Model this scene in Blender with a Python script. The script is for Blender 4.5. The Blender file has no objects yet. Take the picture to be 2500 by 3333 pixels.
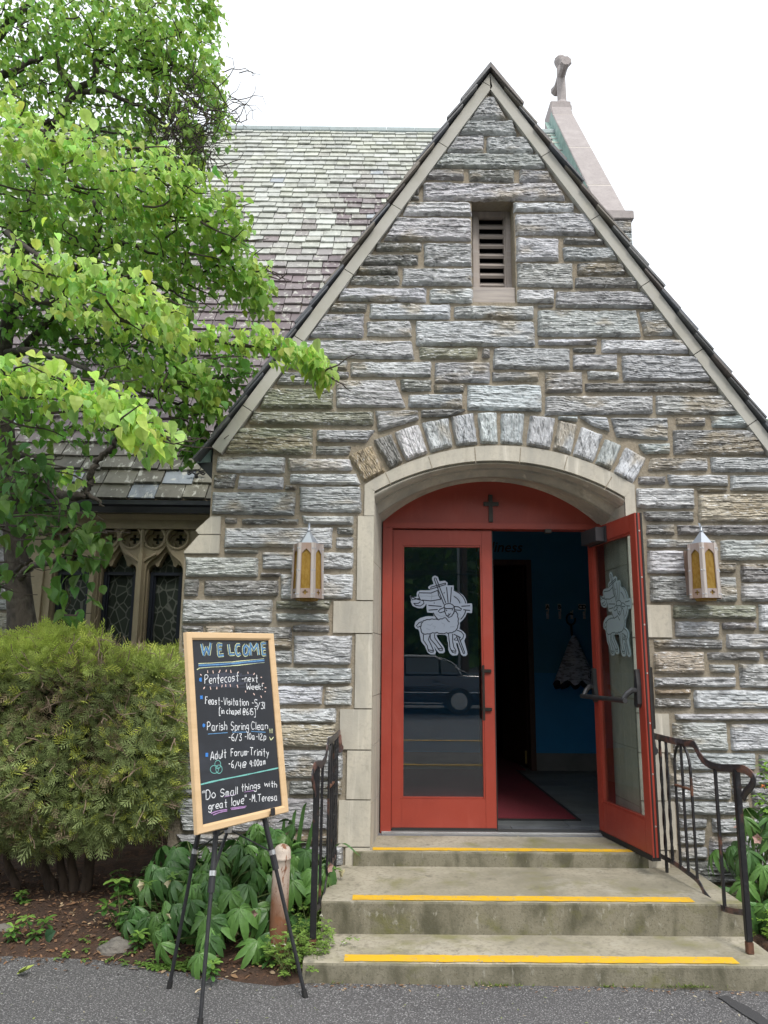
import bpy, bmesh, math, random
import numpy as np
from mathutils import Vector, Matrix
random.seed(7); RNG = np.random.default_rng(11)
SC = bpy.context.scene; COL = SC.collection
# ---------------------------------------------------------------- camera, sky, sun, exposure
FPX = 2490.; CX, CY = 1250., 1666.5            # photograph: 2500 x 3333
CAM = np.array([0., -5.2, 1.534])
def _rot(pitch, yaw, roll):
    cp, sp, cw, sw = math.cos(pitch), math.sin(pitch), math.cos(yaw), math.sin(yaw)
    f = np.array([sw*cp, cw*cp, sp]); r = np.array([cw, -sw, 0]); u = np.cross(r, f)
    c, s = math.cos(roll), math.sin(roll)
    return c*r+s*u, -s*r+c*u, f
CR, CU, CF = _rot(*np.radians([11.0, .3, .5]))
cd = bpy.data.cameras.new('camera'); cam = bpy.data.objects.new('camera', cd); COL.objects.link(cam)
cd.sensor_fit = 'HORIZONTAL'; cd.sensor_width = 36.; cd.lens = 36.*FPX/2500.; cd.clip_start = .05; cd.clip_end = 600
M = Matrix(((CR[0], CU[0], -CF[0], CAM[0]), (CR[1], CU[1], -CF[1], CAM[1]), (CR[2], CU[2], -CF[2], CAM[2]), (0, 0, 0, 1)))
cam.matrix_world = M; SC.camera = cam
W = bpy.data.worlds.new('World'); SC.world = W; W.use_nodes = True
nt = W.node_tree; nt.nodes.clear()
wo = nt.nodes.new('ShaderNodeOutputWorld'); ad = nt.nodes.new('ShaderNodeAddShader')
b1 = nt.nodes.new('ShaderNodeBackground'); b2 = nt.nodes.new('ShaderNodeBackground')
sk = nt.nodes.new('ShaderNodeTexSky'); sk.sky_type = 'NISHITA'; sk.sun_disc = False
sk.sun_elevation = math.radians(50); sk.sun_rotation = math.radians(160); sk.air_density = 1.; sk.dust_density = 4.
nt.links.new(sk.outputs[0], b1.inputs[0]); b1.inputs[1].default_value = .05
b2.inputs[0].default_value = (.96, .985, 1., 1); b2.inputs[1].default_value = 0.95      # the even white cloud deck
nt.links.new(b1.outputs[0], ad.inputs[0]); nt.links.new(b2.outputs[0], ad.inputs[1]); nt.links.new(ad.outputs[0], wo.inputs[0])
sd = bpy.data.lights.new('sun', 'SUN'); sd.energy = 1.5; sd.angle = math.radians(14); sd.color = (1., .96, .9)
sun = bpy.data.objects.new('sun', sd); COL.objects.link(sun)
_el, _az = math.radians(50), math.radians(160)
_d = Vector((math.sin(_az)*math.cos(_el), math.cos(_az)*math.cos(_el), math.sin(_el)))
sun.rotation_euler = _d.to_track_quat('Z', 'Y').to_euler(); sun.location = _d*30
SC.view_settings.view_transform = 'Standard'; SC.view_settings.look = 'None'; SC.view_settings.exposure = 0.48; SC.view_settings.gamma = 1
SC.cycles.use_denoising = True; SC.cycles.max_bounces = 8; SC.cycles.transparent_max_bounces = 24
# ---------------------------------------------------------------- helpers
def ray(x, y): return (x-CX)*CR-(y-CY)*CU+FPX*CF
def at(x, y, Y=0.):            # a pixel of the photograph on the upright plane Y
    d = ray(x, y); return CAM+d*((Y-CAM[1])/d[1])
def atX(x, y, X):
    d = ray(x, y); return CAM+d*((X-CAM[0])/d[0])
def atZ(x, y, z=0.):
    d = ray(x, y); return CAM+d*((z-CAM[2])/d[2])
def hsh(a, b, s=0):
    n = (a.astype(np.int64)*374761393+b.astype(np.int64)*668265263+int(s)*1442695041) & 0xffffffff
    n = ((n ^ (n >> 13))*1274126177) & 0xffffffff
    return ((n ^ (n >> 16)) & 0xffff)/65535.
def vn(x, y, s=0):
    xi, yi = np.floor(x), np.floor(y); fx, fy = x-xi, y-yi
    fx = fx*fx*(3-2*fx); fy = fy*fy*(3-2*fy)
    a, b, c, d = hsh(xi, yi, s), hsh(xi+1, yi, s), hsh(xi, yi+1, s), hsh(xi+1, yi+1, s)
    return (a*(1-fx)+b*fx)*(1-fy)+(c*(1-fx)+d*fx)*fy
def fbm(x, y, s=0, o=4):
    t, a, m = 0, 1., 0
    for k in range(o):
        t = t+a*vn(x*2**k, y*2**k, s+k*17); m += a; a *= .5
    return t/m
class MB:
    """collects shapes; build() links them as ONE mesh object"""
    def __init__(s): s.v = []; s.f = []; s.mi = []; s.c = []; s.n = 0
    def add(s, V, F, mi=0, c=(1, 1, 1)):
        V = np.asarray(V, float).reshape(-1, 3); s.v.append(V)
        c = np.asarray(c, float)
        s.c.append(np.tile(c, (len(V), 1)) if c.ndim == 1 else c)
        n = s.n
        for f in F: s.f.append([int(i)+n for i in f])
        s.mi += [mi]*len(F); s.n += len(V); return s
    def box(s, lo, hi, mi=0, c=(1, 1, 1), R=None, o=None):
        (x0, y0, z0), (x1, y1, z1) = lo, hi
        V = np.array([(x0,y0,z0),(x1,y0,z0),(x1,y1,z0),(x0,y1,z0),(x0,y0,z1),(x1,y0,z1),(x1,y1,z1),(x0,y1,z1)], float)
        if R is not None: V = V @ np.asarray(R).T
        if o is not None: V = V+np.asarray(o)
        return s.add(V, [(0,3,2,1),(4,5,6,7),(0,1,5,4),(1,2,6,5),(2,3,7,6),(3,0,4,7)], mi, c)
    def grid(s, G, mi=0, c=(1, 1, 1), wrap=False):      # G: (n, m, 3)
        n, m = G.shape[:2]; i = np.arange(n*m).reshape(n, m)
        if wrap: i = np.concatenate([i, i[:, :1]], 1)
        F = np.stack([i[:-1, :-1], i[:-1, 1:], i[1:, 1:], i[1:, :-1]], -1).reshape(-1, 4)
        return s.add(G.reshape(-1, 3), F, mi, c)
    def tube(s, P, r, n=6, mi=0, c=(1, 1, 1), cap=True, flat=None, twist=0.):
        P = np.asarray(P, float); k = len(P); r = np.full(k, r) if np.ndim(r) == 0 else np.asarray(r, float)
        T = np.gradient(P, axis=0); T /= np.linalg.norm(T, axis=1)[:, None]+1e-12
        ref = np.array([0, 0, 1.]) if abs(T[0][2]) < .9 else np.array([0, 1., 0])
        if flat is not None: ref = np.asarray(flat[2], float)
        A = np.cross(T[0], ref); A /= np.linalg.norm(A); G = []
        for j in range(k):
            A = A-T[j]*(A@T[j]); A /= np.linalg.norm(A)+1e-12; B = np.cross(T[j], A)
            a = np.arange(n)/n*2*math.pi+(math.pi/n)+twist*j
            sx, sy = (1, 1) if flat is None else (flat[0], flat[1])
            G.append(P[j]+r[j]*(np.cos(a)[:, None]*A*sx+np.sin(a)[:, None]*B*sy))
        n0 = s.n; s.grid(np.array(G), mi, c, True)
        if cap:
            s.f += [[n0+i for i in range(n)], [n0+(k-1)*n+i for i in range(n)][::-1]]; s.mi += [mi, mi]
        return s
    def lathe(s, prof, n=16, o=(0, 0, 0), mi=0, c=(1, 1, 1), ph=0.):      # prof: (r, z)
        a = np.arange(n)/n*2*math.pi+ph
        G = np.array([[(r*math.cos(t), r*math.sin(t), z) for t in a] for r, z in prof])+np.asarray(o)
        return s.grid(G, mi, c, True)
    def prism(s, poly, f0, f1, mi=0, c=(1, 1, 1), holes=()):      # poly 2-D; f0/f1 map (n,2)->(n,3) front/back
        bm = bmesh.new(); vs = []; es = []
        for lp in [poly]+list(holes):
            q = [bm.verts.new((x, y, 0)) for x, y in lp]; vs += q
            es += [bm.edges.new((q[i], q[(i+1) % len(q)])) for i in range(len(q))]
        bmesh.ops.triangle_fill(bm, use_beauty=True, use_dissolve=False, edges=es)
        bm.verts.index_update(); F = [[v.index for v in f.verts] for f in bm.faces]; bm.free()
        allp = np.concatenate([np.asarray(lp, float) for lp in [poly]+list(holes)]); N = len(allp)
        s.add(np.concatenate([f0(allp), f1(allp)]), [], mi, c); b = s.n-2*N; S = []
        for lp, off in zip([poly]+list(holes), np.cumsum([0]+[len(l) for l in [poly]+list(holes)])):
            m = len(lp); S += [[off+i, off+(i+1) % m, N+off+(i+1) % m, N+off+i] for i in range(m)]
        for f in F+[[i+N for i in f[::-1]] for f in F]+S: s.f.append([b+i for i in f])
        s.mi += [mi]*(2*len(F)+len(S)); return s
    def build(s, name, mats, parent=None, smooth=False, bevel=0):
        me = bpy.data.meshes.new(name)
        V = np.concatenate(s.v) if s.v else np.zeros((0, 3))
        me.from_pydata(V.tolist(), [], s.f)
        for m in (mats if isinstance(mats, (list, tuple)) else [mats]): me.materials.append(m)
        if any(s.mi): me.polygons.foreach_set('material_index', s.mi)
        a = me.color_attributes.new('Col', 'FLOAT_COLOR', 'POINT')
        a.data.foreach_set('color', np.concatenate([np.concatenate(s.c), np.ones((len(V), 1))], 1).astype(np.float32).ravel())
        bm = bmesh.new(); bm.from_mesh(me)
        if len(bm.faces) < 30000: bmesh.ops.recalc_face_normals(bm, faces=bm.faces)
        if bevel: bmesh.ops.bevel(bm, geom=[e for e in bm.edges if len(e.link_faces) == 2 and e.calc_face_angle(0) > .6], offset=bevel, segments=2, affect='EDGES', clamp_overlap=True)
        bm.to_mesh(me); bm.free()
        if smooth: me.polygons.foreach_set('use_smooth', [True]*len(me.polygons))
        me.update(); o = bpy.data.objects.new(name, me); COL.objects.link(o)
        if parent is not None: adopt(o, parent)
        return o
def adopt(o, p):
    o.parent = p; o.matrix_parent_inverse = WM(p).inverted()
def WM(p):
    m = Matrix.Translation(p.location) if p.type == 'EMPTY' else Matrix.Identity(4)
    return m
def tag(o, label=None, cat=None, group=None, kind=None):
    if label: o['label'] = label
    if cat: o['category'] = cat
    if group: o['group'] = group
    if kind: o['kind'] = kind
    return o
def thing(name, label, cat, loc=(0, 0, 0), group=None):
    o = bpy.data.objects.new(name, None); o.empty_display_size = .1; COL.objects.link(o); o.location = [float(q) for q in loc]
    return tag(o, label, cat, group)
# ---------------------------------------------------------------- materials
def L(nt, a, b): nt.links.new(a, b)
def mat(name, col=(.5, .5, .5), rough=.7, spots=(), bump=(), attr=False, metal=0., spec=.5, rvar=0., coat=0., trans=0., world=False):
    """spots: (scale(x,y,z) or s, detail, colour, lo, hi[, amount]); bump: (scale, strength, dist)"""
    m = bpy.data.materials.new(name); m.use_nodes = True; nt = m.node_tree; N = nt.nodes
    p = N['Principled BSDF']; out = N['Material Output']
    tc = N.new('ShaderNodeTexCoord')
    def noise(scale, det, dist=0.):
        mp = N.new('ShaderNodeMapping'); L(nt, tc.outputs['Object'], mp.inputs[0])
        nz = N.new('ShaderNodeTexNoise'); nz.inputs['Detail'].default_value = det; nz.inputs['Roughness'].default_value = .6
        if np.ndim(scale): mp.inputs['Scale'].default_value = scale; nz.inputs['Scale'].default_value = 1.
        else: nz.inputs['Scale'].default_value = scale
        nz.inputs['Distortion'].default_value = dist
        L(nt, mp.outputs[0], nz.inputs['Vector']); return nz.outputs['Fac']
    c = None
    if attr:
        at_ = N.new('ShaderNodeVertexColor'); at_.layer_name = 'Col'; c = at_.outputs[0]
        if tuple(col) != (1, 1, 1):
            mx = N.new('ShaderNodeMix'); mx.data_type = 'RGBA'; mx.blend_type = 'MULTIPLY'; mx.inputs[0].default_value = 1.
            L(nt, c, mx.inputs[6]); mx.inputs[7].default_value = (*col, 1); c = mx.outputs[2]
    else:
        rgb = N.new('ShaderNodeRGB'); rgb.outputs[0].default_value = (*col, 1); c = rgb.outputs[0]
    for sp in spots:
        scale, det, cc, lo, hi = sp[:5]; amt = sp[5] if len(sp) > 5 else 1.; mode = sp[6] if len(sp) > 6 else 'MIX'
        mr = N.new('ShaderNodeMapRange'); L(nt, noise(scale, det, .3), mr.inputs[0])
        mr.inputs[1].default_value = lo; mr.inputs[2].default_value = hi; mr.inputs[3].default_value = 0; mr.inputs[4].default_value = amt
        mx = N.new('ShaderNodeMix'); mx.data_type = 'RGBA'; mx.blend_type = mode
        L(nt, mr.outputs[0], mx.inputs[0]); L(nt, c, mx.inputs[6]); mx.inputs[7].default_value = (*cc, 1); c = mx.outputs[2]
    L(nt, c, p.inputs['Base Color'])
    p.inputs['Roughness'].default_value = rough; p.inputs['Metallic'].default_value = metal
    p.inputs['Specular IOR Level'].default_value = spec; p.inputs['Coat Weight'].default_value = coat
    if rvar:
        mr = N.new('ShaderNodeMapRange'); L(nt, noise(9., 4), mr.inputs[0]); mr.inputs[1].default_value = .3; mr.inputs[2].default_value = .7
        mr.inputs[3].default_value = rough-rvar; mr.inputs[4].default_value = rough+rvar; L(nt, mr.outputs[0], p.inputs['Roughness'])
    prev = None
    for (scale, st, dist) in bump:
        b = N.new('ShaderNodeBump'); b.inputs['Strength'].default_value = st; b.inputs['Distance'].default_value = dist
        L(nt, noise(scale, 6, .2), b.inputs['Height'])
        if prev is not None: L(nt, prev, b.inputs['Normal'])
        prev = b.outputs[0]
    if prev is not None: L(nt, prev, p.inputs['Normal'])
    if trans:      # leaf: light through
        t = N.new('ShaderNodeBsdfTranslucent'); L(nt, c, t.inputs[0]); ms = N.new('ShaderNodeMixShader'); ms.inputs[0].default_value = trans
        L(nt, p.outputs[0], ms.inputs[1]); L(nt, t.outputs[0], ms.inputs[2]); L(nt, ms.outputs[0], out.inputs[0])
    return m
def glassmat(name, tint=(.9, .95, .93), refl=2.2, rough=0.):
    m = bpy.data.materials.new(name); m.use_nodes = True; nt = m.node_tree; N = nt.nodes; N.clear()
    out = N.new('ShaderNodeOutputMaterial'); tr = N.new('ShaderNodeBsdfTransparent'); gl = N.new('ShaderNodeBsdfGlossy')
    tr.inputs[0].default_value = (*tint, 1); gl.inputs['Roughness'].default_value = rough
    lw = N.new('ShaderNodeLayerWeight'); lw.inputs[0].default_value = .5
    pw = N.new('ShaderNodeMath'); pw.operation = 'POWER'; pw.inputs[1].default_value = 5.; L(nt, lw.outputs['Facing'], pw.inputs[0])
    mu = N.new('ShaderNodeMath'); mu.operation = 'MULTIPLY_ADD'; mu.inputs[1].default_value = .5; mu.inputs[2].default_value = .04*refl; mu.use_clamp = True
    mx = N.new('ShaderNodeMixShader'); L(nt, pw.outputs[0], mu.inputs[0]); L(nt, mu.outputs[0], mx.inputs[0])
    L(nt, tr.outputs[0], mx.inputs[1]); L(nt, gl.outputs[0], mx.inputs[2]); L(nt, mx.outputs[0], out.inputs[0]); return m
MT = {}
MT['stone'] = mat('schist', (1, 1, 1), .48, spots=[((15, 15, 58), 6, (.14, .14, .14), .49, .36, .68, 'MULTIPLY'), ((24, 24, 80), 5, (.78, .805, .83), .555, .66, .8), ((4, 4, 9), 5, (.29, .27, .21), .60, .76, .3), ((3, 3, 6), 4, (.22, .22, .23), .57, .70, .4)],
                  bump=[((17, 17, 62), .8, .025), ((60, 60, 160), .5, .008)], attr=True, spec=.6)
MT['stone_up'] = mat('schist_on_end', (1, 1, 1), .5, spots=[((58, 15, 15), 6, (.2, .2, .2), .50, .36, .7, 'MULTIPLY'), ((80, 24, 24), 5, (.74, .765, .79), .58, .70, .65)],
                  bump=[((62, 17, 17), .7, .022), ((160, 60, 60), .4, .008)], attr=True, spec=.6)
MT['mortar'] = mat('mortar', (.285, .245, .185), .95, spots=[(2.2, 5, (.235, .22, .18), .4, .7, .7), (40., 4, (.17, .145, .105), .5, .75, .7), (9., 4, (.36, .325, .26), .5, .75, .6)], bump=[(60., .6, .012), (14., .5, .02)])
MT['lime'] = mat('limestone', (.50, .47, .395), .85, spots=[((3.5, 3.5, 1.2), 6, (.325, .315, .28), .43, .66, .9), (40., 4, (.37, .345, .295), .5, .68, .6), ((16, 16, .9), 5, (.66, .63, .55), .59, .70, .7), ((9, 9, 2.), 6, (.27, .255, .21), .60, .72, .7)], bump=[(90., .25, .004), (12., .2, .01)])
MT['rake'] = mat('rake_limestone', (.41, .405, .37), .85, spots=[(6., 5, (.33, .32, .27), .45, .7, .6)], bump=[(70., .25, .005)])
# ---------------------------------------------------------------- porch: gabled stone entrance
PORCH = thing('church_porch', 'gabled grey stone church entrance with red double door, one leaf open', 'church porch', (.83, 0, 0))
CROP = dict(A=(1200, 250, .36166), B=(800, 850, .36166), C=(1400, 850, .36166), D=(1900, 850, .36166), E=(600, 1450, .36166),
            F=(800, 2200, .28933), G=(1980, 1550, .31344), H=(1980, 2200, .31344), K=(1250, 0, .75347))
STONES = '''
Am 1060 185 1110 185 1240 385 910 385;Am 890 405 1290 405 1335 522 812 520;Am 790 545 1035 540 1035 680 695 675;Am 1065 550 1420 550 1490 680 1070 683
Am 680 695 1525 705 1600 822 590 815;Ad 560 840 855 840 855 925 520 918;Ad 905 840 1310 845 1305 940 905 935;Am 1365 848 1610 848 1659 945 1360 942
Al 490 965 1690 965 1775 1108 490 1108;Ad 415 1020 450 1050;Ad 380 1075 460 1105;Al 350 1135 915 1135 925 1245 305 1245;Al 250 1275 920 1275 925 1470 130 1470
Ad 65 1500 485 1500 475 1565 65 1565;Am 500 1505 925 1505 925 1700 500 1695;Ad -60 1605 445 1605 445 1688 -75 1688;Ad -97 1708 265 1705 262 1775 -110 1770
Ad -160 1795 275 1795 275 1868 -165 1862;Am 310 1725 930 1725 930 1875 305 1870;Al 550 1910 935 1910 935 2030 550 2025;Al 15 2045 735 2050 735 2175 10 2170
Am 770 2060 1490 2065 1485 2175 770 2165;Kl 563 877 820 877 822 912 563 912;Kl 570 925 890 925 915 1015 570 1012;Kl 575 1030 755 1030 755 1125 572 1125
Kd 778 1030 945 1030 950 1055 775 1050;Km 775 1070 985 1070 1010 1125 778 1125;Km 575 1140 815 1140 815 1240 575 1235;Kd 838 1140 1040 1140 1040 1185 835 1185
Kd 828 1200 1095 1200 1098 1240 825 1240;Kl 578 1252 735 1252 735 1305 578 1305;Km 748 1260 1130 1260 1165 1330 742 1325
Cm 970 440 1850 445 1900 675 975 670;Cm 970 395 1115 390 1110 408 970 412;Dm 505 455 685 450 805 665 545 665;Cl -125 540 935 540 945 760 -125 755
Cl 975 705 1505 700 1500 745 975 750;Cd 1290 780 1500 780 1495 815 1290 815;Dl 165 705 900 710 945 825 160 815;Cg -95 780 430 780 430 875 -95 875
Cd 475 785 540 785 540 865 470 865;Cm 580 785 1260 785 1260 970 570 965;Cm 1290 840 1685 840 1685 965 1290 965;Dm 345 848 1010 860 1140 1075 360 1072
Cm 45 910 540 910 535 1090 45 1090;Cd 560 1000 980 1000 980 1075 560 1075;Cd 1035 1000 1375 995 1375 1180 1040 1175;Dm 40 992 325 990 320 1055 40 1060
Dd 15 1097 1195 1097 1222 1170 15 1170;Cd 35 1110 310 1110 300 1170 35 1180;Cl 335 1115 1000 1115 1005 1345 335 1335;Cm 1040 1215 2005 1210 2005 1370 1040 1380
Dm 655 1210 1270 1210 1380 1370 655 1375;Cl -190 1200 290 1200 290 1310 -190 1310;Cd -80 1345 330 1340 180 1390 -80 1400;Cl 1155 1400 1330 1400 1330 1440 1160 1420
Cl 1345 1400 1598 1402 1612 1530 1480 1480;Dm 245 1410 755 1410 765 1610 300 1580;Dm 490 1645 775 1645 775 1725 560 1735;Dd 830 1408 1095 1408 1095 1475 840 1480
Dl 1155 1398 1420 1398 1490 1495 1160 1492;Dd 805 1520 1530 1520 1640 1735 815 1740;Dl 1615 1650 1719 1650 1759 1735 1650 1735;Dm 610 1770 1115 1770 1115 1880 570 1880
Dm 1145 1765 1850 1765 1900 1890 1155 1895;Dd 500 1935 740 1935 740 2005 495 2005;Dm 765 1925 1300 1925 1295 2015 770 2015;Dm 1330 1930 1900 1925 1900 2060 1325 2060
Dd 1030 2045 1310 2045 1290 2070 1030 2072;Gl 295 125 895 125 900 330 300 325;Gt 940 185 1800 185 1800 470 950 470;Gd 365 370 895 365 890 460 400 460
Gd 405 505 690 500 690 600 400 598;Gd 725 510 1800 505 1800 610 735 605;Gm 405 655 1115 662 1110 735 405 730;Gl 1170 665 1800 660 1800 865 1175 868
Gl 410 775 850 775 850 1005 415 1005;Gd 890 900 1330 900 1330 995 890 995;Gd 1380 905 1800 905 1800 1095 1390 1095;Gm 1390 1110 1800 1110 1800 1300 1390 1295
Gm 440 1040 1335 1045 1340 1300 445 1300;Gg 680 1340 1530 1340 1535 1480 680 1475;Gl 1570 1335 1800 1335 1800 1600 1575 1600;Gl 705 1515 1155 1515 1155 1665 700 1660
Gd 1190 1525 1535 1520 1535 1590 1190 1585;Gm 1230 1640 1800 1635 1800 1790 1240 1790;Gd 475 1695 1190 1695 1190 1795 480 1785;Gt 475 1825 1000 1825 1005 2050 480 2045
Gd 1030 1830 1570 1830 1570 1910 1035 1910;Gd 1620 1815 1800 1815 1800 1900 1625 1900;Gm 1065 1960 1320 1960 1320 2035 1065 2035;Gm 1370 1955 1800 1955 1800 2190 1375 2195
Gm 485 2090 1325 2090 1325 2185 485 2185;Hb 490 140 860 140 865 195 495 195;Hd 490 235 870 235 870 330 495 325;Hl 900 150 1800 150 1800 340 900 335
Hm 700 400 1800 390 1800 460 710 455;Hm 665 490 1225 490 1250 775 680 770;Hl 1265 505 1800 495 1800 780 1290 775;Hm 640 805 1530 805 1535 975 700 975
Hd 1575 820 1800 820 1800 990 1580 990;Hm 640 1015 1265 1010 1280 1285 645 1280;Hd 1290 1020 1800 1020 1800 1110 1290 1150;Hd 1300 1180 1460 1170 1460 1285 1300 1285
Hd 1490 1165 1800 1160 1800 1460 1520 1455;Hm 720 1310 1475 1310 1475 1440 720 1445;Hm 735 1490 1030 1490 1030 1580 735 1575;Hm 1085 1490 1800 1490 1800 1640 1090 1630
Hm 735 1615 1010 1610 1010 1760 735 1750;Hm 1060 1670 1800 1670 1800 1880 1060 1880;Hm 740 1790 1030 1790 1030 1900 740 1900;Hd 740 1930 1800 1920 1800 2150 740 2150
Bl 885 240 1625 245 1625 365 825 350;Bd 790 385 1085 385 1085 450 745 445;Bm 720 480 1060 480 1055 685 570 680;Bl 1090 545 1480 540 1495 675 1095 665
Bl 525 715 1495 720 1515 875 420 865;Bm 400 900 915 890 915 975 380 960;Bl 945 910 1668 905 1668 1035 945 1035;Bd 805 990 930 990 925 1045 810 1050
Bd 350 1000 780 1000 780 1110 270 1105;Bm 815 1070 1340 1070 1440 1310 815 1310;Bd 1395 1065 1672 1065 1672 1165 1400 1165;Bg 200 1145 785 1145 785 1320 120 1320
Bg 75 1355 1150 1355 1150 1475 20 1460;Bm 1168 1348 1550 1345 1555 1415 1200 1535;Bg -100 1495 600 1510 600 1740 -190 1725;Bm 640 1520 1165 1520 1085 1625 640 1615
Bd 635 1665 945 1665 930 1740 635 1735
El 295 98 910 105 900 245 285 235;El 935 120 1490 120 1515 220 935 222;El 955 255 1545 255 1580 350 955 340;Ed 270 262 465 262 445 380 262 380
El 495 275 895 280 885 390 485 380;Ed 910 355 1010 360 1005 395 905 395;Em 255 420 1005 420 990 625 250 610;Em 1040 375 1585 370 1590 600 1040 590
Ed 370 655 470 655 470 695 370 695;Ed 515 660 1030 660 1025 705 515 705;Em 1060 635 1525 635 1520 710 1075 700;El 360 740 1330 740 1325 915 360 910
Ed 1380 740 1520 740 1520 795 1380 795;Em 1365 825 1515 825 1515 920 1365 920;Ed 360 935 665 940 665 970 360 965;Em 10 1005 665 1010 660 1180 10 1175
El 705 960 1525 965 1515 1105 705 1105;Ed 685 1145 860 1145 855 1180 685 1175;El 870 1160 1525 1160 1510 1375 870 1375;Ed 0 1205 130 1205 120 1350 0 1350
Ed 180 1215 845 1215 845 1350 175 1350;Em -10 1390 790 1390 785 1595 -20 1595;Eg 825 1400 1320 1395 1300 1475 825 1465;Em 830 1515 1300 1515 1300 1585 830 1580
Ed 975 1620 1305 1615 1305 1675 975 1675;Ed -20 1625 165 1625 160 1800 -20 1800;Et 190 1625 440 1625 440 1790 190 1790;Ed 455 1635 965 1635 965 1820 455 1820
Em 985 1715 1510 1715 1495 1970 985 1965;Em 500 1850 965 1850 965 1960 500 1960;Em 500 1995 1500 2010 1500 2140 500 2140;Em -20 1830 470 1830 470 1960 -20 1960
Em -20 1990 480 1990 480 2140 -20 2140
Fl 100 120 860 120 855 320 100 315;Fl 895 125 1195 120 1190 330 890 325;Fl 100 375 1015 370 1010 525 100 520;Ft 100 550 1015 545 1010 800 100 800
Fm 100 840 1085 835 1085 1155 100 1150;Fd 490 1185 1080 1185 1080 1340 490 1335;Fm 100 1185 450 1185 450 1340 100 1340;Fs 250 1385 1010 1385 1005 1740 250 1740
Fm -200 1640 215 1645 215 1750 -200 1750;Fb 250 1790 1010 1790 1010 1890 250 1890;Fm 640 1920 1090 1920 1090 2130 640 2120;Fm 100 1920 600 1920 600 2120 100 2120
Fm -200 1385 215 1385 215 1600 -200 1600;Fm -800 120 60 120 60 315 -700 315;Fm -800 375 60 375 60 520 -700 520;Fm -800 560 60 560 60 800 -700 800
Fd -700 850 60 850 60 1150 -700 1150;Fm -800 1195 60 1195 60 1340 -700 1340;Fm -800 1390 -240 1390 -240 1740 -700 1740;Fm -800 1790 210 1790 210 1890 -700 1890
Fd -700 1920 60 1920 60 2130 -700 2130'''
VOUS = '''
Bb 930 1750 1125 1650 1250 1885 1070 1985;Bd 1145 1610 1305 1550 1415 1800 1290 1870;Bl 1335 1540 1555 1465 1635 1715 1450 1800;Cl -69 1455 160 1410 205 1665 15 1715
Cl 185 1400 390 1365 425 1640 240 1660;Cl 430 1365 600 1360 610 1640 460 1635;Cl 640 1370 848 1370 830 1650 635 1635;Cl 900 1385 1125 1415 1080 1690 868 1650
Cl 1160 1430 1330 1475 1265 1735 1105 1685;Cl 1370 1485 1560 1570 1465 1815 1285 1740;Dl 195 1595 345 1660 245 1885 110 1810;Dl 385 1675 570 1775 440 2005 270 1900'''
TONE = dict(l=(.515, .54, .56), m=(.39, .405, .415), d=(.235, .235, .23), b=(.30, .235, .16), t=(.40, .365, .29), g=(.255, .265, .205), s=(.33, .335, .34))
def rd(txt):
    for it in txt.replace('\n', ';').split(';'):
        if not it.strip(): continue
        k, t = it[0], it[1]; q = [float(x) for x in it[2:].split()]; x0, y0, s = CROP[k]
        if len(q) == 4: q = [q[0], q[1], q[2], q[1], q[2], q[3], q[0], q[3]]
        if k in 'GH' and q[2] >= 1795:      # the courses run on to the far corner of the wall
            xe = 1990+(sum(q[1:4:2])*37) % 300; e = [xe+28, q[3], 2596, q[3], 2600, q[5], xe+32, q[5]]; q[2], q[4] = xe, xe+4
            yield 'mdlm'[int(q[1]) % 4], [at(x0+e[i]*s, y0+e[i+1]*s, -.012) for i in (0, 2, 4, 6)]
        yield t, [at(x0+q[i]*s, y0+q[i+1]*s, -.012) for i in (0, 2, 4, 6)]
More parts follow.
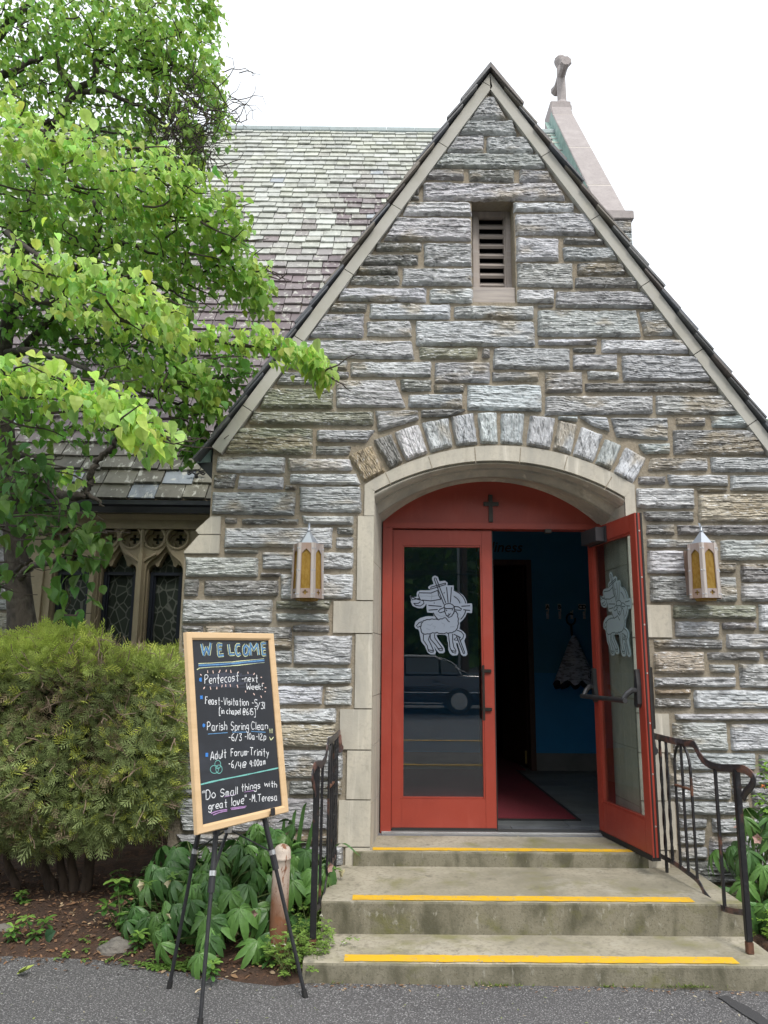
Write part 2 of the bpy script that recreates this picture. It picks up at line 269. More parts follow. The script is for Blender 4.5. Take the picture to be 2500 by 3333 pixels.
def rock_face(mb, quad, tone, seed, y0=0., up=False, amp=1., cell=(.013, .0075), mi=0):
    """one rock-faced stone: quad TL TR BR BL (x, z used); the split face is layered along its grain"""
    TL, TR, BR, BL = [np.asarray(q, float) for q in quad]; r = np.random.default_rng(seed)
    _c = (TL+TR+BR+BL)/4; TL, TR, BR, BL = [q+np.sign(q-_c)*np.array([.005, 0, .0045]) for q in (TL, TR, BR, BL)]
    Lx = max(np.linalg.norm(TR-TL), np.linalg.norm(BR-BL)); Lz = max(np.linalg.norm(TL-BL), np.linalg.norm(TR-BR))
    if up: cell = cell[::-1]
    nx, nz = max(4, int(Lx/cell[0])), max(4, int(Lz/cell[1])); u, v = np.meshgrid(np.linspace(0, 1, nx+1), np.linspace(0, 1, nz+1))
    p = (TL*(1-u)[..., None]+TR*u[..., None])*(1-v)[..., None]+(BL*(1-u)[..., None]+BR*u[..., None])*v[..., None]
    a, b = (v*Lz, u*Lx) if up else (u*Lx, v*Lz)      # a along the grain, b across
    b = b+.05*(fbm(a*3.+seed, b*4., seed, 3)-.5)+r.normal()*.03*a
    dx, dz = np.minimum(u, 1-u)*Lx, np.minimum(v, 1-v)*Lz; d = np.minimum(dx*.8, dz)
    d = d+.012*(fbm(a*14, b*14, seed+5, 3)-.5)
    e = np.clip(d/.02, 0, 1); e = e*(2-e)
    k1, k2 = r.uniform(.03, .055), r.uniform(.012, .02)
    s1 = (b+.05*fbm(a*2.2, b*2.5, seed+1, 3))/k1; s2 = (b+.025*fbm(a*5, b*6, seed+2, 3))/k2
    saw = lambda s: (s-np.floor(s))
    sg = 1 if r.random() < .7 else -1
    h = .034*fbm(a*4.5, b*11, seed+3, 4)+.014*saw(s1*sg)*fbm(a*3, b*6, seed+4, 2)+.007*saw(s2*sg)*(.4+fbm(a*6, b*20, seed+6, 2))+.013*(fbm(a*20, b*60, seed+7, 3)-.5)
    crack = np.clip(1-np.abs(fbm(a*4, b*10, seed+8, 4)-.5)/.018, 0, 1)
    h = .020+amp*(h-.006-.006*crack)
    h = -.012+(h+.012)*e
    P = np.stack([p[..., 0]+(1-e)*.006*(vn(a*40, b*40, seed)-.5), np.full_like(u, y0)-h, p[..., 2]+(1-e)*.006*(vn(a*40, b*40, seed+9)-.5)], -1)
    t = np.array(TONE[tone])*r.uniform(.86, 1.14)*(1+.018*r.normal(size=3))
    C = t*(.72+.56*fbm(a*6, b*22, seed+11, 4))[..., None]
    tan = np.clip((fbm(a*3, b*8, seed+12, 3)-.62)*5, 0, .6)[..., None]; C = C*(1-tan)+np.array([.36, .30, .2])*tan
    mb.grid(P, mi, C.reshape(-1, 3)); return mb
RK = [at(1592, 262, -.01), at(692, 1490, -.01)]
AX = .817; APZ = at(1592, 243, 0)[2]; SLOPE = 1.512       # ridge height of the wall and rake slope
def rakez(x, off=0.): return APZ+off-SLOPE*abs(x-AX)
mb = MB(); sd_ = 100
for t, q in rd(STONES):
    rock_face(mb, q, t, sd_, amp=.35 if t == 's' else 1.); sd_ += 1
for t, q in rd(VOUS):
    rock_face(mb, q, t, sd_, up=True, mi=1); sd_ += 1
fs = mb.build('stone_facing', [MT['stone'], MT['stone_up']], PORCH)
# mortared wall body behind the stones, with the door arch and the louver opening cut through
def arc3(p, q, r):       # circle through three points in (x, z): a function x -> z
    (ax, ay), (bx, by), (cx, cy) = p, q, r; d = 2*(ax*(by-cy)+bx*(cy-ay)+cx*(ay-by))
    ux = ((ax*ax+ay*ay)*(by-cy)+(bx*bx+by*by)*(cy-ay)+(cx*cx+cy*cy)*(ay-by))/d
    uy = ((ax*ax+ay*ay)*(cx-bx)+(bx*bx+by*by)*(ax-cx)+(cx*cx+cy*cy)*(bx-ax))/d
    R = math.hypot(ax-ux, ay-uy); return lambda x: uy+math.sqrt(max(0, R*R-(x-ux)**2))
def xz(x, y, Y=0.): q = at(x, y, Y); return (q[0], q[2])
ARL, ARR = -.040, 1.700                      # door arrises on the wall face
EXT = arc3(xz(1187, 1579), xz(1617, 1452), xz(2063, 1580))      # back of the limestone arch
A1 = arc3(xz(1223, 1597, -.01), xz(1617, 1499, -.01), xz(2026, 1613, -.01))      # first moulding line
FLZ = .355; DY = .5
EXL, EXR = xz(1187, 1579)[0], xz(2063, 1579)[0]
hole = [(ARL, 0.0)]+[(x, A1(x)+.06) for x in np.linspace(ARL, ARR, 24)]+[(ARR, 0.0)]
LV = [xz(1536, 648), xz(1670, 655), xz(1672, 985), xz(1541, 983)]
lx0, lx1, lz0, lz1 = LV[0][0]-.005, LV[1][0]+.005, LV[2][1], LV[0][1]
LEFTX, LEFTX2, KNZ = -1.335, -1.175, xz(600, 1800)[1]
zl, zr = rakez(LEFTX2), rakez(3.2)
outer = [(LEFTX, 0.), (LEFTX, KNZ), (LEFTX2, KNZ+.12), (LEFTX2, zl), (AX, APZ), (3.2, zr), (3.2, 0.)]
outer2 = [(LEFTX, 0.), (LEFTX, KNZ), (LEFTX2, KNZ+.12), (LEFTX2, zl), (AX, APZ), (3.2, zr), (3.2, 0.), (ARR, 0.)]+hole[::-1][1:-1]+[(ARL, 0.)]
fy = lambda y: (lambda p: np.stack([p[:, 0], np.full(len(p), y), p[:, 1]], 1))
mb = MB(); mb.prism(outer2, fy(0), fy(.34), holes=[[(lx0, lz0), (lx1, lz0), (lx1, lz1), (lx0, lz1)]])
mb.box((LEFTX, .34, 0), (LEFTX+.3, 2.6, KNZ)); mb.box((LEFTX2, .34, KNZ), (LEFTX2+.3, 2.6, zl-.05)); mb.box((2.9, .34, 0), (3.2, 5., zr-.05))
mb.build('wall', MT['mortar'], PORCH)
# limestone: quoined jambs, moulded arch, kneeler blocks
lm = MB()
def blk(x0, x1, z0, z1, y0=-.016, y1=.33, j=.004):
    lm.box((x0+j/2, y0+random.uniform(-.002, .002), z0+j/2), (x1-j/2, y1, z1-j/2), c=np.ones(3)*random.uniform(.9, 1.06))
Zl = lambda y: at(1160, y, -.01)[2]; Zr = lambda y: at(2120, y, -.01)[2]
XL = lambda x, y: at(x, y, -.01)[0]
for xo, ya, yb in ((1162, 1679, 1954), (1084, 1956, 2061), (1155, 2063, 2306), (1105, 2308, 2440), (1128, 2442, 2602), (1101, 2604, 2756), (1123, 2758, 2850)):
    blk(XL(xo, (ya+yb)/2), ARL, Zl(yb), Zl(ya))
for xo, ya, yb in ((2096, 1690, 1966), (2186, 1968, 2075), (2118, 2077, 2320), (2181, 2322, 2449), (2167, 2451, 2606), (2200, 2608, 2766), (2180, 2768, 2860)):
    blk(ARR, XL(xo, (ya+yb)/2), Zr(yb), Zr(ya))
zsl, zsr = Zl(1679), Zr(1690)
for (x0, x1, zs) in ((EXL, ARL, zsl), (ARR, EXR, zsr)):
    xo_, xi_ = (x0, x1) if x1 == ARL else (x1, x0); lm.prism([(xo_, zs+.002), (xi_, zs+.002), (xi_, A1(xi_)+.004), (xo_, EXT(xo_)-.001)], fy(-.016), fy(.33))
A2 = arc3(xz(1235, 1625, .06), xz(1617, 1519, .06), xz(2014, 1640, .06))
A3 = arc3(xz(1238, 1660, .2), xz(1610, 1542, .2), xz(1990, 1668, .2))
A4 = arc3(xz(1243, 1692, .44), xz(1602, 1556, .44), xz(1960, 1705, .44))
A5 = arc3(xz(1245, 1712, DY), xz(1597, 1583, DY), xz(1950, 1725, DY))
ZF = [xz(1300, 1714, DY)[1]]
rings = []
def ring(fn, y, x0, x1, off=0.): return np.array([(x, y, fn(x)+off) for x in np.linspace(x0, x1, 64)])
XA = np.linspace(ARL, ARR, 64)
def mr(fa, fb, w, dz, y): prof.append(np.array([(x, y, fa(x)*(1-w)+fb(x)*w+dz) for x in XA]))
prof = [ring(EXT, .1, EXL, EXR), ring(EXT, -.016, EXL, EXR), ring(A1, -.016, ARL, ARR, .0)]
mr(A1, A2, 0, -.002, .022); mr(A1, A2, 0, -.016, .024); mr(A1, A2, 0, -.018, -.006)
for w in np.linspace(.1, 1., 7): mr(A1, A2, w, -.018*(1-w)-.012*math.sin(w*math.pi)*0, -.006+.062*w**2.2)
mr(A2, A3, 0, -.004, .075); mr(A2, A3, 0, .020, .082); mr(A2, A3, 0, .018, .125); mr(A2, A3, .12, -.004, .128)
for w in np.linspace(.2, 1., 7): mr(A2, A3, w, .022*math.sin(w*math.pi), .128+.10*w)
mr(A3, A4, 0, -.010, .236); mr(A3, A4, 0, .016, .245); mr(A3, A4, 0, .014, .29); mr(A3, A4, .12, -.004, .294)
for w in np.linspace(.25, 1., 5): mr(A3, A4, w, 0., .294+.15*w)
prof.append(ring(A5, DY+.1, ARL+.03, ARR-.03, .0))
lm.grid(np.array(prof))
# reveals behind the arrises: splayed blocks with joints
for sx, xa, xb in ((1, ARL, .03), (-1, ARR, 1.672)):
    zs = [.3, .62, .98, 1.3, 1.72, 2.2, 2.62, 2.9]
    for za, zb in zip(zs[:-1], zs[1:]):
        za, zb = za+.002, zb-.002
        x3, x4 = (xa-.2, xa-.2) if sx > 0 else (xa+.2, xa+.2)
        lm.prism([(xa+sx*.001, .012), (xb, DY+.12), (x4, DY+.12), (x3, .012)], lambda p, za=za: np.stack([p[:, 0], p[:, 1], np.full(len(p), za)], 1), lambda p, zb=zb: np.stack([p[:, 0], p[:, 1], np.full(len(p), zb)], 1))
# arch joints: thin dark mortar lines raked across the arch face
jn = lm
for (xa, ya, xb, yb) in ((1255, 1540, 1283, 1600), (1395, 1486, 1415, 1551), (1545, 1456, 1552, 1540), (1695, 1457, 1689, 1540), (1847, 1486, 1830, 1553), (1992, 1552, 1950, 1622)):
    p, q = at(xa, ya, -.0175), at(xb, yb, -.0175); t = (p-q)/np.linalg.norm(p-q); n = np.array([-t[2], 0, t[0]])*.003
    q = p+(q-p)*.62
    jn.add([p-n, p+n, q+n, q-n], [(0, 1, 2, 3)], 1)
# kneeler stones at the left corner
z1, z2, z3 = xz(600, 1682)[1], xz(600, 1742)[1], xz(600, 1803)[1]
lm.build('limestone_surround', [MT['lime'], MT['mortar']], PORCH)
lm = MB()
lm.prism([xz(688, 1682), xz(721, 1682), xz(718, 1741), xz(648, 1741), xz(638, 1728)], fy(-.022), fy(.5))
lm.build('kneeler_stone', MT['lime'], PORCH, bevel=.004); lm = MB()
lm.prism([xz(649, 1743), xz(718, 1743), xz(715, 1803), xz(600, 1803), xz(602, 1795)], fy(-.024), fy(.5))
lm.build('kneeler_stone', MT['lime'], PORCH, bevel=.004)
# rake trim
rk = MB()
for sg in (-1, 1):
    Ls = 3.64 if sg < 0 else 4.2; d = np.array([sg/math.hypot(1, SLOPE), 0, -SLOPE/math.hypot(1, SLOPE)]); nrm = np.array([sg*SLOPE, 0, 1])/math.hypot(1, SLOPE)
    cuts = [0.]+([.12] if sg < 0 else [])+list(np.arange(.75, Ls, .63)+(.08 if sg > 0 else 0))+[Ls]
    for a, b in zip(cuts[:-1], cuts[1:]):
        a += .003; b -= .003; o = np.array([AX, 0, APZ])
        c4 = [o+d*a-nrm*.095, o+d*b-nrm*.095, o+d*b-nrm*.015, o+d*a-nrm*.015]
        if a < .01: c4[0] = np.array([AX+sg*.0015, 0, APZ-.095*math.hypot(1, SLOPE)]); c4[3] = np.array([AX+sg*.0015, 0, APZ-.015*math.hypot(1, SLOPE)])
        rk.add([p+np.array([0, -.05, 0]) for p in c4]+[p+np.array([0, .3, 0]) for p in c4], [(0, 1, 2, 3), (7, 6, 5, 4), (0, 4, 5, 1), (1, 5, 6, 2), (2, 6, 7, 3), (3, 7, 4, 0)])
rk.build('rake_trim', MT['rake'], PORCH)
# slated porch roof: every slate a thin slab, stepped edges show along the rakes
MT['slate_dark'] = mat('porch_slate', (1, 1, 1), .55, spots=[(7., 5, (.5, .5, .5), .45, .7, .6, 'MULTIPLY')], bump=[(30., .4, .01)], attr=True)
rs = MB()
for sg in (-1, 1):
    d = np.array([sg/math.hypot(1, SLOPE), 0, -SLOPE/math.hypot(1, SLOPE)]); nrm = np.array([sg*SLOPE, 0, 1])/math.hypot(1, SLOPE)
    o = np.array([AX, 0, APZ])
    e = .2
    for k in range(18 if sg < 0 else 21):
        y = -.085+random.uniform(-.02, .01); first = True
        while y < 4.6:
            w = random.uniform(.2, .32) if not first else random.uniform(.1, .3); first = False
            tl = .012+random.uniform(-.002, .004)
            a0, a1 = k*e-.0, k*e+e*1.9+random.uniform(-.02, .02)
            lift0, lift1 = -.008, .020+random.uniform(-.003, .004)
            P = [o+d*a0+nrm*lift0, o+d*a1+nrm*lift1, o+d*a1+nrm*(lift1+tl), o+d*a0+nrm*(lift0+tl)]
            if k == 0: P[0] = o+np.array([0, 0, -.01]); P[3] = o+np.array([0, 0, .035])
            c = random.choice([(.10, .105, .115), (.12, .125, .13), (.16, .145, .125), (.09, .10, .12), (.13, .115, .11)])
            V = [p+np.array([0, y+.002, 0]) for p in P]+[p+np.array([0, y+w-.002, 0]) for p in P]
            rs.add(V, [(0, 1, 2, 3), (7, 6, 5, 4), (0, 4, 5, 1), (1, 5, 6, 2), (2, 6, 7, 3), (3, 7, 4, 0)], 0, c); y += w
rs.build('slate_roof', MT['slate_dark'], PORCH)
# louvered vent
MT['wood_grey'] = mat('weathered_wood', (.40, .355, .32), .8, spots=[((30, 30, 2.5), 5, (.24, .215, .205), .4, .7, .8), ((4, 4, 40), 4, (.45, .43, .44), .5, .75, .5)], bump=[((60, 60, 6), .4, .004)])
MT['wood_grey_h'] = mat('weathered_slat_wood', (.40, .36, .325), .8, spots=[((2.5, 30, 40), 5, (.22, .20, .195), .4, .7, .8)], bump=[((6, 60, 60), .4, .004)])
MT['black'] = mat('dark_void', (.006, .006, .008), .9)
vt = MB(); yv = .15
vx0, vz0 = xz(1541, 960, yv); vx1, vz1 = xz(1662, 690, yv)[0], xz(1600, 688, yv)[1]
fw = .042
vt.box((vx0, yv, vz0), (vx0+fw, yv+.05, vz1)); vt.box((vx1-fw, yv, vz0), (vx1, yv+.05, vz1)); vt.box((vx0+fw, yv+.002, vz1-fw), (vx1-fw, yv+.05, vz1))
vt.box((vx0+fw*.55, yv+.02, vz0), (vx0+fw+.012, yv+.09, vz1-.02)); vt.box((vx1-fw-.012, yv+.02, vz0), (vx1-fw*.55, yv+.09, vz1-.02))
v_ = vt.build('louver_frame', MT['wood_grey'], PORCH, bevel=.003)
MB().box((lx0+.001, .02, lz0+.002), (lx1-.001, yv+.1, vz0-.002)).build('louver_sill', MT['wood_grey_h'], PORCH, bevel=.004)
ns = 8; sl = MB()
zz = np.linspace(vz1-fw-.05, vz0+.03, ns)
for z in zz:
    R = Matrix.Rotation(math.radians(42), 3, 'X')
    b_ = MB().box((vx0+fw+.01, -.045, -.011), (vx1-fw-.01, .045, .011), R=R, o=(0, yv+.062, z)).build('louver_slat', MT['wood_grey_h'], v_)
MB().box((vx0, yv+.13, vz0-.02), (vx1, yv+.14, vz1+.02)).build('louver_dark_sheet', MT['black'], PORCH)  # black sheet standing in for the unlit space behind the slats
lr = MB()       # stone reveals of the louver opening
lr.box((lx0-.1, .01, lz0-.05), (lx0+.003, .33, lz1)); lr.box((lx1-.003, .01, lz0-.05), (lx1+.1, .33, lz1)); lr.box((lx0-.1, .01, lz1-.003), (lx1+.1, .33, lz1+.06)); lr.build('louver_reveal', MT['mortar'], PORCH)
# ---------------------------------------------------------------- red doors
MT['red'] = mat('red_paint', (.30, .045, .028), .42, spots=[(3., 4, (.235, .036, .025), .45, .7, .7), (40., 4, (.37, .075, .05), .62, .75, .5), ((9, 9, 2), 5, (.34, .065, .045), .56, .72, .6)], bump=[(60., .12, .002)], rvar=.08)
MT['rubber'] = mat('black_rubber', (.012, .012, .012), .7)
MT['bronze'] = mat('dark_bronze', (.035, .031, .028), .38, metal=.5, spots=[(20., 4, (.07, .06, .05), .5, .75, .6)])
MT['alu'] = mat('aluminium', (.62, .63, .64), .32, metal=.9, spots=[((6, 40, 40), 4, (.4, .4, .4), .5, .7, .6)])
MT['glass'] = glassmat('door_glass', (.82, .86, .86), 2.3)
MT['screw'] = mat('screw_head', (.6, .5, .45), .4, metal=.7)
def film(name, col, op):
    m = bpy.data.materials.new(name); m.use_nodes = True; nt = m.node_tree; N = nt.nodes; N.clear()
    out = N.new('ShaderNodeOutputMaterial'); tr = N.new('ShaderNodeBsdfTransparent'); df = N.new('ShaderNodeBsdfDiffuse'); tl = N.new('ShaderNodeBsdfTranslucent')
    df.inputs[0].default_value = (*col, 1); tl.inputs[0].default_value = (*col, 1)
    a = N.new('ShaderNodeMixShader'); a.inputs[0].default_value = .35; b = N.new('ShaderNodeMixShader'); b.inputs[0].default_value = op
    L(nt, df.outputs[0], a.inputs[1]); L(nt, tl.outputs[0], a.inputs[2]); L(nt, tr.outputs[0], b.inputs[1]); L(nt, a.outputs[0], b.inputs[2]); L(nt, b.outputs[0], out.inputs[0]); return m
MT['film'] = film('frosted_film', (.36, .42, .52), .9); MT['film2'] = film('frosted_film_lit', (.50, .60, .64), .55)  # one film twice: the open leaf's brighter light is put into its colour
MT['line'] = mat('film_dark_stroke', (.012, .014, .022), .3); MT['line2'] = film('film_dim_stroke', (.10, .125, .13), .85); MT['shade'] = film('frosted_film_thin', (.30, .35, .42), .9)  # dark strokes on the film, painted for the dim space behind its clear lines
SIL = [(750,378),(790,395),(812,455),(885,445),(920,475),(915,508),(1000,508),(998,578),(1060,595),(1110,625),(1145,665),(1168,710),(1174,746),(1240,745),(1245,810),(1240,872),(1172,868),(1155,915),(1125,955),(1078,1000),(1080,1040),(1072,1080),(1120,1110),(1155,1150),(1158,1190),(1137,1235),(1175,1380),(1180,1410),(1160,1438),(1125,1438),(1095,1415),(1050,1270),(1030,1265),(1035,1300),(1058,1370),(1060,1400),(1045,1428),(985,1432),(950,1408),(925,1350),(930,1290),(915,1230),(912,1180),(890,1160),(800,1155),(770,1162),(790,1210),(850,1290),(880,1340),(883,1380),(860,1402),(805,1400),(780,1370),(732,1300),(745,1330),(765,1380),(755,1415),(690,1415),(655,1390),(620,1310),(570,1245),(558,1180),(545,1110),(530,1085),(495,1075),(480,1040),(495,985),(560,935),(650,912),(738,915),(725,870),(650,865),(640,810),(640,745),(620,780),(590,808),(530,808),(460,780),(430,715),(442,712),(420,640),(460,660),(500,660),(515,650),(510,615),(525,585),(560,572),(680,572),(700,565),(665,550),(665,525),(690,505),(735,490),(712,420),(720,395)]
def arcp(cx, cy, r, a0, a1, n=14): return [(cx+r*math.cos(math.radians(a)), cy-r*math.sin(math.radians(a))) for a in np.linspace(a0, a1, n)]
def scal(P, amp=9, n=6):      # scalloped wool line
    out = []
    for (a, b) in zip(P[:-1], P[1:]):
        d = np.array(b)-np.array(a); Ld = np.hypot(*d); nn = np.array([d[1], -d[0]])/Ld
        for k in range(n): out.append(tuple(np.array(a)+d*k/n+nn*amp*math.sin(k/n*math.pi)))
    return out+[P[-1]]
LINES = [[(742,425),(870,758)],[(742,425),(748,409),(766,413),(895,738)],[(700,530),(890,477)],[(703,556),(890,497)],[(703,530),(693,545),(703,556)],[(888,477),(896,487),(888,497)],
 [(535,640),(545,605),(700,608),(790,572)],[(580,700),(700,712),(832,690)],[(790,575),(800,640),(832,690)],[(535,640),(560,700),(600,710),(607,745),(560,780),(500,772),(470,745)],[(430,650),(455,700),(480,690),(545,680)],[(430,650),(520,690),(560,700)],[(470,745),(530,745),(560,722)],
 arcp(940,790,222,12,70),arcp(940,790,222,-12,-48),arcp(940,790,222,200,228),arcp(940,790,150,18,66,8),[(905,530),(925,735)],[(970,530),(955,735)],[(1100,782),(1215,775)],[(1125,828),(1215,838)],[(665,770),(840,785)],[(668,833),(790,825)],[(865,610),(882,603)],[(738,742),(748,738)],
 [(880,805),(880,850),(900,900),(935,930),(970,915),(1000,870),(1010,820),(1003,790)],scal([(878,803),(878,765),(915,750),(960,750),(1002,785),(1003,803),(940,812),(878,803)],5,4),[(870,800),(820,820),(795,850),(820,868),(878,850)],[(1005,785),(1060,790),(1105,820),(1090,835),(1012,830)],[(893,828),(912,842)],[(972,834),(992,824)],[(925,880),(940,892),(957,878)],[(940,890),(935,908),(915,905)],
 scal([(895,935),(850,950),(800,962),(740,955),(680,960),(620,970),(590,990),(570,1040),(570,1090),(590,1140),(650,1145),(720,1130),(780,1125),(840,1140),(900,1130),(950,1130),(1000,1115),(1035,1085),(1050,1040),(1055,980),(1050,920),(1040,870),(1012,850)],-8,5),[(895,935),(925,975),(945,990)],
 [(580,985),(540,1000),(508,1040),(525,1060),(562,1045)],[(600,1155),(600,1230),(650,1300),(665,1370),(695,1388),(730,1385),(735,1370),(700,1290),(665,1220),(690,1150)],[(690,1160),(690,1210),(760,1290),(800,1350),(822,1370),(850,1365),(850,1335),(800,1270),(750,1200),(745,1150)],[(930,1145),(940,1240),(950,1330),(985,1390),(1025,1400),(1030,1370),(1000,1320),(985,1240),(985,1145)],[(665,1355),(730,1368)],[(800,1340),(850,1340)],[(960,1365),(1025,1375)],
 [(1040,1095),(1100,1120),(1132,1160),(1120,1200),(1085,1235)],[(1000,1150),(1060,1180),(1092,1195)],[(1035,1175),(1125,1400),(1135,1410),(1147,1400),(1065,1185)],[(1005,1215),(1040,1190),(1050,1232),(1005,1225),(1005,1215)]]
SHADE = [[(650,1020),(690,1035),(720,1010)],[(740,1080),(760,1050),(720,1040)],[(840,1000),(880,1020),(870,1050)],[(950,1055),(1010,1050)],[(640,1075),(690,1095)],[(560,650),(640,645),(700,655),(790,640)],[(705,610),(712,650),(700,705)],[(985,640),(1060,660),(1105,740)],[(760,880),(830,915),(890,910)],[(1060,880),(1090,890),(1070,960)]]
def ribbon(mb, P, w, f, mi=0, c=(1, 1, 1), wj=0.):      # flat stroke along a 2-D polyline; f maps 2-D to 3-D
    P = np.asarray(P, float); T = np.gradient(P, axis=0); T /= np.linalg.norm(T, axis=1)[:, None]+1e-9
    Nn = np.stack([-T[:, 1], T[:, 0]], 1); ww = w*(1+wj*RNG.normal(size=len(P)))[:, None]
    A, B = f(P+Nn*ww/2), f(P-Nn*ww/2); mb.grid(np.stack([A, B], 1), mi, c); return mb
LW = .745
def leaf_door(hinge, ang, side):
    """hinge (x, y); u runs from the hinge to the free edge; n is the outside normal"""
    cu, su = math.cos(ang), math.sin(ang); u_ = np.array([cu, su, 0]); n_ = np.array([su, -cu, 0])*(1 if side == 'L' else -1); H = np.array([hinge[0], hinge[1], 0.])
    def T(V): V = np.asarray(V, float); return H+V[:, :1]*u_+V[:, 1:2]*n_+V[:, 2:3]*np.array([0, 0, 1.])
    def bx(mb, lo, hi, mi=0):
        t = MB().box(lo, hi); mb.add(T(t.v[0]), t.f, mi)
    z0, z1 = .372, 2.508; st, tr, br = .072, .118, .205; d = MB()
    bx(d, (0, -.045, z0), (st, 0, z1)); bx(d, (LW-st-.006, -.045, z0), (LW, 0, z1)); bx(d, (st, -.044, z1-tr), (LW-st-.006, -.001, z1)); bx(d, (st, -.044, z0), (LW-st-.006, -.001, z0+br))
    for (a, b) in (((st, -.038, z0+br), (st+.012, -.006, z1-tr)), ((LW-st-.018, -.038, z0+br), (LW-st-.006, -.006, z1-tr)), ((st+.012, -.038, z1-tr-.012), (LW-st-.018, -.006, z1-tr)), ((st+.012, -.038, z0+br), (LW-st-.018, -.006, z0+br+.012))): bx(d, a, b)
    lab = None
    o = d.build('door', MT['red'], PORCH, bevel=.002)
    g = MB(); bx(g, (st+.004, -.024, z0+br+.004), (LW-st-.01, -.020, z1-tr-.004)); g.build('glass_pane', MT['glass'], o)
    sw = MB(); bx(sw, (.004, -.05, z0-.02), (LW-.004, .008, z0+.012)); bx(sw, (LW, -.034, z0), (LW+.006, -.026, z1)); bx(sw, (LW, -.008, z0), (LW+.006, .004, z1)); sw.build('weather_strip', MT['rubber'], o)
    # lamb emblem on the glass: crop pixels -> leaf coordinates
    S = .24714; pxs = 1278.3
    def E2(P, dn):
        P = np.asarray(P, float); px, py = 1230+P[:, 0]*S, 1780+P[:, 1]*S
        V = np.array([at(a, b, DY+.02) for a, b in zip(px, py)]); return T(np.stack([V[:, 0]-.1, np.full(len(P), dn), V[:, 2]], 1))
    e = MB(); e.prism(SIL, lambda p: E2(p, -.0196+.0012), lambda p: E2(p, -.0196+.0006), 0)
    dn = [-.0176] if side == 'L' else [-.0176, -.0246]
    for q in dn:
        for l in LINES: ribbon(e, l, 12.5, lambda p: E2(p, q), 1)
        for l in SHADE: ribbon(e, l, 12, lambda p: E2(p, q-.0004 if q > -.02 else q+.0003), 2)
    if side == 'R': e.prism(SIL, lambda p: E2(p, -.0246+.0004), lambda p: E2(p, -.0246+.0007), 0)
    e.build('lamb_emblem', [MT['film'], MT['line'], MT['shade']] if side == 'L' else [MT['film2'], MT['line2'], MT['shade']], o)
    # outside pull: flat bronze bar on two brackets
    h = MB(); za, zb = at(1570, 2165, .45)[2], at(1570, 2345, .45)[2]; zm0, zm1 = at(1570, 2184, .45)[2], at(1570, 2310, .45)[2]
    uc = LW-.045
    bx(h, (uc-.052, .045, zb-.0), (uc-.034, .065, za)); bx(h, (uc-.05, .001, zm0-.012), (uc+.022, .02, zm0+.012)); bx(h, (uc-.05, .001, zm1-.012), (uc+.022, .02, zm1+.012)); bx(h, (uc-.05, .02, zm0-.012), (uc-.036, .047, zm0+.012)); bx(h, (uc-.05, .02, zm1-.012), (uc-.036, .047, zm1+.012))
    h.build('pull_handle', MT['bronze'], o, bevel=.003)
    if side == 'R':
        # push bar on the inside face
        p = MB(); zb = 1.36
        for uu, q in ((.052, -1), (LW-.05, 1)):
            pl = [(-.055, -.11), (.0, -.125), (.028, -.10), (.034, .02), (.016, .115), (-.018, .11), (-.03, .0)]
            pl = [(a*(1 if q > 0 else -1), b) for a, b in pl]; pl = [(uu+a*.62, zb+.02+b) for a, b in pl]
            p.prism(pl, lambda P: T(np.stack([P[:, 0], np.full(len(P), -.046), P[:, 1]], 1)), lambda P: T(np.stack([P[:, 0], np.full(len(P), -.075), P[:, 1]], 1)))
            arm = T(np.array([(uu, -.07, zb), (uu+.0, -.10, zb+.004), (uu-q*.012, -.13, zb-.02), (uu-q*.02, -.15, zb-.05), (uu-q*.022, -.155, zb-.065)])); p.tube(arm, [.018, .019, .018, .016, .017], 8)
        bar = T(np.array([(.04, -.155, zb-.062), (LW-.04, -.155, zb-.062)])); p.tube(bar, .0165, 12)
        p.build('push_bar', MT['pushbar'], o, smooth=False)
        c = MB(); bx(c, (.03, -.050, z1-.135), (.33, -.045, z1-.012)); bx(c, (.045, -.115, z1-.125), (.30, -.05, z1-.022)); c.build('door_closer', MT['closer'], o, bevel=.008)
        a = MB(); A0 = T(np.array([(.17, -.085, z1-.012)]))[0]; A1_ = np.array([1.32, .45, 2.50]); A2_ = np.array([1.26, .47, 2.515])
        a.tube([A0, A0+[0, 0, .012], A1_], .007, 6, flat=(1.4, .5, (0, 0, 1))); a.build('closer_arm', MT['alu'], o); MB().box((1.24, .455, 2.485), (1.29, .50, 2.514)).build('arm_bracket', MT['bronze'], o, bevel=.004)
        for zz in np.linspace(z0+.18, z1-.12, 7):
            s = MB(); cpt = T(np.array([(LW+.001, -.017, zz)]))[0]; s.lathe([(0, .002), (.005, .002), (.006, 0)], 8)
            V = s.v.pop(); V = V[:, [0, 2, 1]]; s.v.append(np.array([cpt+u_*v[1]+n_*v[0]+np.array([0, 0, v[2]]) for v in V])); s.build('edge_screw', MT['screw'], o)
    return o
MT['pushbar'] = mat('push_bar_black', (.03, .031, .034), .35, coat=.3, spots=[(15., 4, (.05, .05, .052), .5, .7, .6)]); MT['closer'] = mat('closer_cover', (.05, .05, .055), .4, metal=.3)
dl = leaf_door((.100, DY+.0), 0., 'L'); dl['label'] = 'closed left door leaf reflecting a dark car'
OPEN = math.radians(279)
dr = leaf_door((1.606, DY-.01), OPEN, 'R'); dr['label'] = 'right door leaf standing open with push bar'
fr = MB()
fr.box((.022, DY-.035, .35), (.097, DY+.08, 2.515)); fr.box((1.609, DY-.035, .35), (1.69, DY+.08, 2.515)); fr.box((.022, DY-.03, 2.515), (1.69, DY+.08, 2.562))
fr.box((.097, DY+.05, .35), (.108, DY+.078, 2.515)); fr.box((1.598, DY+.05, .35), (1.609, DY+.078, 2.515))
fr.build('door_frame', MT['red'], PORCH, bevel=.003)
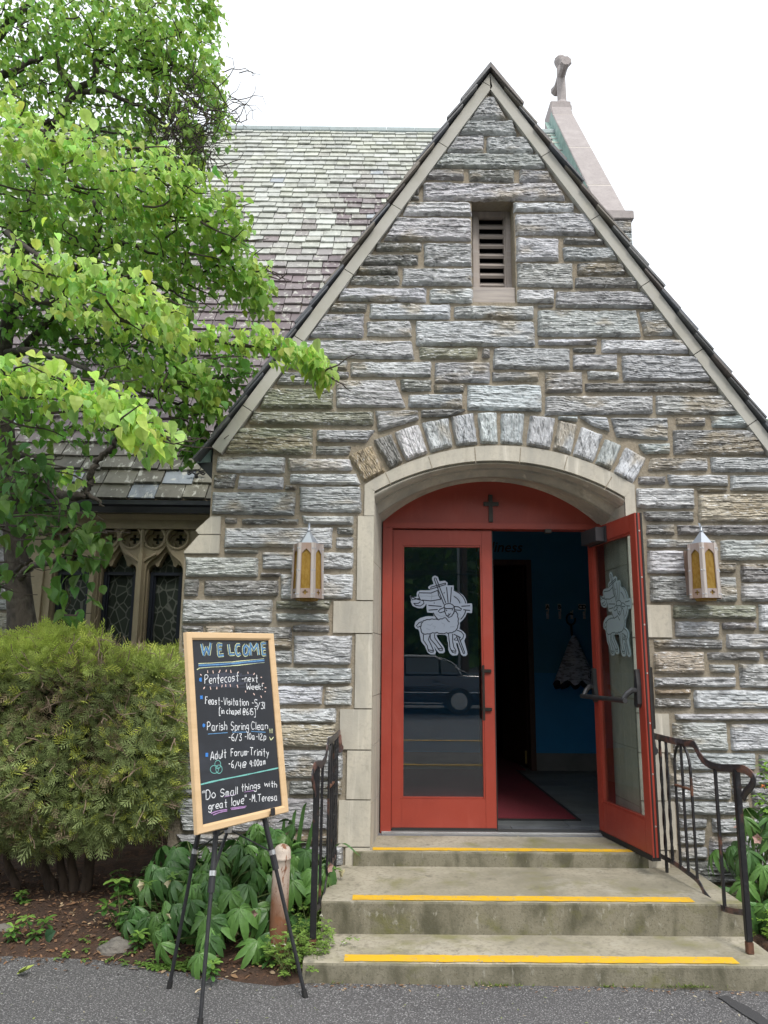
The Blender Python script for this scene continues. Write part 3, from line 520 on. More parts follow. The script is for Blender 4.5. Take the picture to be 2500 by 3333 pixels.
tp = MB(); xs = np.linspace(.015, 1.69, 40)
tp.prism([(.015, 2.563), (1.69, 2.563)]+[(x, A5(min(max(x, ARL+.03), ARR-.03))+.06) for x in xs[::-1]], fy(DY-.008), fy(DY+.03)); tpo = tp.build('tympanum_panel', MT['red'], PORCH)
cr = MB(); c0, c1 = xz(1598, 1699, DY-.015), xz(1598, 1611, DY-.015); c2 = xz(1574, 1646, DY-.015); c3 = xz(1623, 1634, DY-.015); cw = .0155
cr.box((c0[0]-cw, DY-.022, c0[1]), (c0[0]+cw, DY-.008, c1[1])); cr.box((c2[0], DY-.021, c2[1]-.002), (c0[0]-cw, DY-.009, c2[1]+.028)); cr.box((c0[0]+cw, DY-.021, c2[1]-.002), (c3[0], DY-.009, c2[1]+.028))
cr.build('cross_plaque', MT['bronze'], tpo)
th = MB(); th.box((.03, DY-.07, .3515), (1.67, DY+.09, .362)); th.box((.03, DY-.05, .362), (1.67, DY+.06, .367)); th.build('threshold', MT['alu'], PORCH, bevel=.002)
# ---------------------------------------------------------------- vestibule behind the doors
MT['blue'] = mat('blue_painted_block', (.028, .27, .56), .5, spots=[(2., 4, (.023, .22, .47), .4, .7, .8)], bump=[(30., .2, .004)])
MT['blue_up'] = mat('dark_blue_painted_block', (.04, .23, .40), .55, spots=[(2., 4, (.033, .19, .34), .4, .7, .8)], bump=[(30., .2, .004)])
MT['base'] = mat('cement_base', (.22, .215, .20), .85, spots=[(5., 4, (.15, .15, .14), .4, .7, .8)])
MT['brownwood'] = mat('dark_stained_wood', (.085, .038, .022), .5, spots=[((30, 30, 2), 4, (.05, .022, .013), .4, .7, .8)])
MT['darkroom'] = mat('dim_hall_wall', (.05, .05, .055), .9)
MT['ceil'] = mat('vestibule_ceiling_paint', (.3, .3, .3), .9)
MT['slatefloor'] = mat('slate_flags', (1, 1, 1), .45, spots=[(6., 5, (.5, .5, .5), .4, .7, .7, 'MULTIPLY'), (14., 4, (.30, .31, .31), .66, .8, .4)], bump=[(20., .3, .006)], attr=True)
MT['grout'] = mat('floor_grout', (.19, .185, .175), .9)
BY = 3.65; dx0, dx1 = xz(1560, 2300, BY)[0], xz(1741, 2300, BY)[0]; dz = xz(1650, 1822, BY)[1]; zmid = xz(1850, 2191, BY)[1]; zb1 = xz(1850, 2452, BY)[1]; RX0, RX1, RZ = -.85, 2.88, 3.2
zfl = .352
w = MB(); w.box((dx1, BY, zmid), (RX1, BY+.12, RZ)); w.box((RX0, BY, zmid), (dx0, BY+.12, RZ)); w.box((dx0, BY, dz), (dx1, BY+.12, RZ)); w.box((RX1, .7, zmid), (RX1+.02, BY+.1, RZ)); w.box((RX0-.02, .7, zmid), (RX0, BY+.1, RZ)); w.build('vestibule_upper_wall', MT['blue_up'], PORCH)
w = MB(); w.box((dx1, BY+.002, zb1), (RX1, BY+.11, zmid)); w.box((RX0, BY+.002, zb1), (dx0, BY+.11, zmid)); w.box((RX1+.001, .7, zfl), (RX1+.02, BY, zmid)); w.box((RX0-.02, .7, zfl), (RX0-.001, BY, zmid)); w.build('vestibule_lower_wall', MT['blue'], PORCH)
w = MB(); w.box((dx1, BY-.015, zfl), (RX1, BY+.1, zb1)); w.box((RX0, BY-.015, zfl), (dx0, BY+.1, zb1)); w.build('vestibule_baseboard', MT['base'], PORCH, bevel=.004)
w = MB(); w.box((RX0, .36, RZ), (RX1, BY, RZ+.05)); w.build('vestibule_ceiling', MT['ceil'], PORCH)
w = MB(); w.box((RX0, .63, zfl), (.0, .66, RZ)); w.box((1.7, .63, zfl), (RX1, .66, RZ)); w.box((0., .63, 2.95), (1.7, .66, RZ)); w.build('vestibule_front_wall', MT['blue_up'], PORCH)
fl = MB(); fl.box((RX0, .33, .28), (RX1, 7., .3445), 1)
random.seed(3); y = .40
while y < 6.9:
    h = random.choice([.35, .45, .6]); x = RX0
    while x < RX1:
        ww_ = random.uniform(.35, .8); g = random.uniform(.7, 1.2); c = np.array([.17, .185, .195])*g*np.array([1, 1, random.uniform(.9, 1.1)])
        fl.box((x+.004, y+.004, .30), (min(x+ww_, RX1)-.004, y+h-.004, zfl+random.uniform(-.0015, .001)), 0, c); x += ww_
    y += h
fl.build('vestibule_floor', [MT['slatefloor'], MT['grout']], PORCH)
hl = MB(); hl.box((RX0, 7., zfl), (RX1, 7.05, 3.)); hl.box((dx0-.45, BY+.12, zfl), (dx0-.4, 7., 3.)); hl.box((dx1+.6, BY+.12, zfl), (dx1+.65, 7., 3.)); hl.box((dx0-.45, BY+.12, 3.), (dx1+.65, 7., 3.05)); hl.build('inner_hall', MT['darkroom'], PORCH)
df = MB(); df.box((dx1-.06, BY-.02, zfl), (dx1, BY+.14, dz)); df.box((dx0, BY-.02, zfl), (dx0+.06, BY+.14, dz)); df.box((dx0+.06, BY-.018, dz-.06), (dx1-.06, BY+.138, dz)); dfo = df.build('inner_door_frame', MT['brownwood'], PORCH, bevel=.004)
idr = MB(); R_ = Matrix.Rotation(math.radians(100), 3, 'Z'); idr.box((0, -.045, 0), (.85, 0, dz-zfl-.07), R=R_, o=(dx1-.065, BY+.14, zfl+.01)); ido = idr.build('inner_door', MT['brownwood'], PORCH, bevel=.004)
MB().box((dx1-.105, BY+.10, zfl+.06), (dx1-.085, BY+.125, zfl+.2)).build('door_holder', mat('old_brass', (.35, .24, .08), .4, metal=.8), ido, bevel=.003)
# lettering helper: the built-in font as a flat mesh in a 2-D frame
def text_mesh(txt, size, shear=0., bold=0.):
    cu = bpy.data.curves.new('t', 'FONT'); cu.body = txt; cu.size = size; cu.shear = shear; cu.align_x = 'CENTER'; cu.align_y = 'CENTER'; cu.offset = bold; cu.resolution_u = 3
    ob = bpy.data.objects.new('t', cu); COL.objects.link(ob); dg = bpy.context.evaluated_depsgraph_get(); me = bpy.data.meshes.new_from_object(ob.evaluated_get(dg))
    V = np.array([v.co[:] for v in me.vertices]); F = [list(p.vertices) for p in me.polygons]; bpy.data.objects.remove(ob); bpy.data.curves.remove(cu); bpy.data.meshes.remove(me); return V, F
def wall_text(mb, txt, size, x, z, y, shear=0., bold=0., mi=0):
    V, F = text_mesh(txt, size, shear, bold); mb.add(np.stack([V[:, 0]+x, np.full(len(V), y), V[:, 1]+z], 1), F, mi)
tx = MB(); q = xz(1622, 1782, BY); wall_text(tx, 'holiness', .17, q[0], q[1], BY-.003, .25, .002); tx.build('wall_lettering', mat('painted_letters', (.035, .012, .012), .6), PORCH)
# red mats
MT['rug'] = mat('burgundy_mat', (.17, .012, .024), .95, spots=[(120., 3, (.085, .007, .013), .45, .62, .9), (2., 4, (.09, .01, .014), .4, .7, .5)], bump=[(220., .5, .006)])
zr_ = .356
c4 = [atZ(1500, 2499, zr_), atZ(1688, 2499, zr_), atZ(1892, 2671, zr_), atZ(1500, 2671, zr_)]
rx0, rx1, ry0, ry1 = .12, c4[2][0], c4[2][1], c4[1][1]
rg = thing('entrance_mat', 'burgundy ribbed entrance mat on the slate floor just inside the open door', 'door mat', ((rx0+rx1)/2, (ry0+ry1)/2, zr_))
m1 = MB(); m1.box((rx0+.03, ry0+.03, zr_), (rx1-.03, ry1-.03, zr_+.009)); m1.build('pile', MT['rug'], rg)
m1 = MB(); m1.box((rx0, ry0, zr_-.002), (rx0+.03, ry1, zr_+.006)); m1.box((rx1-.03, ry0, zr_-.002), (rx1, ry1, zr_+.006)); m1.box((rx0+.03, ry0, zr_-.002), (rx1-.03, ry0+.03, zr_+.006)); m1.box((rx0+.03, ry1-.03, zr_-.002), (rx1-.03, ry1, zr_+.006)); m1.build('rubber_border', MT['rubber'], rg)
m1 = MB(); m1.box((dx0+.1, BY+.0, zr_), (dx1-.12, 6.5, zr_+.008)); tag(m1.build('hall_carpet', MT['rug']), 'dark red carpet in the dim hall beyond the inner doorway', 'carpet')
# coat hooks with letter cards, umbrella
MT['white'] = mat('white_card', (.55, .55, .55), .7); MT['ink'] = mat('black_ink', (.01, .01, .01), .6)
for (lx, card, cx_) in ((1782, 'A', 1782), (1822, 'B', 1821), (1861, 'C', 1888), (1901, 'D', 1901)):
    q = xz(lx, 2002, BY); qc = xz(cx_, 1976, BY)
    k = thing('coat_hook', {'A': 'pale coat hook under the letter A card', 'B': 'pale coat hook under the letter B card', 'C': 'pale coat hook holding the patterned umbrella', 'D': 'pale coat hook at the right under the letter D card'}[card], 'coat hook', (q[0], BY, q[1]), 'lettered coat hooks on the blue wall')
    b = MB(); b.box((q[0]-.014, BY-.010, q[1]-.045), (q[0]+.014, BY-.001, q[1]+.04)); b.tube([(q[0], BY-.008, q[1]+.02), (q[0], BY-.05, q[1]+.03), (q[0], BY-.06, q[1]+.05)], .007, 6); b.tube([(q[0], BY-.008, q[1]-.02), (q[0], BY-.035, q[1]-.035), (q[0], BY-.045, q[1]-.01)], .007, 6); b.build('hook', MT['white'], k)
    b = MB(); b.box((qc[0]-.02, BY-.004, qc[1]-.035), (qc[0]+.02, BY-.001, qc[1]+.035), 0); wall_text(b, card, .06, qc[0], qc[1], BY-.0055, 0, .003, 1); b.build('letter_card', [MT['white'], MT['ink']], k)
MT['news'] = mat('newsprint_fabric', (.50, .52, .60), .8, spots=[((16, 16, 55), 5, (.14, .14, .18), .5, .56, .8), ((5, 5, 9), 3, (.70, .72, .80), .55, .65, .6)])
MT['dkfab'] = mat('black_fabric', (.012, .012, .018), .7)
uq = xz(1862, 2015, BY-.12); UM = thing('umbrella', 'folded newspaper print umbrella with black C handle hanging on blue wall', 'umbrella', (uq[0], BY-.06, uq[1]))
b = MB(); ua = np.radians(np.linspace(60, 400-25, 20)); b.tube([(uq[0]+.05*math.cos(a), BY-.065, uq[1]+.062*math.sin(a)) for a in ua], .010, 8); b.tube([(uq[0], BY-.065, uq[1]-.06), (uq[0]+.008, BY-.08, uq[1]-.26)], [.013, .010], 8); b.build('handle', MT['dkfab'], UM)
zt, zb_ = xz(1866, 2068, BY-.12)[1], xz(1866, 2222, BY-.12)[1]; G = []
for t in np.linspace(0, 1, 10):
    r = .018+.205*t**.85; row = []
    for a in np.linspace(0, 2*math.pi, 48, endpoint=False):
        rr = r*(1+.13*t*math.cos(8*a)); row.append((uq[0]+.012+rr*math.cos(a), BY-.115+.42*rr*math.sin(a), zt+(zb_-zt)*t-.03*t*math.cos(8*a+1)))
    G.append(row)
b = MB(); b.grid(np.array(G), 0, (1, 1, 1), True)
V, F = text_mesh('Soir', .055, .0, .002); ang = math.radians(62); b.add(np.stack([uq[0]+.165+V[:, 0]*math.cos(ang)-V[:, 1]*math.sin(ang), np.full(len(V), BY-.225), zb_+.09+V[:, 0]*math.sin(ang)+V[:, 1]*math.cos(ang)], 1), F, 1)
b.build('canopy', [MT['news'], MT['dkfab']], UM, smooth=True)
b = MB(); G2 = np.array([G[-1], [(uq[0]+.012+(x-uq[0]-.012)*.93, BY-.115+(y-BY+.115)*.93, z-.045) for x, y, z in G[-1]], [(uq[0]+.012+(x-uq[0]-.012)*.6, BY-.115+(y-BY+.115)*.6, z-.03) for x, y, z in G[-1]]]); b.grid(G2, 0, (1, 1, 1), True); b.build('lining', MT['dkfab'], UM, smooth=True)
# ---------------------------------------------------------------- steps
MT['conc'] = mat('concrete', (.41, .375, .295), .9, spots=[(1.6, 6, (.215, .20, .145), .40, .66, .9), (6., 5, (.42, .40, .34), .55, .75, .6), (45., 3, (.22, .20, .155), .5, .68, .7), (3.2, 6, (.185, .18, .065), .54, .70, .75), (11., 6, (.17, .155, .12), .58, .70, .7)], bump=[(90., .35, .006), (9., .2, .01)])
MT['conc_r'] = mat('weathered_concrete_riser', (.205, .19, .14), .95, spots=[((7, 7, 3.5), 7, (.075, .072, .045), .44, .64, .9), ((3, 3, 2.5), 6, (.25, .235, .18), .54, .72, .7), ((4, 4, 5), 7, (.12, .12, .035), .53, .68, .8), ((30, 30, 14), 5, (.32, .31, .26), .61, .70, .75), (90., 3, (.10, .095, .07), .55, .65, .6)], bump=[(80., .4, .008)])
MT['yellow'] = mat('yellow_paint', (.74, .44, .02), .65, spots=[(14., 5, (.58, .35, .04), .48, .70, .7), (38., 6, (.36, .32, .22), .60, .645, .85), (7., 5, (.62, .44, .10), .55, .72, .6)], bump=[(80., .2, .003)])
ST = thing('concrete_steps', 'three weathered concrete steps with yellow nosing stripes before the red doors', 'steps', (.83, -.6, 0))
Y3, Y2, Y1 = -.035, -.75, -1.15; Z1, Z2, Z3 = .097, .26, .3500
LX = lambda px, py, Y: at(px, py, Y)[0]
spec = [('landing', LX(1150, 2790, Y3), LX(2085, 2790, Y3)+.05, Y3, DY+.1, Z3, Z2-.2), ('tread', LX(1046, 2960, Y2), LX(2425, 2975, Y2), Y2, Y3+.03, Z2, -.1), ('tread', LX(985, 3140, Y1), LX(2560, 3150, Y1), Y1, Y2+.03, Z1, -.15)]
def rough_box(mb, x0, x1, y0, y1, zt, zb, seed):      # slab with worn, uneven nosing
    nx = int((x1-x0)/.04); xs = np.linspace(x0, x1, nx+1); e = .006*(fbm(xs*6, xs*0+seed, seed, 3)-.5); ez = .005*(fbm(xs*5, xs*0+seed, seed+3, 3)-.5)
    rows = [(y1, zt, 0), (y0+.02, zt, .4), (y0+.006, zt-.003, 1), (y0, zt-.012, 1), (y0-.0, (zt*2+zb)/3, .5), (y0, zb, 0)]
    G = np.array([[(x, y+e[i]*k, z+ez[i]*k) for i, x in enumerate(xs)] for (y, z, k) in rows]); m0 = mb.n
    i = np.arange(G.shape[0]*(nx+1)).reshape(G.shape[0], nx+1)
    F = []; mi = []
    for r in range(len(rows)-1):
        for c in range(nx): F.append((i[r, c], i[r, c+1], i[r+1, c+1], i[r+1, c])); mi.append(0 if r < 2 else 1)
    F += [[int(i[r, 0]) for r in range(len(rows))]+[], [int(i[r, nx]) for r in range(len(rows))][::-1]]
    V = G.reshape(-1, 3); n = mb.n; mb.v.append(np.concatenate([V, [(x0, y1, zb), (x1, y1, zb)]])); mb.c.append(np.ones((len(V)+2, 3)))
    F[-2] = F[-2]+[len(V)]; F[-1] = F[-1][:]+[len(V)+1]; F[-1] = [int(i[r, nx]) for r in range(len(rows))]+[len(V)+1]
    for f in F: mb.f.append([int(q)+n for q in f])
    mb.mi += mi+[1, 1]; mb.n += len(V)+2
for k, (nm, x0, x1, y0, y1, zt, zb) in enumerate(spec):
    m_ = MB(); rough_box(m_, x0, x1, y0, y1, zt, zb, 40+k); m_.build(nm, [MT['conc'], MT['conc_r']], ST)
for (xa, xb, ya, yb, Y, z, k) in ((1213, 2062, 2761, 2772, Y3, Z3, 1), (1147, 2248, 2917, 2935, Y2, Z2, 2), (1121, 2390, 3111, 3134, Y1, Z1, 3)):
    x0, x1 = atZ(xa, (ya+yb)/2, z)[0], atZ(xb, (ya+yb)/2, z)[0]; n = 80; xs = np.linspace(x0, x1, n); d0 = atZ(1500, ya, z)[1]-Y
    back = Y+d0+.012*(fbm(xs*12, xs*0, 60+k, 3)-.5); fr_ = Y+.016+.012*(fbm(xs*15, xs*0, 70+k, 3)-.5)
    m_ = MB().grid(np.array([[(x, b, z+.0025) for x, b in zip(xs, back)], [(x, b, z+.0028) for x, b in zip(xs, fr_)]])); m_.build('nosing_stripe', MT['yellow'], ST)
# ---------------------------------------------------------------- wrought iron handrails
MT['iron'] = mat('black_paint_over_rust', (.014, .014, .016), .42, spots=[((9, 9, 6), 5, (.13, .055, .032), .60, .68, .9), (40., 4, (.05, .05, .055), .55, .7, .5)], bump=[(60., .3, .003)])
MT['iron_r'] = mat('worn_rail_paint', (.03, .028, .032), .42, spots=[((6, 6, 6), 5, (.17, .085, .065), .50, .60, .85), (30., 4, (.09, .10, .13), .55, .7, .6)], bump=[(60., .3, .003)])
MT['rust'] = mat('bare_rust', (.13, .055, .03), .85, spots=[(30., 4, (.06, .03, .02), .45, .7, .8)], bump=[(60., .4, .003)])
RB = atZ(2000+590*.7508, 2380+966*.7508, .097)[:2]; RA = at(2119, 2393, -.016)[:2]
def railpt(px, py):
    """pixel of the right-hand rail -> (distance from the wall, height) in its upright plane"""
    d = ray(2000+px*.7508, 2380+py*.7508); t = RB-RA; n = np.array([-t[1], t[0]])
    k = (n@(RA-CAM[:2]))/(n@d[:2]); p = CAM+d*k; return (float((p[:2]-RA)@t/np.linalg.norm(t)), float(p[2]))
def crom(P, n=6):
    P = [np.asarray(p, float) for p in P]; P = [2*P[0]-P[1]]+P+[2*P[-1]-P[-2]]; out = []
    for i in range(1, len(P)-2):
        for t in np.linspace(0, 1, n, endpoint=False):
            a, b, c, d = P[i-1:i+3]; out.append(.5*((2*b)+(-a+c)*t+(2*a-5*b+4*c-d)*t*t+(-a+3*b-3*c+d)*t**3))
    return np.array(out+[P[-2]])
def rail(A, B, label, sg):
    A, B = np.asarray(A), np.asarray(B); t = (B-A)/np.linalg.norm(B-A)
    def W3(q): s, z = q; p = A+t*s; return np.array([p[0], p[1], z])
    def PT(L_): return [W3(railpt(*q)) for q in L_]
    side = np.array([-t[1], t[0], 0])
    R = thing('handrail', label, 'handrail', (*((A+B)/2), .1), 'iron handrails beside the steps')
    m = MB(); m.tube(crom(PT([(158,17),(200,28),(290,50),(338,54),(355,74),(372,108),(396,135),(440,155),(500,160),(550,162),(580,176),(600,197),(602,217),(590,242),(570,264),(557,290)]), 7), .0145, 6, flat=(1.55, .45, side), c=(1, 1, 1)); m.build('top_rail', MT['iron_r'], R, smooth=False)
    m = MB(); m.tube(crom(PT([(193,537),(250,566),(300,600),(348,636),(372,664),(392,702),(430,745),(470,768),(520,781),(572,787)]), 6), .011, 6, flat=(1.5, .5, side)); m.build('bottom_rail', MT['iron_r'], R)
    for (a, b, k, tw) in (((198,37),(226,618),.0085,1), ((226,47),(250,566),.0085,1), ((293,62),(315,612),.0075,0), ((437,163),(478,770),.0085,0)):
        p, q = np.array(W3(railpt(*a))), np.array(W3(railpt(*b))); p[:2] = (p[:2]+q[:2])/2; q[:2] = p[:2]; n = 30
        m = MB(); m.tube([p+(q-p)*i/n for i in range(n+1)], k*1.25, 4, twist=.0 if not tw else .32); m.build('baluster', MT['iron'], R)
    m = MB(); s0, s1 = railpt(270, 300)[0], railpt(340, 330)[0]; zt = railpt(293, 57)[1]; rr = abs(s1-s0)/2; sc = (s0+s1)/2
    zb0, zb1 = railpt(280, 588)[1], railpt(355, 638)[1]
    m.tube([W3((s0, zb0+(zt-rr*1.5-zb0)*i/8)) for i in range(8)]+[W3((sc-rr*math.cos(a), zt-rr*1.5+rr*1.5*math.sin(a))) for a in np.linspace(0, math.pi, 14)]+[W3((s1, zb1+(zt-rr*1.5-zb1)*i/8)) for i in range(7, -1, -1)], .0085, 4); m.build('arched_bar', MT['iron'], R)
    m = MB(); za = railpt(300, 243)[1]; m.tube([W3((s0, za)), W3((s1, za))], .013, 4, flat=(.5, 1.2, side)); m.build('cross_strap', MT['rust'], R)
    sp, zp0 = railpt(588, 968); zp1 = railpt(535, 168)[1]; p = A+t*sp; m = MB(); m.box((p[0]-.016, p[1]-.016, zp0+.06), (p[0]+.016, p[1]+.016, zp1)); m.build('post', MT['iron'], R, bevel=.004)
    m = MB(); m.box((p[0]-.0165, p[1]-.0165, Z1), (p[0]+.0165, p[1]+.0165, zp0+.06)); m.build('rusted_foot', MT['rust'], R, bevel=.003)
    m = MB(); q0 = W3((.02, railpt(165, 22)[1]-.005)); m.tube([q0, q0+[0, 0, -.05], q0+[0, .02, -.10]], [.014, .02, .022], 8); m.tube([q0+[0, -.01, -.085], q0+[0, .03, -.085]], .03, 10); m.build('wall_bracket', MT['iron_r'], R)
rail(RA, RB, 'black wrought iron handrail with rusty scroll, right of the steps behind the open door', 1)
rail((-.250, -.016), atZ(1022, 3085, .097)[:2], 'black wrought iron handrail with rusty patches, left of the steps by the bollard', -1)
# ---------------------------------------------------------------- wall lanterns
MT['lmetal'] = mat('lantern_copper_grey', (.33, .235, .185), .45, metal=.35, spots=[((14, 14, 3), 5, (.38, .37, .38), .42, .66, .8), (30., 4, (.22, .16, .12), .6, .76, .5)])
MT['lbar'] = mat('lantern_bright_bar', (.56, .51, .48), .36, metal=.5, spots=[((20, 20, 2), 4, (.50, .45, .42), .45, .7, .6)])
MT['lcap'] = mat('lantern_cap_zinc', (.36, .40, .46), .4, metal=.6, spots=[(8., 4, (.40, .43, .47), .45, .7, .7)])
MT['amber'] = mat('amber_ripple_glass', (.46, .31, .075), .22, spots=[((60, 60, 30), 4, (.34, .19, .03), .4, .62, .7)], bump=[((90, 90, 60), .6, .004)], trans=.45)
eb = bpy.data.materials.new('lamp_glow'); eb.use_nodes = True; pe = eb.node_tree.nodes['Principled BSDF']; pe.inputs['Emission Color'].default_value = (1, .72, .3, 1); pe.inputs['Emission Strength'].default_value = 7.; MT['glow'] = eb
def lantern(px, label, rot):
    c = at(px, 1850, -.145); zb, zt = at(px, 1949, -.145)[2], at(px, 1772, -.145)[2]; cx, cy = c[0], c[1]
    T_ = thing('wall_lantern', label, 'wall lantern', (cx, cy, zb), 'wall lanterns flanking the church door'); Rt, Rb = .100, .108; H = zt-zb
    fm, gl, ri = MB(), MB(), MB()
    for k in range(6):
        a0, a1 = rot+k*math.pi/3, rot+(k+1)*math.pi/3
        def F(P, off=0.):
            P = np.asarray(P, float); u, v = P[:, 0], P[:, 1]; R = Rb+(Rt-Rb)*v; R = R+off
            x = (np.cos(a0)*(1-u)+np.cos(a1)*u)*R; y = (np.sin(a0)*(1-u)+np.sin(a1)*u)*R; return np.stack([cx+x, cy+y, zb+v*H], 1)
        win = [(.2, .17), (.8, .17), (.8, .80), (.68, .845), (.5, .89), (.32, .845), (.2, .80)]
        pl = .06; hx, hz = .5, .10; w_, h_ = .055, .013; ww2, hh = .16, .042
        cross = [(hx-w_, hz-hh), (hx+w_, hz-hh), (hx+w_, hz-h_), (hx+ww2, hz-h_), (hx+ww2, hz+h_), (hx+w_, hz+h_), (hx+w_, hz+hh), (hx-w_, hz+hh), (hx-w_, hz+h_), (hx-ww2, hz+h_), (hx-ww2, hz-h_), (hx-w_, hz-h_)]
        fm.prism([(.0, 0), (1., 0), (1., 1), (.0, 1)], lambda P: F(P, 0.), lambda P: F(P, -.004), holes=[win, cross])
        g = MB(); g.add(F([(.04, .03), (.96, .03), (.96, .97), (.04, .97)], -.010), [(0, 1, 2, 3)]); g.add(F([(.04, .03), (.96, .03), (.96, .97), (.04, .97)], -.013), [(3, 2, 1, 0)]); gl.v += g.v; gl.c += g.c; gl.f += [[i+gl.n for i in f] for f in g.f]; gl.mi += g.mi; gl.n += g.n
        for uu in (.09, .91):
            for vv in (.07, .5, .9):
                q = F([(uu, vv)], .004)[0]; fm.lathe([(.0045, -.0035), (.0045, .0), (.003, .003), (0, .0042)], 6, q, 1)
    fo = fm.build('frame', [MT['lmetal'], MT['lcap']], T_)
    bars = MB()
    for k in range(6):
        a = rot+k*math.pi/3
        for s in (-1, 1):
            b2 = a+s*math.pi/3
            def C(R, f, z, o): 
                v = (np.array([math.cos(a), math.sin(a)])*(1-f)+np.array([math.cos(b2), math.sin(b2)])*f)*R; m_ = a+s*math.pi/6; return (cx+v[0]+math.cos(m_)*o, cy+v[1]+math.sin(m_)*o, z)
            V = [C(Rb, 0, zb, .003), C(Rb, .17, zb, .003), C(Rt, .17, zt, .003), C(Rt, 0, zt, .003)]; V2 = [C(Rb, 0, zb, .0004), C(Rb, .17, zb, .0004), C(Rt, .17, zt, .0004), C(Rt, 0, zt, .0004)]
            bars.add(V+V2, [(0, 1, 2, 3), (7, 6, 5, 4), (0, 4, 5, 1), (1, 5, 6, 2), (2, 6, 7, 3), (3, 7, 4, 0)])
    bars.build('corner_bars', MT['lbar'], T_); gl.build('glass_pane', MT['amber'], T_)
    cp = MB(); cp.lathe([(.0, zt+.083), (.012, zt+.082), (.072, zt+.004), (.074, zt-.004), (0, zt-.004)], 6, (cx, cy, 0), ph=rot); cp.build('cap', MT['lcap'], T_)
    cl = MB(); cl.lathe([(Rt, zt-.001), (.06, zt+.003), (0, zt+.003)], 6, (cx, cy, 0), ph=rot); cl.build('collar', MT['lmetal'], T_)
    f = MB(); f.lathe([(0, zt+.081), (.010, zt+.082), (.010, zt+.089), (.016, zt+.090), (.016, zt+.094), (.006, zt+.095)], 8, (cx, cy, 0)); f.tube([(cx, cy, zt+.094), (cx, cy+.004, zt+.118), (cx, cy+.016, zt+.14), (cx, cy+.035, zt+.15)], [.007, .008, .007, .004], 4, twist=.5); f.build('finial', MT['lcap'], T_)
    bt = MB(); bt.lathe([(0, zb-.014), (.07, zb-.014), (.078, zb+.002), (0, zb+.002)], 6, (cx, cy, 0), ph=rot); bt.build('bottom_pan', MT['amber'], T_)
    bp = MB(); bp.box((cx-.085, -.05, zb+.03), (cx+.085, -.030, zt-.03)); bp.box((cx-.03, -.05, zb+.09), (cx+.03, cy, zb+.15)); bp.build('back_plate', MT['lmetal'], T_, bevel=.003)
    b = MB(); b.lathe([(0, -.028), (.014, -.02), (.018, 0), (.014, .018), (0, .026)], 10, (cx, cy, zb+H*.52)); b.build('bulb', MT['glow'], T_, smooth=True)
lantern(1002, 'copper grey wall lantern with amber panes, one pane facing forward, left of the door', math.radians(-3))
lantern(2291, 'copper grey wall lantern with amber panes, corner edge facing forward, beyond the open door', math.radians(4))
# ---------------------------------------------------------------- chalkboard on a tripod easel
MT['maple'] = mat('pale_wood', (.66, .47, .27), .5, spots=[((4, 4, 30), 4, (.57, .39, .21), .42, .7, .7)], bump=[((8, 8, 60), .15, .002)])
MT['board'] = mat('blackboard', (.018, .021, .027), .62, spots=[((2.2, 2.2, 5), 6, (.045, .052, .07), .5, .78, .8), ((14, 14, 2), 4, (.032, .036, .046), .55, .75, .6)])
CHALK = dict(w=(.74, .77, .80), b=(.05, .22, .62), y=(.66, .72, .42), t=(.18, .48, .44), p=(.42, .25, .50), k=(.78, .58, .52), d=(.035, .07, .16), u=(.12, .28, .50), h=(.055, .062, .085))
MT['chalk'] = mat('chalk', (1, 1, 1), .95, spots=[((150, 150, 150), 3, (.25, .26, .28), .52, .70, .6, 'MULTIPLY')], attr=True)
BC = np.array([-.701, -1.238, 1.212]); BW, BH = .598, .92
EM, ER, EL = atZ(650, 3345, 0), atZ(995, 3249, 0), atZ(550, 3218, 0)
_y, _t, _r = .929, .147, .021
bX = np.array([math.cos(_y), math.sin(_y), 0]); bN = np.array([math.sin(_y), -math.cos(_y), 0]); bU = math.cos(_t)*np.array([0, 0, 1])-math.sin(_t)*bN
bX, bU = math.cos(_r)*bX+math.sin(_r)*bU, -math.sin(_r)*bX+math.cos(_r)*bU; bN = np.cross(bX, bU)
if bN@(CAM-BC) < 0: bN = -bN
d_ = ray(748, 2176); ap = CAM+d_*((BC-CAM)@bN/(d_@bN)); ap = ap+d_/np.linalg.norm(d_)*.06
def onleg(F, px, py):      # point of leg F-ap nearest the ray of a pixel
    d = ray(px, py); d /= np.linalg.norm(d); u = (ap-F)/np.linalg.norm(ap-F); w0 = F-CAM; b = u@d; s = (b*(d@w0)-(u@w0))/(1-b*b); return F+u*s
_s = min(((q-CAM)@bN+.036)/((BC-CAM)@bN) for q in (ap, onleg(EM, 704, 2700), onleg(ER, 862, 2652))); print('board scale', _s)
BC = CAM+(BC-CAM)*_s; BW *= _s; BH *= _s      # the board stands just in front of its easel legs
def B3(P, d=0.): P = np.asarray(P, float).reshape(-1, 2); return BC+P[:, :1]*bX+P[:, 1:2]*bU+bN*d
def bpx(P):       # crop pixels of the board -> board coordinates
    o = []
    for x, y in P:
        dd = ray(580+x*.32095, 2030+y*.32095); p = CAM+dd*((BC-CAM)@bN/(dd@bN)); o.append(((p-BC)@bX, (p-BC)@bU))
    return np.array(o)
BD = thing('chalkboard', 'pale wood framed chalkboard with handwritten WELCOME notices, resting on the easel', 'chalkboard', BC)
pn = MB(); h0, h1 = BW/2-.03, BH/2-.03
def bbox(mb, x0, x1, z0, z1, d0, d1, mi=0): mb.prism([(x0, z0), (x1, z0), (x1, z1), (x0, z1)], lambda p: B3(p, d1), lambda p: B3(p, d0), mi)
bbox(pn, -h0, h0, -h1, h1, -.012, .0); pn.build('panel', MT['board'], BD)
frm = MB(); fw_ = .036; hw, hh_ = BW/2, BH/2
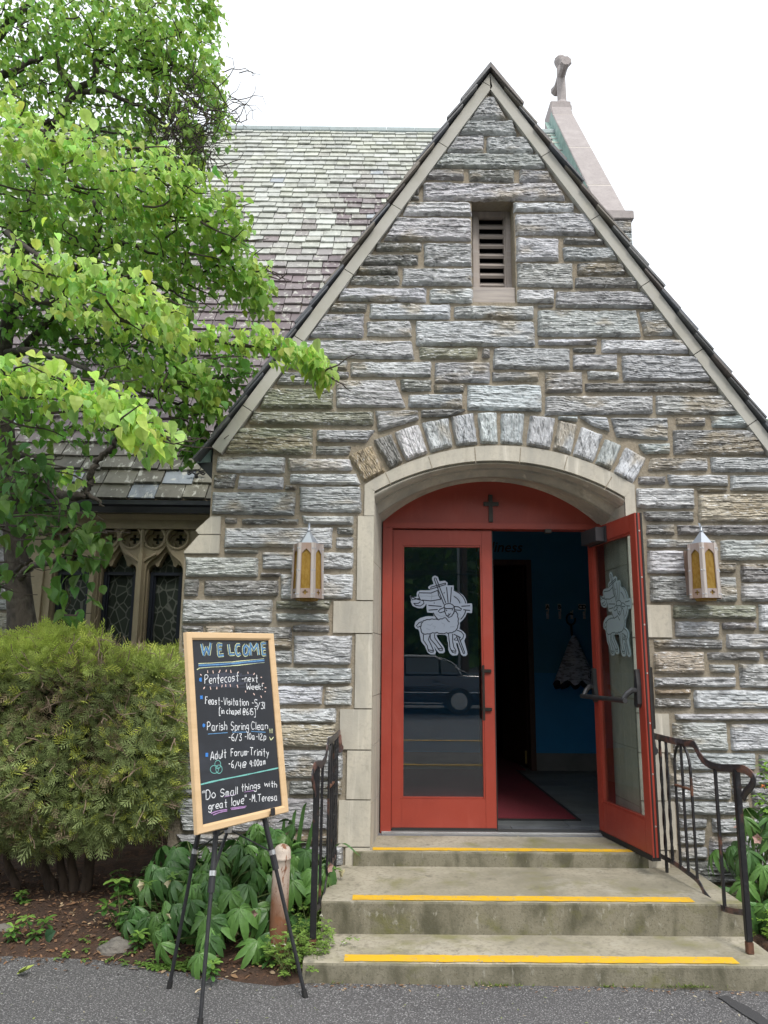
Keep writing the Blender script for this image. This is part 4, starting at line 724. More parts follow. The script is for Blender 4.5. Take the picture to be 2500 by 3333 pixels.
def fprof(a, b, na, nb):      # mitred frame bar between outer corners a, b with inward offsets
    P = []
    for (cx_, n_) in ((a, na), (b, nb)):
        P.append([B3([(cx_[0]+n_[0]*o*fw_, cx_[1]+n_[1]*o*fw_)], d)[0] for o, d in ((0, -.014), (0, .009), (.12, .014), (.75, .014), (1., .006), (1., -.004), (.8, -.014))])
    return np.array(P)
cs = [(-hw, -hh_), (hw, -hh_), (hw, hh_), (-hw, hh_)]; ns_ = [(1, 1), (-1, 1), (-1, -1), (1, -1)]
for i in range(4):
    j = (i+1) % 4; f_ = MB(); f_.grid(fprof(cs[i], cs[j], ns_[i], ns_[j]), 0, (1, 1, 1), True); f_.build('frame_bar', MT['maple'], BD)
GL = {'P':'02 09|09 39 58 57 46 05','F':'02 09|09 49|06 36','V':'09 32 69','A':'02 39 62|14 54','T':'09 69|39 32','D':'02 09|09 39 57 54 32 02','C':'58 29 06 04 22 53','S':'58 39 19 07 16 45 54 43 22 03','M':'02 19 35 59 62','W':'09 12 36 52 69',
'a':'46 16 04 03 12 32 46 42 52','c':'46 26 05 03 22 42','d':'46 16 04 12 42|49 42','e':'04 44 46 26 05 03 22 42','f':'49 39 28 22|06 36','g':'46 16 04 13 43|46 40 10 01','h':'09 02|05 26 45 42','i':'06 02|08 07','k':'09 02|36 04 32','l':'09 02',
'm':'06 02|05 16 25 22|25 36 45 42','n':'06 02|05 26 45 42','o':'26 05 03 22 43 45 26','p':'06 00|06 36 45 43 32 02','r':'06 02|04 26 36','s':'45 26 05 14 34 43 22 02','t':'29 22 32|06 46','u':'06 03 12 32 46|46 42','v':'06 22 46','w':'06 12 35 52 66','x':'06 42|46 02','y':'06 23|46 10',
'0':'29 07 04 22 44 47 29','1':'09 02','2':'08 29 48 36 02 52','3':'09 49 26 45 43 22 03','4':'09 05 45|49 42','5':'49 09 06 36 45 43 22 02','6':'49 17 04 12 42 44 25 04','9':'48 29 07 06 25 47|48 42','/':'01 59','-':'05 35',':':'06 16|03 13','.':'02 12','[':'39 09 00 30',']':'09 39 30 00','@':'46 26 24 34 46 44 55 67 49 18 04 12 32 52','!':'09 05|02 12','"':'09 07|29 27'}
ck = MB(); WD = 7.
def stroke(P, col='w', w=WD, dep=.0012, smooth=True, wj=.16):
    P = np.asarray(P, float); P = crom(P, 5) if smooth and len(P) > 2 else np.array([P[0]+(P[-1]-P[0])*t for t in np.linspace(0, 1, 6)]) if len(P) == 2 else P
    wm = w*.32095/2490*4.; ribbon(ck, bpx(P), wm, lambda p: B3(p, dep), 0, CHALK[col], wj)
def write(txt, x0, y0, x1, y1, h, col='w', w=WD):
    adv = []
    for ch in txt: adv.append(max(int(p[0]) for s in GL[ch].split('|') for p in s.split())+2.4 if ch != ' ' else 4)
    tot = sum(adv)-2.4; k = (x1-x0)/tot; x = 0
    for ch, a in zip(txt, adv):
        if ch != ' ':
            jx, jy, js = random.uniform(-.3, .3), random.uniform(-.25, .25), random.uniform(.92, 1.08)
            for s in GL[ch].split('|'):
                Q = [((int(p[0])*js+x+jx+random.uniform(-.18, .18))*k, (int(p[1])-2+jy+random.uniform(-.18, .18))*h/7) for p in s.split()]
                stroke([(x0+qx, y0+(y1-y0)*qx/(x1-x0)-qy) for qx, qy in Q], col, w)
        x += a
for l in ([(235,205),(258,320),(285,235),(310,318),(330,195)],[(445,215),(400,210),(408,325),(460,318)],[(402,265),(440,262)],[(508,210),(520,312),(570,308)],[(625,215),(592,220),(583,270),(600,318),(630,305)],[(680,215),(660,250),(668,310),(698,310),(708,250),(680,215)],[(735,325),(728,200),(765,270),(800,205),(815,320)],[(890,200),(845,200),(855,315),(890,312)],[(850,258),(885,255)],[(205,428),(540,408),(872,375)]):
    cur = len(l) == 6 or l[0] == (625, 215); bar = l[0] == (205, 428)
    sm = lambda P: crom(P, 6) if cur else np.concatenate([[np.array(a)+(np.array(b)-np.array(a))*t for t in np.linspace(0, 1, 6)] for a, b in zip(P[:-1], P[1:])])
    for col, w, dep in (('y', 44 if bar else 33, .0012), ('d', 33 if bar else 22, .0016)): stroke(sm(l), col, w, dep, False, .06)
    for q in range(2): stroke(sm(l)+RNG.normal(size=2)*4, 'u', 8, .0020+q*.0003, False, .4)
stroke([(205,405),(225,440),(188,468)], 'y', 8)
for (xa, ya, xb, yb) in [(297,475,298,500),(350,475,355,505),(425,470,410,500),(488,468,483,490),(530,470,535,498),(612,488,603,500),(705,488,708,508),(775,502,762,518),(222,512,235,525),(268,642,255,662),(322,640,330,670),(392,640,388,665),(445,620,440,645),(480,615,482,640),(525,615,530,640),(595,620,605,650),(680,680,683,698),(760,705,775,725),(835,730,845,750),(835,545,847,545),(850,605,870,605),(875,650,892,650),(875,690,887,690)]: stroke([(xa, ya), (xb, yb)], 'k', 9)
for (x, y) in ((224,568),(234,747),(259,1032),(289,1330)): stroke([(x-13, y), (x+13, y)], 'b', 30)
for k in range(26):      # wiped chalk haze round the first notice
    x, y = random.uniform(265, 560), random.uniform(505, 650); stroke([(x, y), (x+random.uniform(120, 320), y-random.uniform(-5, 30))], 'h', random.uniform(6, 18), .0004+k*.00002)
for t in (('Pentecost',270,610,610,580,88),('-next',645,592,805,590,72),('Week!',692,668,855,668,60),('Feast-Visitation',275,815,710,830,72),('-5',745,832,800,842,68),('/31',795,866,875,862,66),('[in chapel @6:15]',415,912,780,925,62),('Parish',295,1085,495,1080,86),('Spring',535,1082,714,1078,82),('Clean',740,1074,905,1070,78),('-6/3',510,1182,640,1190,70),('-10a-12p',675,1172,890,1176,62),('Adult',325,1382,485,1352,82),('Forum',535,1346,692,1338,78),('-Trinity',700,1332,915,1345,78),('-6/4',512,1452,630,1472,70),('@',650,1460,690,1455,56),('9:00am',725,1455,880,1428,66),('"Do',240,1790,375,1762,92),('Small',430,1757,600,1727,78),('things',640,1700,830,1670,74),('with',875,1650,1000,1662,62),('great',305,1892,495,1855,76),('love"',540,1852,690,1820,88),('-M.Teresa',720,1812,1000,1790,72)): write(*t)
for (c, w, P) in (('u',7,[(300,1120),(500,1105)]),('u',7,[(545,1100),(715,1100)]),('u',7,[(740,1092),(885,1102)]),('t',11,[(212,1635),(400,1590),(700,1530),(1015,1463)]),('p',8,[(330,1925),(400,1900),(495,1885)]),('p',8,[(352,1940),(420,1914),(495,1899)]),('p',8,[(530,1872),(690,1850)]),('p',8,[(535,1885),(680,1863)]),('p',5,[(468,1757),(580,1730)]),('p',5,[(668,1708),(768,1692)]),('y',9,[(928,1065),(930,1110)]),('y',9,[(950,1065),(950,1110)]),('y',9,[(925,1150),(940,1177),(965,1150)])): stroke(P, c, w)
for (cx_, cy_, rx, ry) in ((400,1428,30,42),(366,1478,42,40),(412,1476,32,42)): stroke([(cx_+rx*math.cos(a), cy_+ry*math.sin(a)) for a in np.linspace(0, 6.4, 18)], 't', 6)
ck.build('chalk_writing', MT['chalk'], BD)
MT['easel'] = mat('black_easel_metal', (.016, .017, .02), .45, spots=[(20., 4, (.035, .036, .04), .5, .7, .6)])
ES = thing('easel', 'black folding tripod easel with silver clamps standing on the asphalt', 'easel', ((EM+ER+EL)/3))
hub = None
clamps = {'L': onleg(EL, 640, 2774), 'R': onleg(ER, 881, 2779), 'M': onleg(EM, 693, 2846)}
hub = sum(clamps.values())/3; dh = ray(743, 2698); kk = ((hub-CAM)@CF)/(dh@CF); hub = CAM+dh*kk
for nm, F in (('L', EL), ('R', ER), ('M', EM)):
    cpt = clamps[nm]; u = (ap-F)/np.linalg.norm(ap-F)
    m = MB(); m.tube([cpt-u*.05, ap], .0125, 10); m.tube([F+u*.015, cpt-u*.02], .009, 10); m.tube([cpt-u*.075, cpt-u*.01], .0155, 10); leg = m.build('leg', MT['easel'], ES, smooth=False)
    m = MB(); m.tube([F, F+u*.035], [.0135, .0125], 10); m.build('rubber_foot', MT['rubber'], leg)
    m = MB(); m.tube([cpt-u*.006, cpt+u*.016], .0165, 12); m.build('clamp_ring', MT['alu'], leg)
    m = MB(); m.tube([hub, cpt+u*.005], .0075, 6, flat=(1.3, .5, (0, 0, 1))); m.build('brace', MT['easel'], ES)
m = MB(); m.tube([hub-[0, 0, .015], hub+[0, 0, .03]], .02, 10); m.build('hub', MT['alu'], ES)
for F, px, py in ((EM, 704, 2700), (ER, 862, 2652)):
    q = onleg(F, px, py); e = q+bN*(.036+.03)-bU*0; m = MB(); m.tube([q, e, e+bU*.03], .010, 6, flat=(1.5, .5, bU)); m.tube([q-bU*.02, q+bU*.03], .018, 8); m.build('rest_hook', MT['easel'], ES)
# ---------------------------------------------------------------- rusty pipe bollard
MT['pipe'] = mat('flaking_painted_pipe', (1, 1, 1), .8, spots=[((22, 22, 9), 6, (.21, .085, .04), .53, .58, .95), (60., 4, (.10, .04, .02), .62, .72, .8), ((40, 40, 6), 5, (.50, .44, .38), .60, .7, .5)], bump=[(50., .5, .006)], attr=True)
pb = atZ(900, 3135, 0.); ptop = at(920, 2745, pb[1]+.0); PB = thing('bollard', 'rusty pipe bollard with flaking cream paint among the hellebores', 'bollard', pb)
G = []; Cc = []
for t, r in [(0, .0485), (.1, .048), (.2, .0475), (.3, .047), (.4, .047), (.5, .0465), (.6, .0465), (.7, .046), (.8, .046), (.865, .046), (.868, .0485), (.885, .0485), (.89, .046), (.935, .046), (.96, .041), (.982, .029), (.995, .012), (1, 0)]:
    o = pb+(ptop-pb)*t; row = []
    for a in np.linspace(0, 2*math.pi, 20, endpoint=False):
        row.append((o[0]+r*math.cos(a), o[1]+r*math.sin(a), o[2])); g = np.clip((t-.42)*2.2+.6*(vn(np.array(a*2.), np.array(t*6.), 3)-.5), 0, 1); Cc.append(np.array([.19, .085, .045])*(1-g)+np.array([.58, .50, .43])*g)
    G.append(row)
m = MB(); m.grid(np.array(G), 0, np.array(Cc), True); m.build('pipe', MT['pipe'], PB, smooth=True)
# ---------------------------------------------------------------- nave behind: eaves wall with traceried window, big slate roof, gable coping
NAVE = thing('church_nave', 'long church nave with steep weathered slate roof, traceried window and coped gable behind the porch', 'church building', (-2.5, 2.2, 0))
MT['slate'] = mat('roof_slate', (1, 1, 1), .6, spots=[((7, 5, 3), 6, (.5, .49, .48), .5, .66, .65, 'MULTIPLY'), ((16, 12, 4), 5, (.50, .51, .46), .56, .64, .7)], bump=[(30., .35, .008)], attr=True)
MT['lime_old'] = mat('aged_limestone', (.335, .285, .195), .9, spots=[((4, 4, 2), 5, (.22, .19, .14), .45, .7, .8), (40., 4, (.40, .35, .26), .58, .74, .6)], bump=[(80., .3, .004)])
MT['gutter'] = mat('gutter_paint', (.010, .012, .018), .3, coat=.2)
MT['navy'] = mat('navy_metal_frame', (.012, .016, .030), .4)
MT['copper'] = mat('verdigris_copper', (.22, .33, .30), .7, spots=[(9., 5, (.40, .50, .47), .5, .7, .7), ((5, 5, 2), 4, (.07, .12, .10), .56, .72, .7)])
MT['cast'] = mat('cast_coping_stone', (.33, .30, .295), .9, spots=[(30., 5, (.25, .23, .225), .45, .7, .8), (4., 5, (.40, .37, .36), .5, .7, .6), (12., 4, (.36, .34, .17), .66, .78, .5)], bump=[(60., .35, .006)])
lg = bpy.data.materials.new('leaded_glass'); lg.use_nodes = True; nt = lg.node_tree; N = nt.nodes; p = N['Principled BSDF']
tc = N.new('ShaderNodeTexCoord'); mp = N.new('ShaderNodeMapping'); mp.inputs['Scale'].default_value = (13, 13, 9); vo = N.new('ShaderNodeTexVoronoi'); vo.feature = 'DISTANCE_TO_EDGE'; vo.inputs['Scale'].default_value = 1.; vo.inputs['Randomness'].default_value = .9
L(nt, tc.outputs['Object'], mp.inputs[0]); L(nt, mp.outputs[0], vo.inputs['Vector']); cr_ = N.new('ShaderNodeMapRange'); cr_.inputs[1].default_value = .02; cr_.inputs[2].default_value = .075; L(nt, vo.outputs['Distance'], cr_.inputs[0])
v2 = N.new('ShaderNodeTexVoronoi'); v2.inputs['Scale'].default_value = 1.; L(nt, mp.outputs[0], v2.inputs['Vector']); mx0 = N.new('ShaderNodeMix'); mx0.data_type = 'RGBA'; mx0.inputs[6].default_value = (.018, .026, .020, 1); mx0.inputs[7].default_value = (.04, .05, .042, 1); L(nt, v2.outputs['Color'], mx0.inputs[0])
mx = N.new('ShaderNodeMix'); mx.data_type = 'RGBA'; mx.inputs[6].default_value = (.13, .14, .125, 1); L(nt, cr_.outputs[0], mx.inputs[0]); L(nt, mx0.outputs[2], mx.inputs[7]); L(nt, mx.outputs[2], p.inputs['Base Color']); p.inputs['Roughness'].default_value = .35; p.inputs['Specular IOR Level'].default_value = .25; MT['lead'] = lg
WY = 2.2; SA = math.radians(55); EY = 1.93; EZ = at(420, 1630, EY)[2]
rn = np.array([0, -math.sin(SA), math.cos(SA)]); rd_ = np.array([0, math.cos(SA), math.sin(SA)]); RO = np.array([0, EY, EZ])
def roofpt(px, py, off=0.):
    d = ray(px, py); return CAM+d*((RO+rn*off-CAM)@rn/(d@rn))
RL = float((roofpt(1000, 430)-RO)@rd_)
XP0, XP1 = roofpt(1852, 480, .25)[0], roofpt(1925, 480, .25)[0]
slm = MB(); k = 0; s = 0.; random.seed(21)
while s < RL-.05:
    e = .205-.035*min(1, s/RL)*0; x = -8.2+random.uniform(0, .2)
    while x < XP0-.02:
        w_ = random.choice([.20, .23, .26, .30, .22]); w_ = min(w_, XP0-x)
        cx_ = x+w_/2; t = s/RL; n1 = float(fbm(np.array(cx_*.75+3), np.array(s*.28), 5, 4)); n2 = random.random()
        streak = float(fbm(np.array(cx_*1.7), np.array(s*.1), 9, 3))
        bl = np.clip((t-.61+.06*float(np.clip(cx_*-.5-.3, -1, 1)))*4.+.5+(n1-.5)*2.6+(streak-.5)*2.2+random.uniform(-.55, .55), 0, 1)
        pale = np.array([.40, .42, .38])*random.uniform(.82, 1.15)*np.array([1, 1, random.uniform(.96, 1.05)]); pur = np.array([.165, .135, .145])*random.uniform(.78, 1.2)
        c = pur*(1-bl)+pale*bl
        if s < 1.0: ol = np.array([.125, .122, .095])*random.uniform(.7, 1.3); f_ = np.clip((1.0-s)/.5, 0, 1); c = c*(1-f_)+ol*f_
        if s < .55 and n2 < .12: c = np.array([.24, .275, .31])*random.uniform(.9, 1.1)
        elif n2 > .992: c = np.array([.30, .33, .36])
        j = random.uniform(-.014, .014); tl = random.uniform(.016, .03); a0, a1 = s+j, s+e*1.75; l0, l1 = .026+random.uniform(-.003, .009), .004; g = .003+random.uniform(0, .004)
        sk_ = random.uniform(-.006, .006)
        P = []
        for (xx, q) in ((x+g, sk_), (x+w_-g, -sk_)):
            P += [RO+rd_*(a0+q)+rn*l0+[xx, 0, 0], RO+rd_*a1+rn*l1+[xx, 0, 0], RO+rd_*a1+rn*(l1+.004)+[xx, 0, 0], RO+rd_*(a0+q)+rn*(l0+tl)+[xx, 0, 0]]
        slm.add(P, [(0, 1, 2, 3), (7, 6, 5, 4), (0, 4, 5, 1), (1, 5, 6, 2), (2, 6, 7, 3), (3, 7, 4, 0)], 0, c); x += w_
    s += e
slm.build('slate_roof', MT['slate'], NAVE)
RT = RO+rd_*RL
rb = MB(); 
for i, x in enumerate(np.arange(-8.2, XP0-.3, .55)):
    rb.tube([RT+[x+.004, 0, .03], RT+[min(x+.546, XP0), 0, .03]], .085, 8, c=(1, 1, 1))
rb.build('ridge_cap', mat('ridge_slate', (.34, .40, .41), .7, spots=[(6., 4, (.26, .30, .30), .45, .7, .7)]), NAVE)
dk = MB(); X3 = lambda x: (lambda p: np.stack([np.full(len(p), x), p[:, 0], p[:, 1]], 1))
dk.prism([(EY+.05, EZ-.02), (RT[1], RT[2]-.06), (2*RT[1]-EY, EZ-.06), (2*RT[1]-EY, EZ-.3), (RT[1], RT[2]-.3), (EY+.12, EZ-.16)], X3(-8.2), X3(XP0+.05)); dk.build('roof_core', MT['lime_old'], NAVE)
# gable coping, kneeler and cross
cp = MB(); sl0 = float((roofpt(2012, 704, .25)-RO)@rd_); cuts = [sl0]+[float((roofpt(1960, y, .25)-RO)@rd_) for y in (602, 480, 374)]
top = cuts[-1]
for a, b in zip(cuts[:-1], cuts[1:]):
    V = [RO+rd_*(q_)+rn*o_+[x_, 0, 0] for x_ in (XP0, XP1) for q_, o_ in ((a+.006, -.1), (b-.006, -.1), (b-.006, .25), (a+.006, .25))]; m_ = MB(); m_.add(V, [(0, 1, 2, 3), (7, 6, 5, 4), (0, 4, 5, 1), (1, 5, 6, 2), (2, 6, 7, 3), (3, 7, 4, 0)]); m_.build('coping_stone', MT['cast'], NAVE, bevel=.01)
MT['pj'] = mat('pale_joint', (.62, .58, .52), .9)
for q_ in cuts[1:]:
    jt = MB(); V = [RO+rd_*(q_+dq)+rn*o_+[x_, 0, 0] for x_ in (XP0+.004, XP1-.004) for dq, o_ in ((-.012, .1), (.012, .1), (.012, .247), (-.012, .247))]; jt.add(V, [(0, 1, 2, 3), (7, 6, 5, 4), (0, 4, 5, 1), (1, 5, 6, 2), (2, 6, 7, 3), (3, 7, 4, 0)]); jt.build('coping_joint', MT['pj'], NAVE)
pa = RO+rd_*(top+.006)+rn*.25; yc = pa[1]+.42; zc = pa[2]
ab = MB(); ab.prism([(pa[1], zc), (yc-.28, zc+.28), (yc-.28, zc+.42), (yc+.28, zc+.42), (yc+.28, zc+.28), (yc+.5, zc-.05), (yc+.5, zc-.6), (pa[1], zc-.5)], lambda p: np.stack([np.full(len(p), XP0), p[:, 0], p[:, 1]], 1), lambda p: np.stack([np.full(len(p), XP1), p[:, 0], p[:, 1]], 1)); ab.build('apex_stone', MT['cast'], NAVE, bevel=.015)
cxx = (XP0+XP1)/2+.10; zb_ = zc+.42; X_ = MB(); a_ = .085
oct_ = lambda y, z, r, ax: None
X_.lathe([(0, zb_-.02), (.19, zb_-.02), (.19, zb_+.06), (.12, zb_+.16), (.092, zb_+.2), (.085, zb_+.85), (.08, zb_+1.0), (.12, zb_+1.1), (.13, zb_+1.17), (.08, zb_+1.24), (0, zb_+1.26)], 8, (cxx, yc, 0), ph=.39)
for sg in (-1, 1): X_.tube([(cxx, yc, zb_+.78), (cxx, yc+sg*.2, zb_+.78), (cxx, yc+sg*.28, zb_+.78), (cxx, yc+sg*.40, zb_+.78), (cxx, yc+sg*.44, zb_+.78)], [.085, .078, .082, .125, .10], 8)
X_.build('stone_cross', MT['cast'], NAVE)
kp = RO+rd_*sl0; kt = at(2050, 712, kp[1]-.12)[2]; kn = MB(); XKR = at(2067, 740, kp[1]-.35)[0]; kn.box((XP0-.02, kp[1]-.35, kt-.14), (XKR, kp[1]+.35, kt)); kn.build('kneeler_stone', MT['cast'], NAVE, bevel=.012)
gw = MB(); gw.box((XP0+.03, kp[1]-.28, 0), (XKR-.04, 2*RT[1]-kp[1], kt-.14))
sv = 300
for i in range(7):
    z1_ = kt-.15-i*.2; rock_face(gw, [(XP0+.02, 0, z1_), (XKR-.03, 0, z1_), (XKR-.03, 0, z1_-.185), (XP0+.02, 0, z1_-.185)], 'dmg'[i % 3], sv+i, y0=kp[1]-.285, mi=1)
gw.build('gable_wall', [MT['mortar'], MT['stone']], NAVE)
fl_ = MB(); V = [RO+rd_*q_+rn*o_+[x_, 0, 0] for q_ in (sl0-1., top+.2) for x_, o_ in ((XP0-.10, .045), (XP0-.004, .045), (XP0-.004, .24))]; fl_.add(V, [(0, 1, 4, 3), (1, 2, 5, 4)]); fl_.build('copper_flashing', MT['copper'], NAVE)
# eaves wall and window
def c7(x, y, Y): q = at(100+x*.36166, 1500+y*.36166, Y); return q
YT = WY-.06
cx3, cx2, cx1 = c7(1203, 985, YT)[0], c7(780, 985, YT)[0], c7(360, 985, YT)[0]; SPc = (cx3-cx1)/2; u_ = SPc/421.
zs = c7(780, 985, YT)[2]; z_top = c7(780, 578, YT)[2]; z_sill = .85; kz = (z_top-zs)/(985-578)
wx0, wx1 = cx1-SPc*.55, cx3+SPc*.54
def W2(cx, pts): return [(cx+x*u_, zs+(985-y)*kz) for x, y in pts]
def loopize(half): return half+[(-x, y) for x, y in half[::-1] if abs(x) > .5]
fr_half = [(-168, 985+(zs-z_sill)/kz), (-168, 985), (-162, 945), (-140, 905), (-100, 872), (-62, 842), (-34, 812), (-16, 785), (0, 756)]
bk_half = [(-158, 985+(zs-z_sill)/kz), (-158, 985), (-150, 955), (-128, 932), (-104, 922), (-84, 944), (-66, 936), (-58, 905), (-40, 868), (-20, 832), (0, 806)]
ring_ = lambda cx, cy, r, n=24: [(cx+r*math.cos(a), cy+r*math.sin(a)) for a in np.linspace(0, 2*math.pi, n, endpoint=False)]
def quat(cx, cy, r):
    o = []
    for k in range(4):
        a0 = k*math.pi/2; bx_, by_ = cx+.62*r*math.cos(a0), cy+.62*r*math.sin(a0)
        o += [(bx_+.46*r*math.cos(a), by_+.46*r*math.sin(a)) for a in np.linspace(a0-1.75, a0+1.75, 9)]
    return o
def cquat(cx, cy, r):
    o = []
    for k in range(4):
        a0 = k*math.pi/2; o += [(cx+r*math.cos(a0-.32), cy+r*math.sin(a0-.32)), (cx+r*math.cos(a0+.32), cy+r*math.sin(a0+.32)), (cx+.42*r*math.cos(a0+math.pi/4), cy+.42*r*math.sin(a0+math.pi/4))]
    return o
hf, hb, hm = [], [], []
for cx in (cx1, cx2, cx3):
    hf.append(W2(cx, loopize(fr_half))); hb.append(W2(cx, loopize(bk_half)))
    for sg in (-1, 1): hf.append(W2(cx, ring_(sg*105, 690, 92))); hm.append(W2(cx, quat(sg*105, 690, 82))); hb.append(W2(cx, cquat(sg*105, 690, 46)))
tr = MB(); rect = [(wx0, z_sill), (wx1, z_sill), (wx1, z_top), (wx0, z_top)]
tr.prism(rect, fy(YT), fy(YT+.055), holes=hf); tr.prism(rect, fy(YT+.057), fy(YT+.10), holes=hm+[h for h in hb if len(h) > 13]); tr.prism(rect, fy(YT+.102), fy(YT+.16), holes=hb)
wn = tr.build('window_tracery', MT['lime_old'], NAVE)
for cx in (cx1, cx2, cx3):
    m_ = MB(); a, b, zt_ = cx-150*u_, cx+150*u_, zs-.005; y0 = YT+.10; t_ = .032
    m_.box((a, y0, z_sill), (a+t_, y0+.05, zt_)); m_.box((b-t_, y0, z_sill), (b, y0+.05, zt_)); m_.box((a+t_, y0+.001, zt_-t_), (b-t_, y0+.05, zt_)); m_.box((a+t_, y0+.02, z_sill), (a+t_*1.5, y0+.05, zt_-t_)); m_.box((b-t_*1.5, y0+.02, z_sill), (b-t_, y0+.05, zt_-t_)); m_.build('glazing_frame', MT['navy'], wn, bevel=.003)
MB().box((wx0+.02, YT+.165, z_sill), (wx1-.02, YT+.175, z_top)).build('leaded_glass', MT['lead'], wn)
ml = MB()
for cx in ((cx1+cx2)/2, (cx2+cx3)/2):
    ml.prism([(cx-.036, YT+.002), (cx-.018, YT-.045), (cx+.018, YT-.045), (cx+.036, YT+.002)], lambda p: np.stack([p[:, 0], p[:, 1], np.full(len(p), z_sill)], 1), lambda p: np.stack([p[:, 0], p[:, 1], np.full(len(p), zs+kz*150)], 1))
    for sg in (-1, 1): ml.tube([(cx, YT-.012, zs+kz*55), (cx+sg*u_*22, YT-.012, zs+kz*82), (cx+sg*u_*75, YT-.012, zs+kz*122), (cx+sg*u_*130, YT-.012, zs+kz*150)], .016, 6)
    ml.tube([(cx, YT-.012, zs+kz*140), (cx, YT-.012, z_top)], .018, 6)
for cx in (cx1, cx2, cx3):
    for sg in (-1, 1): P_ = W2(cx, ring_(sg*105, 690, 98, 29)); P_.append(P_[0]); ml.tube([(x, YT-.004, z) for x, z in P_], .014, 6)
ml.build('mullions', MT['lime_old'], wn)
wl = MB(); gx1 = at(690, 1650, EY)[0]; ztp = EZ-.14
wl.box((wx0-.04, YT-.03, z_top), (LEFTX+.02, WY+.3, ztp-.10)); wl.box((wx0-.02, YT-.05, ztp-.10), (LEFTX2+.1, WY+.3, ztp+.08)); wl.box((wx1, YT-.01, 0), (LEFTX+.02, WY+.3, z_top)); wl.box((wx0-.24, YT-.03, 0), (wx0, WY+.3, z_top)); wl.box((wx0, YT-.06, 0), (wx1, WY+.3, z_sill)); wl.build('window_surround', MT['lime_old'], NAVE, bevel=.004)
aw = MB(); aw.box((-6.2, WY, 0), (wx0-.24, WY+.3, ztp)); random.seed(5); z_ = .1; sv = 400
while z_ < 2.9:
    h_ = random.choice([.12, .17, .22, .1]); x = wx0-.27
    while x > -5.6:
        w_ = random.uniform(.3, .8); rock_face(aw, [(x-w_, 0, z_+h_), (x, 0, z_+h_), (x, 0, z_), (x-w_, 0, z_)], random.choice('mmdlg'), sv, y0=WY, mi=1, cell=(.02, .012)); sv += 1; x -= w_+.03
    z_ += h_+.03
aw.build('aisle_wall', [MT['mortar'], MT['stone']], NAVE)
gt = MB(); gp = [(EY+.02, EZ-.02), (EY-.085, EZ-.02), (EY-.085, EZ-.05), (EY-.07, EZ-.07), (EY-.05, EZ-.125), (EY+.02, EZ-.125)]
gt.prism(gp, lambda p: np.stack([np.full(len(p), -6.), p[:, 0], p[:, 1]], 1), lambda p: np.stack([np.full(len(p), gx1+.01), p[:, 0], p[:, 1]], 1)); gt.box((-6., EY-.087, EZ-.022), (gx1+.01, EY-.075, EZ-.010)); gt.build('gutter', MT['gutter'], NAVE)
sg_ = at(640, 1548, 0); sg_ = roofpt(640, 1552, .05); m_ = MB(); m_.tube([sg_-rn*.05, sg_+rn*.03], .016, 6)
for a in (-1, 1): m_.tube(crom([sg_+rn*.02, sg_+rn*.04+[a*.035, 0, .01], sg_+rn*.03+[a*.07, 0, 0], sg_+rn*.02+[a*.085, 0, .025]], 4), .009, 5)
m_.tube([sg_+rn*.03+[-.075, 0, .02], sg_+rn*.03+[0, 0, .045], sg_+rn*.03+[.075, 0, .02]], .008, 5); m_.build('snow_guard', MT['iron'], NAVE)
# copper rain head and black eaves bracket at the porch corner
rh = MB(); q0, q1 = at(642, 1452, .12), at(688, 1515, .12); x0, x1, zt_, zb_ = q0[0], q1[0]+.01, q0[2], q1[2]
rh.prism([(x0-.005, zb_+.03), (x0+.02, zb_), (x1, zb_), (x1, zt_), (x0-.01, zt_)], fy(.05), fy(.26)); rh.box((x0-.02, .035, zt_-.03), (x1+.005, .275, zt_+.005)); rh.build('rain_head', MT['copper'], PORCH, bevel=.004)
bk = MB(); bk.prism([xz(650, 1516, .1), xz(697, 1512, .1), xz(703, 1400, .1), xz(712, 1385, .1), xz(706, 1470, .1), xz(697, 1565, .1), xz(690, 1560, .1)], fy(.03), fy(.5)); bk.build('eaves_bracket', MT['gutter'], PORCH)
# ---------------------------------------------------------------- ground
MT['asphalt'] = mat('asphalt', (.105, .103, .105), .85, spots=[(.9, 5, (.075, .074, .078), .42, .66, .8), (130., 2, (.46, .455, .46), .57, .63, .8), (170., 2, (.018, .018, .02), .56, .63, .75), (60., 3, (.20, .195, .195), .56, .66, .6)], bump=[(150., .9, .008), (3., .3, .02)])
MT['soil'] = mat('mulched_soil', (.062, .036, .024), .95, spots=[(14., 6, (.125, .065, .038), .48, .68, .9), (60., 5, (.21, .12, .07), .58, .70, .7), (3., 5, (.03, .021, .016), .5, .7, .8)], bump=[(50., .9, .02), (160., .6, .008)])
MT['patch'] = mat('sealed_asphalt', (.045, .045, .048), .8, spots=[(260., 2, (.14, .14, .14), .6, .7, .6)], bump=[(200., .5, .004)])
n_ = 90; xs = np.concatenate([np.linspace(-80, -5, 20, endpoint=False), np.linspace(-5, 5, 60, endpoint=False), np.linspace(5, 80, 21)]); ys = np.concatenate([np.linspace(-80, -8, 20, endpoint=False), np.linspace(-8, 0, 50, endpoint=False), np.linspace(0, 80, 15)])
def gz(X, Y): return np.where((np.abs(X) < 6) & (Y > -7), .018*(fbm(X*1.1+9, Y*1.1, 3, 3)-.5), 0)-.018*np.clip(X-1, 0, 3)*np.clip((Y+4)/3, 0, 1)+np.clip(-Y-7, 0, 30)*0.045
XX, YY = np.meshgrid(xs, ys); g = MB().grid(np.stack([XX, YY, gz(XX, YY)], -1)[::-1]); tag(g.build('asphalt', MT['asphalt'], smooth=True), kind='structure')
eL = [(-9., -.55), (-5., -.72)]+[tuple(atZ(x, y, 0.)[:2]) for x, y in ((0, 3118), (180, 3125), (330, 3128), (480, 3150), (620, 3172), (760, 3200), (900, 3215), (1010, 3205))]
